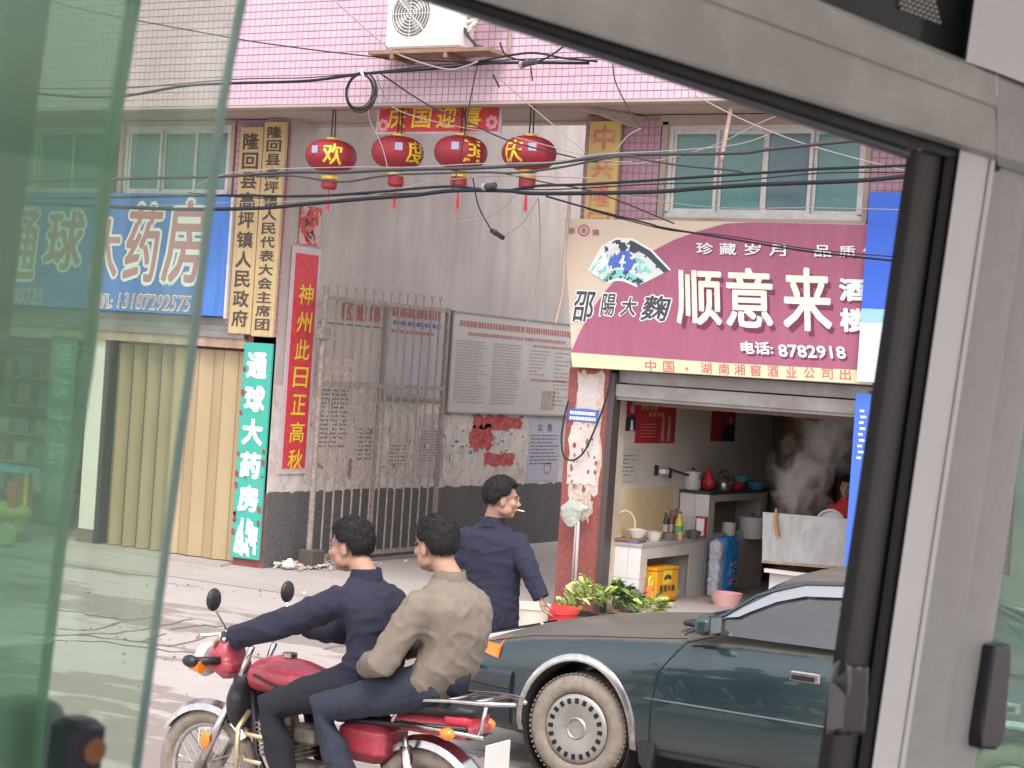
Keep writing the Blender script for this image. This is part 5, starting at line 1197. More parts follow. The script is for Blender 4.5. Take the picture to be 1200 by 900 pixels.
def hand_parts(mb, wrist, d, side, s=1, curl=.6):
    """palm and five separate fingers; d = direction of the hand, side = towards the thumb"""
    d = V(d).normalized(); t_ = (V(side)-d*V(side).dot(d)).normalized(); n_ = d.cross(t_)
    B = M((t_, d, n_)).transposed()
    mb.ell(wrist+d*.045*s, (.040*s, .052*s, .016*s), 12, mx=B)
    for k, (off, ln) in enumerate(((.027, .072), (.009, .080), (-.009, .074), (-.027, .058))):
        p = wrist+d*.075*s+t_*off*s; q = [p-d*.02*s, p]; dd = d.copy()
        for j in range(3):
            dd = (dd+n_*curl*(.7+.06*k)).normalized(); q.append(q[-1]+dd*ln*s*(.42, .33, .25)[j])
        mb.tube(q, [.0088*s, .0088*s, .0082*s, .0075*s, .006*s], 8)
    p = wrist+d*.03*s+t_*.030*s
    mb.tube([p-t_*.01*s, p+(t_*.9+d*.5).normalized()*.028*s, p+(t_*.7+d*.8+n_*.3).normalized()*.052*s, p+(t_*.4+d+n_*.6).normalized()*.072*s], [.011*s, .010*s, .009*s, .007*s], 8)
def esec(c, r_, f, a, b, n=18, pw=1.0):
    return [V(c)+r_*a*cos(2*pi*i/n)+f*b*sin(2*pi*i/n) for i in range(n)]
def hair_mesh(c, B, s, fl=30, thick=.016):
    """cap of hair with hairline, tufted"""
    me = bpy.data.meshes.new('hair'); bm = bmesh.new(); bmesh.ops.create_icosphere(bm, subdivisions=5, radius=1)
    out = []
    for v in bm.verts:
        p = v.co.normalized(); az = abs(math.degrees(atan2(p.x, p.y))); el = math.degrees(math.asin(max(-1, min(1, p.z))))
        if az < 50: lim = fl
        elif az < 70: lim = fl+(-6-fl)*(az-50)/20
        elif az < 92: lim = -6-6*(az-70)/22
        elif az < 112: lim = -12-30*(az-92)/20
        else: lim = -46
        q = V((p.x*.073, p.y*.093, p.z*.083))
        k = max(-1, min(1, (el-lim+5*noise.noise(p*9)+6*noise.noise(V((p.x*26, p.y*26, p.z*2))))/8))
        fall = 1+.6*max(0, p.z)+(.35 if az > 110 else 0)*max(0, -p.z+.3)
        t_ = thick*fall*k if k > 0 else .022*k
        sw = V((p.x*9+p.z*5, p.y*16, p.z*7))
        t_ += (.006*noise.noise(sw*.6)+.0025*noise.noise(V((p.x*45, p.y*45, p.z*7)))+.0015*noise.noise(V((p.x*90, p.y*90, p.z*12))))*max(k, 0)
        q = q+p*t_+V((0, -.015, .035)); v.co = c+B @ (q*s)
    bm.to_mesh(me); bm.free(); me.polygons.foreach_set('use_smooth', [True]*len(me.polygons))
    return me
def figure(name, label, loc, J, jk, tr, shoes=m_shoe, s=1.0, bulk=1.0, hands=True, wr=.012, collar=True, fl=30):
    o = root(name, label, 'person', loc)
    r_ = V(J['r']).normalized(); upb = (J['neck']-J['pelvis']).normalized(); f = upb.cross(r_).normalized()
    B = basis(J['look'], J.get('up', (0, 0, 1))); hc = J['head']
    sk = MB(); head_parts(sk, hc, B, s*1.09)
    sk.tube([hc+B @ V((0, -.03, -.04))*s, J['neck']+upb*.03, J['neck']-upb*.06], [.056*s, .062*s, .07*s], 14)
    def torso(mb, g, low=0.0):
        P0, P1 = J['pelvis'], J['neck']; L_ = (P1-P0).length; bend = J.get('bend', V((0, 0, 0)))
        prof = [(-.10+low, .155, .105), (.05, .165, .115), (.30, .160, .108), (.55, .178, .118), (.75, .19, .118), (.88, .178, .105), (.96, .12, .082), (1.03, .075, .07)]
        mb.rings([esec(P0+(P1-P0)*t_+bend*(4*t_*(1-t_)), r_, f, a*s*g, b*s*g) for t_, a, b in prof])
    torso(sk, .80)
    for k in ('l', 'r'):
        sh_, el, wr_, hp_, kn, an = [J[q+k] for q in ('sh', 'el', 'wr', 'hip', 'kn', 'an')]
        sk.tube([sh_, (sh_+el)/2, el, (el*.6+wr_*.4), wr_], [.048*s, .044*s, .036*s, .036*s, .026*s], 12)
        sk.tube([hp_, (hp_+kn)/2, kn, kn*.6+an*.4, an], [.060*s, .060*s, .045*s, .045*s, .036*s], 12)
        if hands: hand_parts(sk, wr_, J['hd'+k], J['th'+k], s, J.get('curl', .6))
    part('body', fuse(sk, .0065, 2), m_skin, o)
    # jacket: torso and sleeves in one surface
    jm = MB(); torso(jm, 1.10*bulk, J.get('hem', -.05))
    for k in ('l', 'r'):
        sh_, el, wr_ = J['sh'+k], J['el'+k], J['wr'+k]
        jm.ell(sh_, (.068*s*bulk,)*3, 12)
        jm.tube([sh_, sh_*.5+el*.5, el, el*.5+wr_*.5, wr_], [.074*s*bulk, .072*s*bulk, .067*s*bulk, .060*s*bulk, .050*s*bulk], 14)
    if collar: jm.tube([J['neck']-upb*.05, J['neck']+upb*.035*s], [.10*s, .074*s], 16)
    part('jacket', fuse(jm, .011, 2, wr, 6, (1, 1, 1.7)), jk, o)
    if collar: part('collar', fuse(MB().rings([[q+upb*dz*s for q in esec(J['neck']+upb*.012*s-f*.004, r_, f, .066*s+g_*s, .064*s+g_*s, 24)] for dz, g_ in ((-.02, .020), (.028, .013), (.050, .008), (.048, .001), (.0, .004), (-.02, .006))], cap=False, close=True), .0045, 1, .004, 12), jk, o)
    tm = MB(); tm.ell(J['pelvis'], (.155*s, .125*s, .12*s), 14)
    for k in ('l', 'r'):
        hp_, kn, an = J['hip'+k], J['kn'+k], J['an'+k]
        tm.tube([J['pelvis']*.4+hp_*.6, hp_*.7+kn*.3, kn, kn*.5+an*.5, an], [.115*s, .103*s, .080*s, .072*s, .066*s], 14)
    part('trousers', fuse(tm, .012, 3, wr*.7, 8, (1, 1, .8)), tr, o)
    for k in ('l', 'r'):
        a_ = J['an'+k]; fd = V(J['ft'+k]).normalized(); Bs = basis(fd, (0, 0, 1))
        part('shoe', fuse(MB().ell(a_+fd*.05*s+Bs @ V((0, 0, -.035)), (.045*s, .13*s, .045*s), 14, mx=Bs).ell(a_+Bs @ V((0, -.02, -.02)), (.042*s, .055*s, .05*s), 12, mx=Bs), .008, 2), shoes, o)
    hm = hair_mesh(hc, B, s*1.09, fl); st_ = MB()
    ctr = hc+B @ V((0, -.015, .035)); upv = B @ V((0, .25, 1))
    vv_ = [v.co.copy() for v in hm.vertices if (v.co-ctr).length > .094*s and (B.transposed() @ (v.co-hc)).z > -.07*s]
    for k in range(2600):
        if not vv_: break
        p = random.choice(vv_); n_ = (p-ctr).normalized(); tg = (n_*n_.dot(upv)-upv); tg = (tg+V((random.uniform(-.5, .5), random.uniform(-.5, .5), random.uniform(-.3, .3)))).normalized()
        tg = (tg-n_*tg.dot(n_)).normalized(); sd_ = tg.cross(n_)*.0013; ln = random.uniform(.012, .030)
        st_.add([p-sd_-n_*.003, p+sd_-n_*.003, p+tg*ln+n_*random.uniform(.0, .006)], [(0, 1, 2)])
    part('hair', hm, m_hair, o); part('hair_strand', st_, m_hair, o, kind='stuff')
    for k in ('l', 'r'):
        sh_, el, wr_ = J['sh'+k], J['el'+k], J['wr'+k]; d = (wr_-el).normalized(); Bc = basis(d, (0, 0, 1) if abs(d.z) < .9 else (1, 0, 0))
        ring = lambda c_, r0, BB: [c_+BB @ V((r0*cos(2*pi*i/20), 0, r0*sin(2*pi*i/20))) for i in range(20)]
        part('cuff', MB().rings([ring(wr_-d*.045*s, .053*s*bulk, Bc), ring(wr_-d*.042*s, .057*s*bulk, Bc), ring(wr_+d*.004*s, .054*s*bulk, Bc), ring(wr_+d*.006*s, .045*s*bulk, Bc), ring(wr_-d*.02*s, .043*s*bulk, Bc)], cap=False), jk, o, smooth=True)
    ey = MB(); lp = MB(); bw = MB()
    for k in (-1, 1):
        ey.ell(hc+B @ V((k*.031, .0835, .008))*s*1.06*1.03, (.012*s, .005*s, .0038*s), 8, mx=B)
        bw.tube([hc+B @ V((k*.015, .0875, .027))*s*1.06, hc+B @ V((k*.033, .084, .032))*s*1.06, hc+B @ V((k*.049, .073, .027))*s*1.06], .0034*s, 6)
    lp.ell(hc+B @ V((0, .093, -.056))*s*1.06, (.02*s, .006*s, .004*s), 8, mx=B).ell(hc+B @ V((0, .091, -.063))*s*1.06, (.017*s, .006*s, .005*s), 8, mx=B)
    part('eye', ey, m_eye, o, smooth=2); part('lips', lp, m_lip, o, smooth=2); part('eyebrow', bw, m_hair, o, smooth=2)
    return o, B
m_navy = mat('navy_jacket_cloth', (.017, .018, .038), .95, n=(30, (.024, .025, .048), .6), bump=.25, bs=90)
m_navy2 = mat('dark_navy_cloth', (.015, .016, .033), .95, n=(30, (.022, .023, .042), .6), bump=.25, bs=90)
m_tan = mat('taupe_jacket_cloth', (.20, .165, .13), .95, n=(20, (.155, .13, .10), .7), bump=.25, bs=90)
m_jean = mat('dark_denim', (.017, .021, .036), .95, n=(12, (.030, .036, .056), .8, .15, (1, 1, .6)), bump=.3, bs=120)
m_trou = mat('black_trousers', (.011, .012, .018), .95)
def hdg(deg): return V((sin(rad(deg)), cos(rad(deg)), 0))
# the walking man
Ym = 10.9; a = lambda x, y, dy=0: atY(x, y, Ym+dy)
rb_ = V((cos(rad(-14)), -sin(rad(-14)), 0)); fb_ = hdg(-14)
hd_ = a(589, 585); nk = a(577, 616); pv_m = a(577, 718)
J = dict(head=hd_, look=hdg(50)+V((0, 0, -.04)), neck=nk, pelvis=pv_m, r=rb_, hem=-.16,
         shl=nk-rb_*.175+V((0, 0, -.09)), shr=nk+rb_*.175+V((0, 0, -.095)),
         ell=a(546, 690), wrl=a(548, 738), elr=a(620, 664)-fb_*.02, wrr=a(634, 700, -.02), hdl=(0, .1, -1), thl=fb_, hdr=V((.35, 0, -1)), thr=fb_,
         hipl=pv_m-rb_*.085+V((0, 0, -.05)), hipr=pv_m+rb_*.085+V((0, 0, -.05)))
J['knl'] = J['hipl']+V((-.02, .14, -.30)); J['anl'] = V((J['hipl'].x-.03, Ym+.20, .08)); J['knr'] = J['hipr']+V((0, .0, -.32)); J['anr'] = V((J['hipr'].x, Ym-.20, .09)); J['ftl'] = fb_; J['ftr'] = fb_
man, Bm = figure('person', 'man in a dark navy jacket walking away with a cigarette in his mouth', (pv_m.x, Ym, 0), J, m_navy, m_trou, s=1.04, bulk=1.0, wr=.012, fl=26)
cg = root('cigarette', 'white cigarette held in the lips of the walking man', 'cigarette', hd_)
c0_ = hd_+Bm @ V((0, .092, -.060)); dc = Bm @ V((.15, 1, -.12))
part('paper', MB().tube([c0_, c0_+dc*.058], .0045, 8), m_wht, cg, smooth=2); part('ash', MB().tube([c0_+dc*.058, c0_+dc*.066], .0043, 8), mat('ash_grey', (.25, .24, .23), .9), cg)
# the riders
YM = 7.2
w_ = lambda x, z, dy=0: V((x, YM+dy, z))
J = dict(head=w_(-5.060, 1.435), look=(-1, -.12, -.10), neck=w_(-4.960, 1.29), pelvis=w_(-4.910, .86), r=V((0, 1, 0)), bend=V((.07, 0, 0)), hem=-.04,
         shl=w_(-4.980, 1.205, -.165), shr=w_(-4.980, 1.205, .165), ell=w_(-5.270, 1.06, -.23), elr=w_(-5.250, 1.0, .22), wrl=w_(-5.475, .985, -.29), wrr=w_(-5.475, .99, .29),
         hdl=(-1, -.1, -.12), hdr=(-1, .1, -.12), thl=(0, 1, .2), thr=(0, -1, .2), curl=.95,
         hipl=w_(-4.92, .83, -.10), hipr=w_(-4.92, .83, .10), knl=w_(-5.33, .68, -.17), knr=w_(-5.33, .68, .17), anl=w_(-5.20, .33, -.17), anr=w_(-5.20, .33, .17), ftl=(-1, -.1, -.1), ftr=(-1, .1, -.1))
J['r'] = V((0, 1, 0))
figure('person', 'motorcycle driver in a dark navy jacket gripping the handlebar', (-4.9, YM, 0), J, m_navy2, m_trou, s=.93, bulk=1.10, wr=.014, fl=24)
J = dict(head=w_(-4.600, 1.485), look=(-1, .22, -.08), neck=w_(-4.510, 1.335), pelvis=w_(-4.510, .93), r=V((0, 1, 0)), bend=V((.055, 0, 0)), hem=-.17,
         shl=w_(-4.540, 1.24, -.175), shr=w_(-4.540, 1.24, .175), ell=w_(-4.660, .975, -.275), elr=w_(-4.790, 1.0, .24), wrl=w_(-4.840, .925, -.11), wrr=w_(-5.000, .95, .18),
         hdl=(-1, .4, -.3), hdr=(-1, -.4, -.3), thl=(0, .3, 1), thr=(0, -.3, 1), curl=.7,
         hipl=w_(-4.505, .88, -.11), hipr=w_(-4.505, .88, .11), knl=w_(-5.025, .72, -.20), knr=w_(-5.025, .72, .20), anl=w_(-4.845, .39, -.20), anr=w_(-4.845, .39, .20), ftl=(-1, -.15, -.25), ftr=(-1, .15, -.25))
figure('person', 'pillion passenger in a taupe jacket and blue jeans riding behind the driver', (-4.45, YM, 0), J, m_tan, m_jean, shoes=mat('pale_shoe', (.5, .47, .43), .6), s=.94, bulk=1.15, wr=.011, fl=26)
# the girl in the kitchen
Yg = 17.3; g_ = atY(993, 572, Yg); 
J = dict(head=g_, look=(.15, -1, -.1), neck=g_+V((0, .02, -.13)), pelvis=g_+V((.02, .02, -.52)), r=V((-1, 0, 0)), hem=-.08)
for k, sg in (('l', 1), ('r', -1)):
    J['sh'+k] = g_+V((.13*sg, .02, -.20)); J['el'+k] = g_+V((.17*sg, -.08, -.40)); J['wr'+k] = g_+V((.10*sg, -.25, -.46)); J['hd'+k] = (0, -1, -.1); J['th'+k] = (-sg, 0, .2)
    J['hip'+k] = g_+V((.07*sg, .02, -.55)); J['kn'+k] = V((g_.x+.08*sg, Yg, .62)); J['an'+k] = V((g_.x+.08*sg, Yg+.02, .27)); J['ft'+k] = (0, -1, 0)
figure('person', 'dark-haired girl in a red coat standing in the steam behind the metal board', (g_.x, Yg, KF), J, mat('red_coat', (.50, .03, .04), .8), m_trou, s=.80, wr=.008, fl=32)

# ------------------------------------------------------------------ motorcycle
mo = root('motorcycle', 'red motorcycle with chrome fender carrying two men across the street', 'motorcycle', (-5.2, YM, 0))
m_mred = mat('motorcycle_red', (.42, .03, .06), .38, coat=.25, n=(5, (.38, .05, .07), .6), n2=(45, (.36, .16, .15), .25, .08)); m_chr = mat('chrome', (.62, .61, .60), .22, 1, n=(25, (.42, .39, .36), .7)); m_tyre = mat('dusty_tyre', (.20, .165, .13), .95, n=(20, (.30, .26, .21), .8), bump=.3)
m_eng = mat('engine_alloy', (.40, .37, .31), .45, .6, n=(20, (.22, .18, .13), .8)); m_blk = mat('black_plastic', (.018, .018, .02), .45); m_amb = mat('amber_lens', (.80, .22, .02), .25, coat=.5)
FX_, RX_, AZ = -5.80, -4.55, .29
def mpart(n, mb, m, **k): return part(n, mb, m, k.pop('parent', mo), **k)
for x in (FX_, RX_):
    wv = mpart('wheel', MB().tube([(x+.252*cos(2*pi*i/48), YM, AZ+.252*sin(2*pi*i/48)) for i in range(48)], .040 if x == FX_ else .05, 10, close=True), m_tyre, smooth=2, label='front wheel' if x == FX_ else 'rear wheel')
    mpart('rim', MB().tube([(x+.215*cos(2*pi*i/48), YM, AZ+.215*sin(2*pi*i/48)) for i in range(48)], .017, 8, close=True), m_chr, parent=wv, smooth=2)
    mpart('hub', MB().lathe([(0, -.06), (.05, -.06), (.07, -.03), (.07, .03), (.05, .06), (0, .06)], (x, YM, AZ), 'Y', 20), m_eng, parent=wv, smooth=True)
    s_ = MB()
    for i in range(36):
        a_ = 2*pi*i/36; b_ = a_+(.35 if i % 2 else -.35); sd_ = .045 if i % 4 < 2 else -.045
        s_.tube([(x+.06*cos(b_), YM+sd_, AZ+.06*sin(b_)), (x+.212*cos(a_), YM, AZ+.212*sin(a_))], .0022, 4)
    mpart('spoke', s_, m_chr, parent=wv, kind='stuff')
def arcs(x, R_, a0, a1, hw, dz=.02, n=14):
    return MB().rings([[V((x+(R_+k[0])*cos(a_), YM+k[1], AZ+(R_+k[0])*sin(a_))) for k in ((-.03, -hw), (.0, -hw*.8), (dz, 0), (.0, hw*.8), (-.03, hw), (-.025, hw*.9), (.012, 0), (-.025, -hw*.9))] for a_ in [a0+(a1-a0)*i/n for i in range(n+1)]])
mpart('front_fender', arcs(FX_, .315, rad(38), rad(150), .055), m_chr, smooth=True)
mpart('rear_fender', arcs(RX_, .335, rad(15), rad(120), .07), m_chr, smooth=True)
for dy in (-.085, .085):
    mpart('fork', MB().tube([(FX_, YM+dy, AZ), (-5.62, YM+dy, .66)], .021, 10).tube([(-5.62, YM+dy, .66), (-5.52, YM+dy, .92)], .015, 10), m_chr, smooth=2)
    mpart('indicator', MB().tube([(FX_-.02+.0, YM+dy*1.9, .80), (FX_+.05, YM+dy*1.9, .80)], [.02, .032], 10).tube([(FX_+.05, YM+dy, .80), (FX_+.04, YM+dy*1.9, .80)], .01, 6), m_amb)
    mpart('fork_reflector', MB().ell((-5.74, YM+dy*1.35, .45), (.03, .012, .045), 10), m_amb, smooth=2)
    mpart('shock_absorber', MB().tube([(RX_, YM+dy*1.3, AZ+.02), (-4.62, YM+dy*1.3, .66)], .014, 8).tube([(RX_-.01, YM+dy*1.3, .36), (-4.61, YM+dy*1.3, .60)], .028, 10), m_chr, smooth=2)
mpart('headlight_cowl', fuse(MB().ell((-5.73, YM, .84), (.085, .10, .10)).cbox((-5.70, YM, .80), (.12, .20, .12), bev=.04), .01, 3), m_mred)
mpart('headlight', MB().lathe([(0, 0), (.07, .004), (.085, .03), (.08, .05)], (-5.82, YM, .81), mx=M(((0, 0, -1), (0, 1, 0), (1, 0, 0)))), mat('lamp_glass', (.5, .5, .5), .1), smooth=True)
mpart('fork_shroud', fuse(MB().ell((-5.60, YM, .64), (.07, .13, .14)).ell((-5.58, YM, .74), (.06, .12, .08)), .01, 3), m_blk)
mpart('indicator_stalk', MB().tube([(-5.70, YM-.09, .83), (-5.80, YM-.19, .825)], .02, 8).ell((-5.80, YM-.19, .825), (.045, .03, .03), 10), m_blk, smooth=2)
mpart('handlebar', MB().tube(smooth_path([V(q) for q in ((-5.46, YM-.37, .985), (-5.56, YM-.26, .985), (-5.58, YM-.12, .96), (-5.56, YM, .94), (-5.58, YM+.12, .96), (-5.56, YM+.26, .985), (-5.46, YM+.37, .985))]), .012, 8), m_chr, smooth=2)
for sg in (-1, 1):
    mpart('grip', MB().tube([(-5.56, YM+sg*.25, .985), (-5.47, YM+sg*.36, .985)], .018, 10), m_blk)
    mpart('lever', MB().tube([(-5.58, YM+sg*.22, .985), (-5.66, YM+sg*.30, .975), (-5.62, YM+sg*.37, .97)], .007, 6), m_chr)
    mi = mpart('mirror', MB().tube([(-5.56, YM+sg*.22, .99), (-5.60, YM+sg*.27, 1.09)], .006, 6), m_chr)
    mpart('mirror_head', fuse(MB().ell((-5.61, YM+sg*.28, 1.145), (.022, .05, .055), 14), .006, 1), m_blk, parent=mi)
mpart('instrument_pod', MB().cbox((-5.62, YM, .955), (.1, .2, .07), bev=.02), m_blk)
tk = MB()
tk.rings([esec((x, YM, zc), V((0, 1, 0)), V((0, 0, 1)), a_, b_, 18) for x, zc, a_, b_ in ((-5.56, .77, .04, .03), (-5.53, .78, .10, .075), (-5.42, .795, .13, .095), (-5.28, .79, .13, .09), (-5.14, .785, .10, .065), (-5.08, .785, .06, .04))])
mpart('fuel_tank', fuse(tk, .01, 3), m_mred)
mpart('tank_stripe', MB().tube([(-5.47, YM-.129, .80), (-5.36, YM-.134, .77), (-5.22, YM-.126, .755)], .006, 6), m_blk)
mpart('fuel_cap', MB().lathe([(0, 0), (.035, 0), (.035, .02), (0, .02)], (-5.36, YM, .885), n=16), m_chr)
st_ = MB().rings([esec((x, YM, zc), V((0, 1, 0)), V((0, 0, 1)), a_, b_, 16) for x, zc, a_, b_ in ((-5.14, .755, .08, .03), (-5.0, .745, .11, .045), (-4.8, .75, .125, .045), (-4.6, .775, .13, .05), (-4.36, .79, .12, .045), (-4.28, .79, .09, .03))])
mpart('seat', fuse(st_, .01, 3), m_blk)
mpart('side_cover', fuse(MB().cbox((-4.86, YM, .58), (.26, .24, .20), bev=.05), .01, 3), m_mred)
mpart('tail_cowl', fuse(MB().cbox((-4.50, YM, .705), (.42, .20, .09), bev=.03), .01, 3), m_mred)
mpart('frame_tube', MB().tube([(-5.56, YM-.03, .80), (-5.48, YM-.05, .42), (-5.3, YM-.10, .22), (-4.95, YM-.10, .24), (-4.75, YM-.1, .45)], .016, 8).tube([(-5.5, YM, .72), (-5.0, YM-.09, .66), (-4.3, YM-.11, .72)], .014, 8).tube([(-5.56, YM+.03, .80), (-5.48, YM+.05, .42), (-5.3, YM+.10, .22), (-4.95, YM+.10, .24)], .016, 8), m_blk, smooth=2)
mpart('swing_arm', MB().tube([(-5.0, YM-.1, .32), (RX_, YM-.1, AZ)], .02, 8).tube([(-5.0, YM+.1, .32), (RX_, YM+.1, AZ)], .02, 8), m_blk)
en = mpart('engine', fuse(MB().cbox((-5.22, YM, .33), (.30, .24, .17), bev=.05).ell((-5.12, YM-.11, .33), (.10, .035, .09)).ell((-5.3, YM-.11, .33), (.075, .035, .07)), .008, 2), m_eng)
for k in range(8): mpart('cooling_fin', MB().cbox((-5.33-.012*k*.6, YM, .43+.02*k), (.19, .21-.006*k, .008), bev=.003), m_eng, parent=en)
mpart('cylinder', MB().tube([(-5.30, YM, .40), (-5.36, YM, .62)], .055, 14), m_eng, parent=en)
mpart('carburettor', MB().cbox((-5.2, YM-.03, .55), (.12, .1, .1), bev=.02), m_eng)
gb = MB()
for dz in (0, .12): gb.tube([(-5.50, YM-.12, .42+dz), (-5.42, YM-.21, .42+dz), (-5.32, YM-.22, .42+dz)], .011, 8)
gb.tube([(-5.50, YM-.1, .30), (-5.48, YM-.2, .36), (-5.48, YM-.2, .56), (-5.50, YM-.1, .62)], .013, 8)
mpart('crash_bar', gb, mat('crash_bar_gold', (.55, .47, .28), .35, .7), smooth=2)
mpart('exhaust', MB().tube(smooth_path([V(q) for q in ((-5.38, YM+.1, .46), (-5.46, YM+.13, .30), (-5.30, YM+.15, .2), (-4.9, YM+.16, .24), (-4.3, YM+.19, .36))]), .03, 10), m_chr, smooth=2)
mpart('silencer', MB().tube([(-4.85, YM-.17, .25), (-4.7, YM-.18, .27), (-4.28, YM-.19, .36)], [.025, .045, .042], 12), m_chr, smooth=2)
mpart('chain_case', MB().cbox((-4.78, YM-.13, .33), (.5, .03, .1), bev=.02), m_chr)
for sg in (-1, 1):
    mpart('footpeg', MB().tube([(-5.15, YM+sg*.12, .27), (-5.15, YM+sg*.25, .27)], .014, 8), m_blk); mpart('footpeg', MB().tube([(-4.83, YM+sg*.12, .32), (-4.83, YM+sg*.27, .32)], .014, 8), m_blk)
    mpart('rack_rail', MB().tube(smooth_path([V(q) for q in ((-4.68, YM+sg*.13, .70), (-4.60, YM+sg*.14, .80), (-4.42, YM+sg*.15, .835), (-4.20, YM+sg*.13, .85), (-4.10, YM+sg*.04, .85))]), .010, 8), m_chr, smooth=2)
    mpart('indicator', MB().ell((-4.36, YM+sg*.17, .70), (.04, .03, .028), 10).tube([(-4.36, YM, .70), (-4.36, YM+sg*.16, .70)], .009, 6), m_amb, smooth=2)
mpart('rack_bar', MB().tube([(-4.62, YM-.15, .71), (-4.20, YM-.13, .70)], .010, 8).tube([(-4.40, YM-.13, .835), (-4.40, YM+.13, .835)], .01, 6).tube([(-4.26, YM-.13, .845), (-4.26, YM+.13, .845)], .01, 6).tube([(-4.2, YM-.12, .85), (-4.22, YM-.13, .70)], .01, 6), m_chr, smooth=2)
tl = mpart('tail_light', fuse(MB().cbox((-4.37, YM, .745), (.14, .20, .09), bev=.03), .008, 2), mat('tail_red', (.62, .03, .06), .25, coat=.5))
mpart('tail_light_base', MB().cbox((-4.36, YM, .685), (.13, .16, .04), bev=.01), m_blk)
mpart('number_plate', MB().cbox((-4.20, YM, .60), (.01, .2, .13), bev=.003), mat('plate_white', (.6, .6, .56), .5))

# ------------------------------------------------------------------ the parked car
car = root('parked_car', 'dark green-blue saloon car with dusty hood parked before the eatery', 'car', (-3.8, 10.31, 0))
m_paint = mat('dark_green_blue_paint', (.018, .037, .043), .26, .3, coat=.9, n=(3, (.026, .046, .050), .7)); m_dust = mat('dusty_paint', (.22, .205, .185), .75, n=(5, (.12, .125, .12), .8), n2=(30, (.28, .26, .23), .5))
CY = 10.31
ST = [(-6.03, .50, .34, .48, .50), (-6.01, .60, .27, .54, .57), (-5.94, .70, .23, .58, .62), (-5.84, .775, .21, .665, .70), (-5.68, .82, .20, .715, .765), (-5.40, .845, .20, .775, .84), (-5.05, .856, .20, .82, .885), (-4.65, .86, .20, .86, .93),
      (-4.35, .862, .20, .885, .955), (-3.7, .865, .20, .905, .97), (-3.0, .865, .20, .915, .975), (-2.4, .86, .21, .925, .99), (-1.9, .85, .23, .915, .985), (-1.55, .82, .26, .89, .95), (-1.40, .76, .30, .82, .86), (-1.37, .66, .36, .72, .75)]
def half(w, zb, zs, zt):
    h = zs-zb
    return [(.0, zb), (.55*w, zb), (.93*w, zb), (.985*w, zb+.12*h), (1.0*w, zb+.35*h), (1.0*w, zb+.58*h), (.985*w, zb+.82*h), (.945*w, zb+.97*h), (.86*w, zs+.25*(zt-zs)), (.5*w, zs+.82*(zt-zs)), (0, zt)]
bm_ = MB(); rs = []
for x, w, zb, zs, zt in ST:
    h = half(w, zb, zs, zt)
    rs.append([V((x, CY-y, z)) for y, z in h]+[V((x, CY+y, z)) for y, z in reversed(h[1:-1])])
bm_.rings(rs)
shell = mod(bm_.mesh('shell'), ('SUBSURF', dict(levels=2, render_levels=2)))
FXC, RXC, RZC = -5.03, -2.55, .30
cut = MB()
for x in (FXC, RXC):
    for s0, s1 in ((CY-1.0, CY-.55), (CY+.55, CY+1.0)): cut.lathe([(0, s0-CY), (.385, s0-CY), (.385, s1-CY), (0, s1-CY)], (x, CY, RZC), n=40, mx=M(((.9, 0, 0), (0, 0, 1), (0, -1, 0))))
co_ = bpy.data.objects.new('cutter', cut.mesh('cut')); COL.objects.link(co_)
shell = mod(shell, ('BOOLEAN', dict(operation='DIFFERENCE', object=co_, solver='EXACT'))); bpy.data.objects.remove(co_)
shell.polygons.foreach_set('use_smooth', [True]*len(shell.polygons)); shell.set_sharp_from_angle(angle=rad(35))
bvh = BVHTree.FromPolygons([v.co.copy() for v in shell.vertices], [tuple(p.vertices) for p in shell.polygons])
# dust lies on faces that look up: real second material by slope
dm = m_paint.node_tree
ge = dm.nodes.new('ShaderNodeNewGeometry'); sx = dm.nodes.new('ShaderNodeSeparateXYZ'); dm.links.new(ge.outputs['Normal'], sx.inputs[0])
tn = dm.nodes.new('ShaderNodeTexNoise'); tn.inputs['Scale'].default_value = 9; tn.inputs['Detail'].default_value = 6; tcx = dm.nodes.new('ShaderNodeTexCoord'); dm.links.new(tcx.outputs['Object'], tn.inputs[0])
ma_ = dm.nodes.new('ShaderNodeMath'); ma_.operation = 'MULTIPLY_ADD'; ma_.inputs[1].default_value = .25; dm.links.new(tn.outputs[0], ma_.inputs[0]); dm.links.new(sx.outputs[2], ma_.inputs[2])
r1 = dm.nodes.new('ShaderNodeMapRange'); r1.inputs[1].default_value = .86; r1.inputs[2].default_value = 1.05; r1.inputs[4].default_value = .85; dm.links.new(ma_.outputs[0], r1.inputs[0])
sz_ = dm.nodes.new('ShaderNodeSeparateXYZ'); dm.links.new(tcx.outputs['Object'], sz_.inputs[0])
r2 = dm.nodes.new('ShaderNodeMapRange'); r2.inputs[1].default_value = .50; r2.inputs[2].default_value = .15; r2.inputs[4].default_value = .35; dm.links.new(sz_.outputs[2], r2.inputs[0])
mxm = dm.nodes.new('ShaderNodeMath'); mxm.operation = 'MAXIMUM'; dm.links.new(r1.outputs[0], mxm.inputs[0]); dm.links.new(r2.outputs[0], mxm.inputs[1])
b_p = dm.nodes['Principled BSDF']; b_d = dm.nodes.new('ShaderNodeBsdfDiffuse'); b_d.inputs[0].default_value = (.125, .115, .10, 1)
ms = dm.nodes.new('ShaderNodeMixShader'); dm.links.new(mxm.outputs[0], ms.inputs[0]); dm.links.new(b_p.outputs[0], ms.inputs[1]); dm.links.new(b_d.outputs[0], ms.inputs[2]); dm.links.new(ms.outputs[0], dm.nodes['Material Output'].inputs[0])
cp_ = lambda n, mb, m, **k: part(n, mb, m, k.pop('parent', car), **k)
body = cp_('body', shell, m_paint)
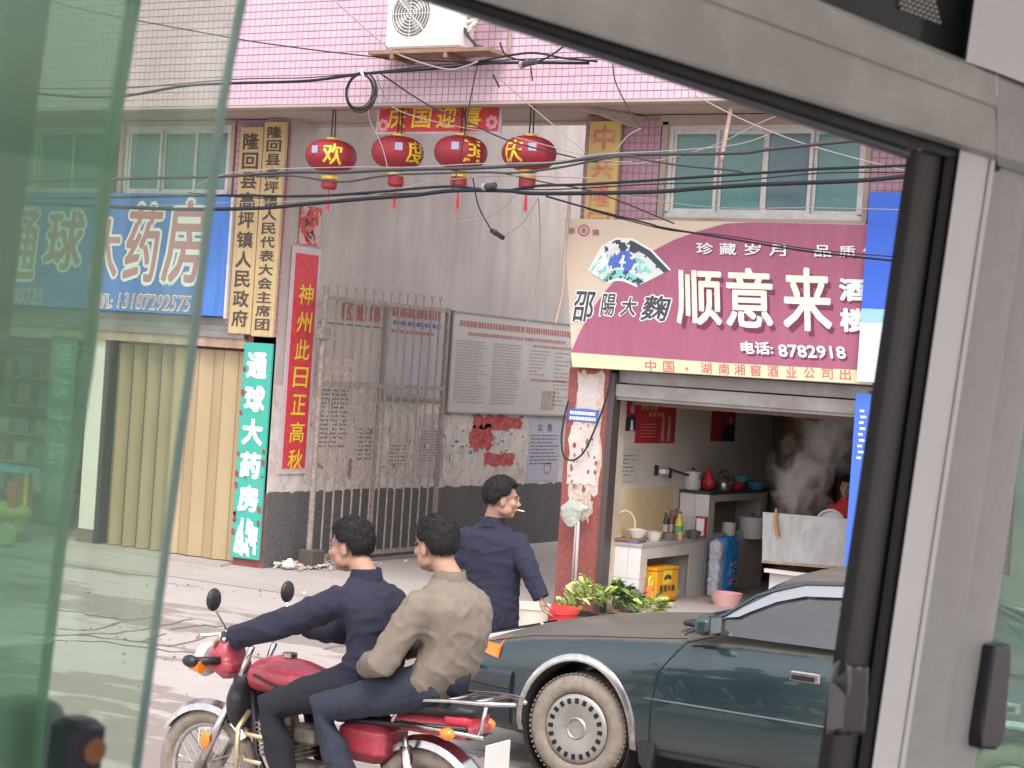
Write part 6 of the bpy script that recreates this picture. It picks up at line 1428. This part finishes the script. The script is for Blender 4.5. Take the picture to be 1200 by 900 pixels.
def hit(px, py, off=.004):
    d = ray(px, py).normalized(); loc, nn, i, t_ = bvh.ray_cast(EYE, d)
    if loc is None: return None
    if nn.dot(d) > 0: nn = -nn
    return loc+nn*off
def side(x, z, off=.004, far=False):
    o_ = V((x, CY+(2 if far else -2), z)); loc, nn, i, t_ = bvh.ray_cast(o_, V((0, -1 if far else 1, 0)))
    return V((x, (loc.y if loc else CY+(.86 if far else -.86))+(off if far else -off), z))
m_gap = mat('panel_gap', (.006, .006, .007), .8); m_blkrub = mat('black_rubber_trim', (.02, .02, .02), .6)
def seam(name, pts, r_=.004, m=m_gap, off=.001, far=False, k=8):
    P = []
    for i in range(len(pts)-1):
        for j in range(k): P.append(side(pts[i][0]+(pts[i+1][0]-pts[i][0])*j/k, pts[i][1]+(pts[i+1][1]-pts[i][1])*j/k, off, far))
    P.append(side(pts[-1][0], pts[-1][1], off, far)); return cp_(name, MB().tube(P, r_, 6), m, smooth=2)
for far in (False, True):
    seam('door_gap', [(-4.22, .93), (-4.40, .87), (-4.53, .70), (-4.56, .50), (-4.56, .25)], far=far)
    seam('door_gap', [(-3.30, .94), (-3.32, .60), (-3.32, .25)], far=far)
    seam('door_gap', [(-2.25, .96), (-2.20, .90), (-2.18, .80), (-2.3, .72)], far=far)
    seam('side_moulding', [(-4.60, .545), (-3.0, .545)], .007, mat('moulding_grey', (.16, .18, .19), .3, .6), .0, far=far)
    seam('sill_line', [(-4.55, .27), (-3.0, .27)], .004, m_gap, .0, far=far)
    seam('belt_trim', [(-4.33, .925), (-3.5, .94), (-2.35, .955)], .008, m_chr, .002, far=far)
    # chrome wheel-arch lips
    for x in (FXC, RXC):
        rg = []
        for i in range(29):
            a_ = rad(-8+196*i/28); rg.append([side(x+.9*r_*cos(a_), RZC+r_*sin(a_), o_, far) for r_, o_ in ((.388, .0), (.388, .014), (.405, .018), (.428, .010), (.432, .0))])
        cp_('arch_trim', MB().rings(rg), m_chr, smooth=True)
    sg = 1 if far else -1
    for x in (FXC, RXC):
        wy = CY+sg*.735
        A_ = M(((1, 0, 0), (0, 0, sg), (0, 1, 0)))           # lathe height points outwards
        wh = cp_('wheel', MB().lathe([(.20, -.10), (.27, -.10), (.295, -.085), (.305, -.05), (.307, 0), (.305, .05), (.296, .085), (.272, .103), (.235, .108), (.205, .098), (.198, .07), (.2, -.1)], (x, wy, .305), n=48, mx=A_), m_tyre, smooth=2)
        cap_ = cp_('hubcap', MB().lathe([(0, .088), (.05, .092), (.056, .100), (.064, .092), (.12, .104), (.165, .106), (.182, .104), (.196, .092), (.20, .07), (0, .05)], (x, wy, .305), n=48, mx=A_), mat('hubcap_silver', (.40, .39, .37), .4, .55, n=(14, (.3, .27, .23), .7)), parent=wh, smooth=True)
        tr_ = MB()
        for i in range(64):
            a_ = 2*pi*i/64; tr_.cbox((x+.3065*cos(a_), wy, .305+.3065*sin(a_)), (.006, .17, .016), mx=M.Rotation(-a_, 3, 'Y'))
        cp_('tread_block', tr_, m_tyre, parent=wh, kind='stuff')
        sl2 = MB()
        for i in range(20):
            a_ = 2*pi*i/20; c_ = V((x+.158*cos(a_), wy+sg*.1065, .305+.158*sin(a_)))
            sl2.cbox(c_, (.030, .006, .024), mx=M.Rotation(-a_, 3, 'Y'), bev=.002)
        cp_('hubcap_slot', sl2, m_gap, parent=wh)
        cp_('wheel_well', MB().lathe([(0, -.36), (.383, -.36), (.383, .10), (.378, .10), (.378, -.35), (0, -.35)], (x, wy-sg*.0, RZC), n=40, mx=M(((.9, 0, 0), (0, 0, sg), (0, 1, 0)))), mat('wheel_well_black', (.02, .018, .016), .95), smooth=True)
# mud flap, bumper line, hood edge
cp_('mud_flap', MB().prism([(-4.66, CY-.84, .42), (-4.62, CY-.84, .18), (-4.55, CY-.85, .12), (-4.52, CY-.85, .30)], (0, .05, 0)), m_blkrub)
def pixline(name, pts, r_, m, off=.002, k=8):
    P = []
    for i in range(len(pts)-1):
        for j in range(k+1 if i == len(pts)-2 else k):
            h = hit(pts[i][0]+(pts[i+1][0]-pts[i][0])*j/k, pts[i][1]+(pts[i+1][1]-pts[i][1])*j/k, off)
            if h: P.append(h)
    if len(P) > 2: cp_(name, MB().tube(P, r_, 6), m, smooth=2)
seam('bumper_gap', [(-5.93, .585), (-5.75, .565), (-5.46, .55)], .005); seam('bumper_strip', [(-5.97, .50), (-5.75, .485), (-5.47, .475)], .010, m_blkrub, .026)
seam('bumper_gap', [(-5.93, .585), (-5.75, .565), (-5.46, .55)], .005, far=True)
seam('hood_edge', [(-5.70, .705), (-5.40, .775), (-5.0, .825), (-4.65, .86), (-4.42, .885)], .004)
seam('bumper_corner', [(-5.47, .55), (-5.47, .42), (-5.40, .30)], .004)
# bumper, a skin standing proud of the nose
def bumper_side(far):
    rg = []
    for x in (-5.46, -5.56, -5.68, -5.80, -5.90, -5.96):
        t_ = (x+6.0)/.54; zz = (.25+.02*(1-t_), .29, .40, .47, .50, .555, .575)
        rg.append([side(x, z, o_, far) for z, o_ in zip(zz, (.0, .020, .024, .024, .026, .022, .0))])
    mbb = MB(); n_ = 7
    return mbb.add([p for r_ in rg for p in r_], [(i*n_+k, i*n_+k+1, (i+1)*n_+k+1, (i+1)*n_+k) for i in range(5) for k in range(n_-1)])
for far in (False, True): cp_('bumper', bumper_side(far), mat('bumper_dark_blue', (.014, .026, .036), .28, .2, coat=.8), smooth=True)
# headlamp with amber corner, from the shape of the body
def lamp(name, x0, x1, z0, z1, m, far=False, th=.02, parent=None):
    n = 8; g1 = []; g2 = []
    for i in range(n+1):
        x = x0+(x1-x0)*i/n
        zz0 = z0+.02*(1-i/n); zz1 = z1-.045*(1-i/n)-(.02 if i == n else 0)
        g1.append([side(x, zz0, .001, far), side(x, (zz0+zz1)/2, .001, far), side(x, zz1, .001, far)]); 
    mb = MB(); vs = []
    for col in g1:
        for j, p in enumerate(col):
            o_ = V((0, (1 if far else -1)*(th if j == 1 else th*.5), 0)); vs += [p, p+o_]
    fs = []
    for i in range(n):
        for j in range(2):
            a_ = i*6+j*2; fs += [(a_+1, a_+3, a_+9, a_+7), (a_, a_+2, a_+8, a_+6)]
        a_ = i*6; fs += [(a_, a_+1, a_+7, a_+6), (a_+4, a_+5, a_+11, a_+10)]
    fs += [(0, 2, 4, 5, 3, 1), (n*6, n*6+2, n*6+4, n*6+5, n*6+3, n*6+1)]
    return cp_(name, MB().add(vs, fs), m, smooth=True)
for far in (False, True):
    lamp('headlight', -5.88, -5.70, .62, .745, mat('headlamp_clear', (.55, .56, .58), .08, .3, coat=1), far, .022); lamp('indicator', -5.695, -5.575, .632, .758, m_amb, far, .024)
cp_('grille', MB().cbox((-5.965, CY, .64), (.05, .85, .10), rz=0, bev=.02), m_blk); cp_('front_plate', MB().cbox((-6.045, CY, .46), (.012, .42, .13), bev=.004), mat('plate_blue', (.03, .07, .3), .4))
for dy in (-.45, .45): cp_('front_lamp', MB().cbox((-5.95, CY+dy, .65), (.06, .26, .09), bev=.03), MT['headlamp_clear'])
cp_('hood_wiper_cowl', MB().cbox((-4.42, CY, .955), (.16, 1.3, .03), bev=.01), m_blk)
cp_('wiper', MB().tube([(-4.46, CY-.5, .985), (-4.33, CY-.1, 1.03)], .008, 6).tube([(-4.45, CY-.1, .985), (-4.31, CY+.35, 1.03)], .008, 6), m_blk)
# glasshouse
RF = [(-4.10, 1.20), (-3.96, 1.275), (-3.80, 1.315), (-3.4, 1.345), (-3.0, 1.35), (-2.75, 1.335), (-2.60, 1.30), (-2.48, 1.255)]       # roof centre line
def hw(x):   # half width of the roof rail
    return .60-.05*max(0, (-3.8-x)/.3)-.03*max(0, (x+2.75)/.27)
rr_ = []
for x, z in RF:
    w0 = hw(x); rr_.append([V((x, CY-w0, z-.075)), V((x, CY-w0*.93, z-.045)), V((x, CY-w0*.6, z-.012)), V((x, CY, z)), V((x, CY+w0*.6, z-.012)), V((x, CY+w0*.93, z-.045)), V((x, CY+w0, z-.075)),
                V((x, CY+w0*.9, z-.085)), V((x, CY, z-.03)), V((x, CY-w0*.9, z-.085))])
cp_('roof', mod(MB().rings(rr_).mesh('roof'), ('SUBSURF', dict(levels=1, render_levels=1))), m_paint).data.polygons.foreach_set('use_smooth', [True]*0) if 0 else cp_('roof', MB().rings(rr_), m_paint, smooth=2)
m_cg = glassmat('car_glass', (.46, .48, .47), .12, .34, (.20, .20, .21)); m_visor = mat('window_visor', (.24, .245, .27), .3, coat=.3)
def gp(x, z, sg, off=0):    # point on the slanting side glass
    zb_, zr = .935, 1.26; t_ = (z-zb_)/(zr-zb_); return V((x, CY+sg*(.80-.205*t_+off), z))
for sg in (-1, 1):
    W1 = [(-4.30, .94), (-4.12, 1.09), (-3.97, 1.185), (-3.80, 1.245), (-3.55, 1.268), (-3.34, 1.27), (-3.34, .945)]
    W2 = [(-3.26, .945), (-3.26, 1.27), (-3.0, 1.272), (-2.82, 1.25), (-2.70, 1.20), (-2.50, 1.05), (-2.42, .955)]
    for nm, W in (('front_window', W1), ('rear_window', W2)):
        cp_(nm, MB().prism([gp(x, z, sg) for x, z in W], (0, -sg*.004, 0)), m_cg)
    vz = [(-4.20, 1.03), (-4.12, 1.09), (-3.97, 1.185), (-3.80, 1.245), (-3.55, 1.268), (-3.34, 1.27)]
    vi = [(-4.12, 1.045), (-4.06, 1.08), (-3.93, 1.145), (-3.78, 1.19), (-3.55, 1.208), (-3.34, 1.21)]
    mbv = MB(); k = len(vz)
    mbv.add([gp(x, z, sg, .012) for x, z in vz]+[gp(x, z, sg, .022) for x, z in vi], [(i, i+1, k+i+1, k+i) for i in range(k-1)])
    cp_('window_visor', mbv, m_visor)
    # pillars follow the window edge up to the roof rail
    A1 = [(-4.40, .93), (-4.20, 1.06), (-4.06, 1.17), (-3.95, 1.215), (-3.80, 1.262), (-3.55, 1.285), (-3.3, 1.29), (-3.0, 1.29), (-2.78, 1.272), (-2.62, 1.215), (-2.40, 1.08), (-2.22, .965)]
    A0 = [(-4.30, .935), (-4.13, 1.08), (-3.97, 1.185), (-3.88, 1.218), (-3.78, 1.245), (-3.55, 1.265), (-3.3, 1.268), (-3.0, 1.268), (-2.83, 1.248), (-2.70, 1.195), (-2.50, 1.05), (-2.42, .94)]
    k = len(A1)
    mbp = MB().rings([[gp(A1[i][0], A1[i][1], sg, -.012), gp(A1[i][0], A1[i][1], sg, .012), gp(*A0[i], sg, .012), gp(*A0[i], sg, -.03)] for i in range(k)])
    cp_('pillar', mbp, m_paint, smooth=True)
    cp_('drip_rail', MB().tube([gp(x, z-.012, sg, .016) for x, z in A1[:-1]], .007, 6), m_paint, smooth=2)
    cp_('middle_pillar', MB().prism([gp(-3.34, .94, sg, .004), gp(-3.34, 1.268, sg, .004), gp(-3.26, 1.268, sg, .004), gp(-3.26, .94, sg, .004)], (0, -sg*.02, 0)), m_blk)
    cp_('quarter_panel', MB().prism([gp(-2.42, .93, sg, .0), gp(-2.50, 1.05, sg, .0), gp(-2.70, 1.195, sg), gp(-2.62, 1.215, sg), gp(-2.40, 1.08, sg), gp(-2.18, .95, sg)], (0, -sg*.03, 0)), m_paint)
    cp_('mirror', fuse(MB().cbox((-4.235, CY+sg*.90, 1.00), (.09, .17, .115), bev=.03), .006, 2), mat('mirror_shell', (.02, .045, .05), .25, coat=.8))
    cp_('mirror_foot', MB().prism([gp(-4.34, .94, sg, .02), gp(-4.18, .94, sg, .02), gp(-4.21, 1.03, sg, .02)], (0, sg*.02, 0)), m_blk)
    cp_('mirror_glass', MB().cbox((-4.188, CY+sg*.90, 1.0), (.006, .14, .09), bev=.002), mat('dark_mirror', (.10, .11, .12), .3, .8))
    for xd in (-3.68, -2.62):
        p = side(xd, .785, .0, sg > 0); hl_ = cp_('door_handle', MB().cbox(p, (.17, .024, .062), bev=.010), m_chr)
        cp_('handle_recess', MB().cbox(p+V((-.008, sg*.004, -.004)), (.135, .022, .036), bev=.008), m_gap, parent=hl_)
        cp_('lock', MB().lathe([(0, 0), (.009, .0), (.009, .005), (0, .005)], p+V((.07, sg*.014, -.016)), n=12, mx=M(((1, 0, 0), (0, 0, sg), (0, 1, 0)))), m_chr, parent=hl_)
wsq = [V((-4.40, CY-.70, .955)), V((-4.44, CY, .965)), V((-4.40, CY+.70, .955)), V((-4.02, CY+.54, 1.18)), V((-4.09, CY, 1.205)), V((-4.02, CY-.54, 1.18))]
cp_('windscreen', MB().add(wsq, [(0, 1, 4, 5), (1, 2, 3, 4)]), m_cg, smooth=2)
rsq = [V((-2.46, CY-.53, 1.20)), V((-2.46, CY, 1.25)), V((-2.46, CY+.53, 1.20)), V((-2.08, CY+.62, .98)), V((-2.03, CY, .99)), V((-2.08, CY-.62, .98))]
cp_('rear_screen', MB().add(rsq, [(0, 1, 4, 5), (1, 2, 3, 4)]), m_cg, smooth=2)
cp_('rear_screen_trim', MB().tube(rsq, .010, 6, close=True), m_chr, smooth=2)
m_seat = mat('seat_cloth', (.16, .15, .14), .9)
for x, lb_ in ((-3.55, 1), (-2.85, 1)):
    for dy in (-.36, .36):
        cp_('seat', fuse(MB().cbox((x, CY+dy, .88), (.12, .46, .34), bev=.05).cbox((x-.01, CY+dy, 1.12), (.08, .24, .13), bev=.03), .015, 2), m_seat)
cp_('dashboard', MB().cbox((-4.2, CY, .965), (.30, 1.3, .06), bev=.02), m_blk)
cp_('steering_wheel', MB().tube([V((-3.98, CY-.36, 1.0))+V((.05*sin(a_), .17*cos(a_), .15*sin(a_))) for a_ in [2*pi*i/24 for i in range(24)]], .014, 6, close=True), m_blk, smooth=2)
cp_('white_box_on_dash', MB().cbox((-4.12, CY-.05, 1.035), (.16, .34, .05), bev=.01), m_wht)
cp_('tail_lamp', MB().cbox((-1.40, CY-.60, .74), (.06, .36, .12), bev=.02), MT['tail_red'])
cp_('tail_lamp', MB().cbox((-1.40, CY+.60, .74), (.06, .36, .12), bev=.02), MT['tail_red'])

# ------------------------------------------------------------------ the bus wall round the window
uB = -V((-.16, -.987, .019)).normalized(); vB = V((.066, .030, .997)); vB = (vB-uB*vB.dot(uB)).normalized(); nB = uB.cross(vB).normalized()
if nB.x > 0: nB = -nB                       # outwards, away from the camera
D0 = .80
def bp(px, py, off=0):
    d = ray(px, py); return EYE+d*((D0+off)/d.dot(nB))
bus = root('bus_side', 'aluminium-framed side of the bus around the open sliding window, close to the camera', 'bus', bp(1100, 500))
m_rail = mat('brushed_aluminium_rail', (.56, .56, .53), .5, .2, n=(12, (.50, .50, .475), .7, .15, (1, 1, 5)), n2=(9, (.42, .41, .37), .6, .07, (1, 1, 1.6)), bump=.06, bs=200)
m_rub = mat('black_window_rubber', (.020, .019, .022), .55, n=(40, (.036, .034, .032), .5), spec=.3); m_rub2 = mat('grey_seal_edge', (.085, .09, .105), .5)
m_post = mat('light_post_paint', (.82, .81, .80), .4, n=(8, (.77, .76, .745), .7)); m_post2 = mat('grey_post_paint', (.46, .45, .44), .5, n=(8, (.42, .41, .40), .6), n2=(40, (.38, .365, .35), .35, .06))
def bpoly(pts, off, th): return MB().prism([bp(x, y, off) for x, y in pts], nB*th)
bpt = lambda n, pts, off, th, m, **k: part(n, bpoly(pts, off, th), m, k.pop('parent', bus), **k)
def roundbar(pts_a, pts_b, off, dep, n=8, seg=1):
    """bar between two edges on the bus wall with a rounded face towards the camera"""
    rs = []
    for (xa, ya), (xb, yb) in zip(pts_a, pts_b):
        A_, B_ = bp(xa, ya, off), bp(xb, yb, off); r_ = []
        for i in range(n+1):
            t_ = i/n; r_.append(A_.lerp(B_, t_)-nB*dep*sin(pi*t_)**.6)
        r_ += [bp(xb, yb, off+.02), bp(xa, ya, off+.02)]; rs.append(r_)
    return MB().rings(rs)
# lines of the rail in the photograph
def rt(x): return (x-959)*.4096           # top edge
def rbm(x): return (x-560)*.31            # foot of the aluminium
def ro(x): return 23+(x-560)*.326         # outer edge of the black strip
part('top_rail', MB().rings([[bp(x, rt(x), .0), bp(x, rt(x)+6, -.012), bp(x, (rt(x)*.62+rbm(x)*.38), -.014), bp(x, (rt(x)*.60+rbm(x)*.40)+1.5, -.011), bp(x, rbm(x)-14, -.013), bp(x, rbm(x)-7, -.016), bp(x, rbm(x), -.004), bp(x, rbm(x), .03), bp(x, rt(x), .03)] for x in (1168, 1100, 1000, 850, 700, 500, 380)]), m_rail, bus, smooth=True)
part('rail_end', MB().rings([[bp(x, rt(x), .001), bp(x, rt(x)+6, -.010), bp(x, (rt(x)*.62+rbm(x)*.38), -.012), bp(x, rbm(x)-7, -.013), bp(x, rbm(x)+5, -.003), bp(x, rbm(x)+5, .03), bp(x, rt(x), .03)] for x in (1300, 1240, 1200, 1168.6)]), m_post2, bus, smooth=True)
part('rail_seal', roundbar([(x, rbm(x)) for x in (340, 560, 760, 960, 1075)], [(x, rbm(x)*.42+ro(x)*.58) for x in (340, 560, 760, 960, 1075)], .004, .002), m_rub, bus, smooth=True)
part('rail_seal', roundbar([(x, rbm(x)*.42+ro(x)*.58) for x in (340, 560, 760, 960, 1061)], [(x, ro(x)) for x in (340, 560, 760, 960, 1061)], .010, .005), m_rub2, bus, smooth=True)
part('inner_seal', roundbar([(x, rbm(x)) for x in (1075, 1170)], [(x, rbm(x)+14) for x in (1075, 1170)], .004, .002), m_rub, bus, smooth=True)
# upright rubber: left lip, channel, right lip
E0 = lambda y: 1062-(y-186)*.1456
E1 = lambda y: 1123-(y-191)*.1425
E2 = lambda y: 1160-(y-193)*.150
ys = (176, 330, 500, 650, 800, 990)
def up(f0, f1, off, dep): return roundbar([(f0(y), y) for y in ys], [(f1(y), y) for y in ys], off, dep)
part('post_seal', up(E0, lambda y: E0(y)+.20*(E1(y)-E0(y)), .012, .006), m_rub, bus, smooth=True)
part('post_seal', up(lambda y: E0(y)+.20*(E1(y)-E0(y)), lambda y: E0(y)+.74*(E1(y)-E0(y)), .014, .003), mat('black_channel', (.045, .043, .04), .45), bus, smooth=True)
part('post_seal', up(lambda y: E0(y)+.74*(E1(y)-E0(y)), E1, .008, .005), m_rub, bus, smooth=True)
part('post_face', up(E1, E2, .0, .002), m_post, bus, smooth=True)
E3 = lambda y: 1185-(y-600)*.143
part('post_edge', up(E2, lambda y: E2(y)+4, -.002, .003), m_post, bus, smooth=True)
part('post_flank', up(lambda y: E2(y)+3.6, lambda y: E2(y)*.42+E3(y)*.58, .004, .002), m_post2, bus, smooth=True)
part('post_flank', up(lambda y: E2(y)*.42+E3(y)*.58, E3, .007, .002), m_post2, bus, smooth=True)
# upper post and dark transom window
part('upper_post', roundbar([(1152, -70), (1142, 0), (1132, 72)], [(1300, -70), (1300, 0), (1300, 140)], -.004, .006), m_post, bus, smooth=True)
m_trg = mat('dark_transom_glass', (.022, .026, .027), .15, n=(9, (.03, .05, .045), .8, .15, (1, 1, .3)))
tw = bpt('transom_window', [(780, -75), (1160, -75), (1135, 80), (959, 3)], .02, .006, m_trg)
vg = MB()
for i in range(9):
    for k in range(5):
        x, y = 1052+i*5.4+k*1.6, -14+k*6+i*2.0
        vg.prism([bp(x+dx, y+dy, .017) for dx, dy in ((0, -2.2), (1.9, 0), (0, 2.2), (-1.9, 0))], nB*.002)
part('vent_hole', vg, mat('vent_light', (.55, .53, .50), .5), bus, kind='stuff')
# clip on the rubber
k1 = part('window_latch', fuse(MB().prism([bp(x, y, -.004) for x, y in ((974, 775), (1006, 778), (1001, 858), (966, 860))], -nB*.012).ell(bp(985, 800, -.014), (.008, .012, .02), 12), .0025, 2), mat('latch_black', (.010, .010, .011), .25), bus)
part('latch_lever', MB().prism([bp(x, y, -.018) for x, y in ((972, 800), (983, 812), (981, 850), (968, 854))], -nB*.006), mat('latch_shine', (.10, .10, .10), .2), bus, smooth=True)
# green panes: right one, and two overlapping sliding panes on the left
g_r = glassmat('green_pane_dark', (.62, .80, .70), .05, .10, (.25, .42, .35))
g_a = glassmat('green_pane_light', (.86, .95, .86), .04, .14, (.46, .52, .47))
g_b = glassmat('green_pane_mid', (.62, .79, .69), .05, .22, (.27, .46, .35))
bpt('sliding_pane', [(1215, 330), (1300, 330), (1300, 990), (1125, 990)], .016, .005, g_r)
bpt('sliding_pane', [(289, -30), (293, -70), (-160, -70), (-160, 990), (150, 990), (164, 900), (227, 425)], .012, .005, g_a)
bpt('pane_edge', [(293, -70), (289.5, 0), (265, 125), (229, 425), (165.5, 900), (150, 990), (148.5, 990), (163, 900), (226.5, 425), (262.5, 125), (286.5, 0), (290, -70)], .0115, .006, mat('pane_edge_grey', (.25, .33, .34), .3))
bpt('sliding_pane', [(170, -70), (165, 0), (132, 200), (110, 425), (79, 625), (54, 827), (40, 990), (-160, 990), (-160, -70)], .035, .005, g_b)
bpt('pane_edge', [(174, -70), (166, 0), (133, 200), (111, 425), (80, 625), (55, 827), (41, 990), (38, 990), (51, 827), (75, 625), (105, 425), (126, 200), (157, 0), (165, -70)], .034, .007, mat('pane_edge_green', (.20, .38, .29), .5))
bpt('frame_stile', [(12, -70), (70, -70), (60, 0), (33, 200), (8, 420), (-30, 700), (-60, 700), (-20, 300), (0, 150)], .07, .015, m_rub)
# latches
def latch(c, w0, h0, label, disc=True):
    Bx = M((uB, nB, vB)).transposed(); o = part('pane_latch', MB().cbox(c, (w0, .022, h0), mx=Bx, bev=.004), mat('latch_navy', (.018, .018, .03), .3), bus, label=label, smooth=True); return o
cL = bp(88, 885, -.012); lt_ = latch(cL, .022, .040, 'black latch with a brown screw cap at the lower left pane')
Bx = M((uB, nB, vB)).transposed()
part('screw_cap', MB().lathe([(0, -.014), (.0068, -.014), (.0072, -.011), (0, -.008)], bp(93, 873, -.010), mx=M((uB, vB, nB)).transposed(), n=20), mat('rusty_cap', (.30, .12, .05), .7, n=(300, (.18, .08, .04), .8)), lt_)
part('latch_body', fuse(MB().prism([bp(x, y, .045) for x, y in ((12, 826), (62, 820), (74, 826), (82, 846), (82, 1000), (10, 1000))], nB*.02), .0025, 2), mat('latch_grey', (.12, .13, .14), .4), lt_)
lr = part('pane_latch', fuse(MB().prism([bp(x, y, -.008) for x, y in ((1166, 758), (1184, 755), (1187, 762), (1178, 868), (1168, 880), (1150, 878), (1149, 868))], nB*.02), .0022, 2), mat('latch_navy', (.018, .018, .03), .3), bus, label='long black handle on the rightmost green pane')

# unseen rest of the bus round the camera, added to shade its window frame: roof, floor, far side with its own window band, ends
def bl_(u0, u1, n0, n1, v0, v1):
    """box in bus coordinates about the camera: along the bus, outwards, up"""
    return MB().add([EYE+uB*u+nB*n_+vB*v for v in (v0, v1) for n_ in (n0, n1) for u in (u0, u1)], [(0, 2, 3, 1), (4, 5, 7, 6), (0, 1, 5, 4), (2, 6, 7, 3), (0, 4, 6, 2), (1, 3, 7, 5)])
m_in = mat('bus_lining', (.80, .79, .78), .8)
part('unseen_bus_roof', bl_(-4, 5, -1.7, D0+.06, .62, .68), m_in, bus); part('unseen_bus_floor', bl_(-4, 5, -1.7, D0+.06, -1.35, -1.28), mat('unseen_bus_floor', (.12, .12, .12), .8), bus)
part('unseen_far_side', bl_(-4, 5, -1.72, -1.66, -1.3, -.8), m_in, bus); part('unseen_far_side', bl_(-4, 5, -1.72, -1.66, .58, .62), m_in, bus)
part('unseen_near_side', bl_(-4, 5, D0+.0, D0+.05, -1.3, -.62), m_in, bus)
for u in (-3, -1.6, -.2, 1.2, 2.6, 4): part('unseen_far_post', bl_(u, u+.12, -1.72, -1.66, -.8, .58), m_in, bus)
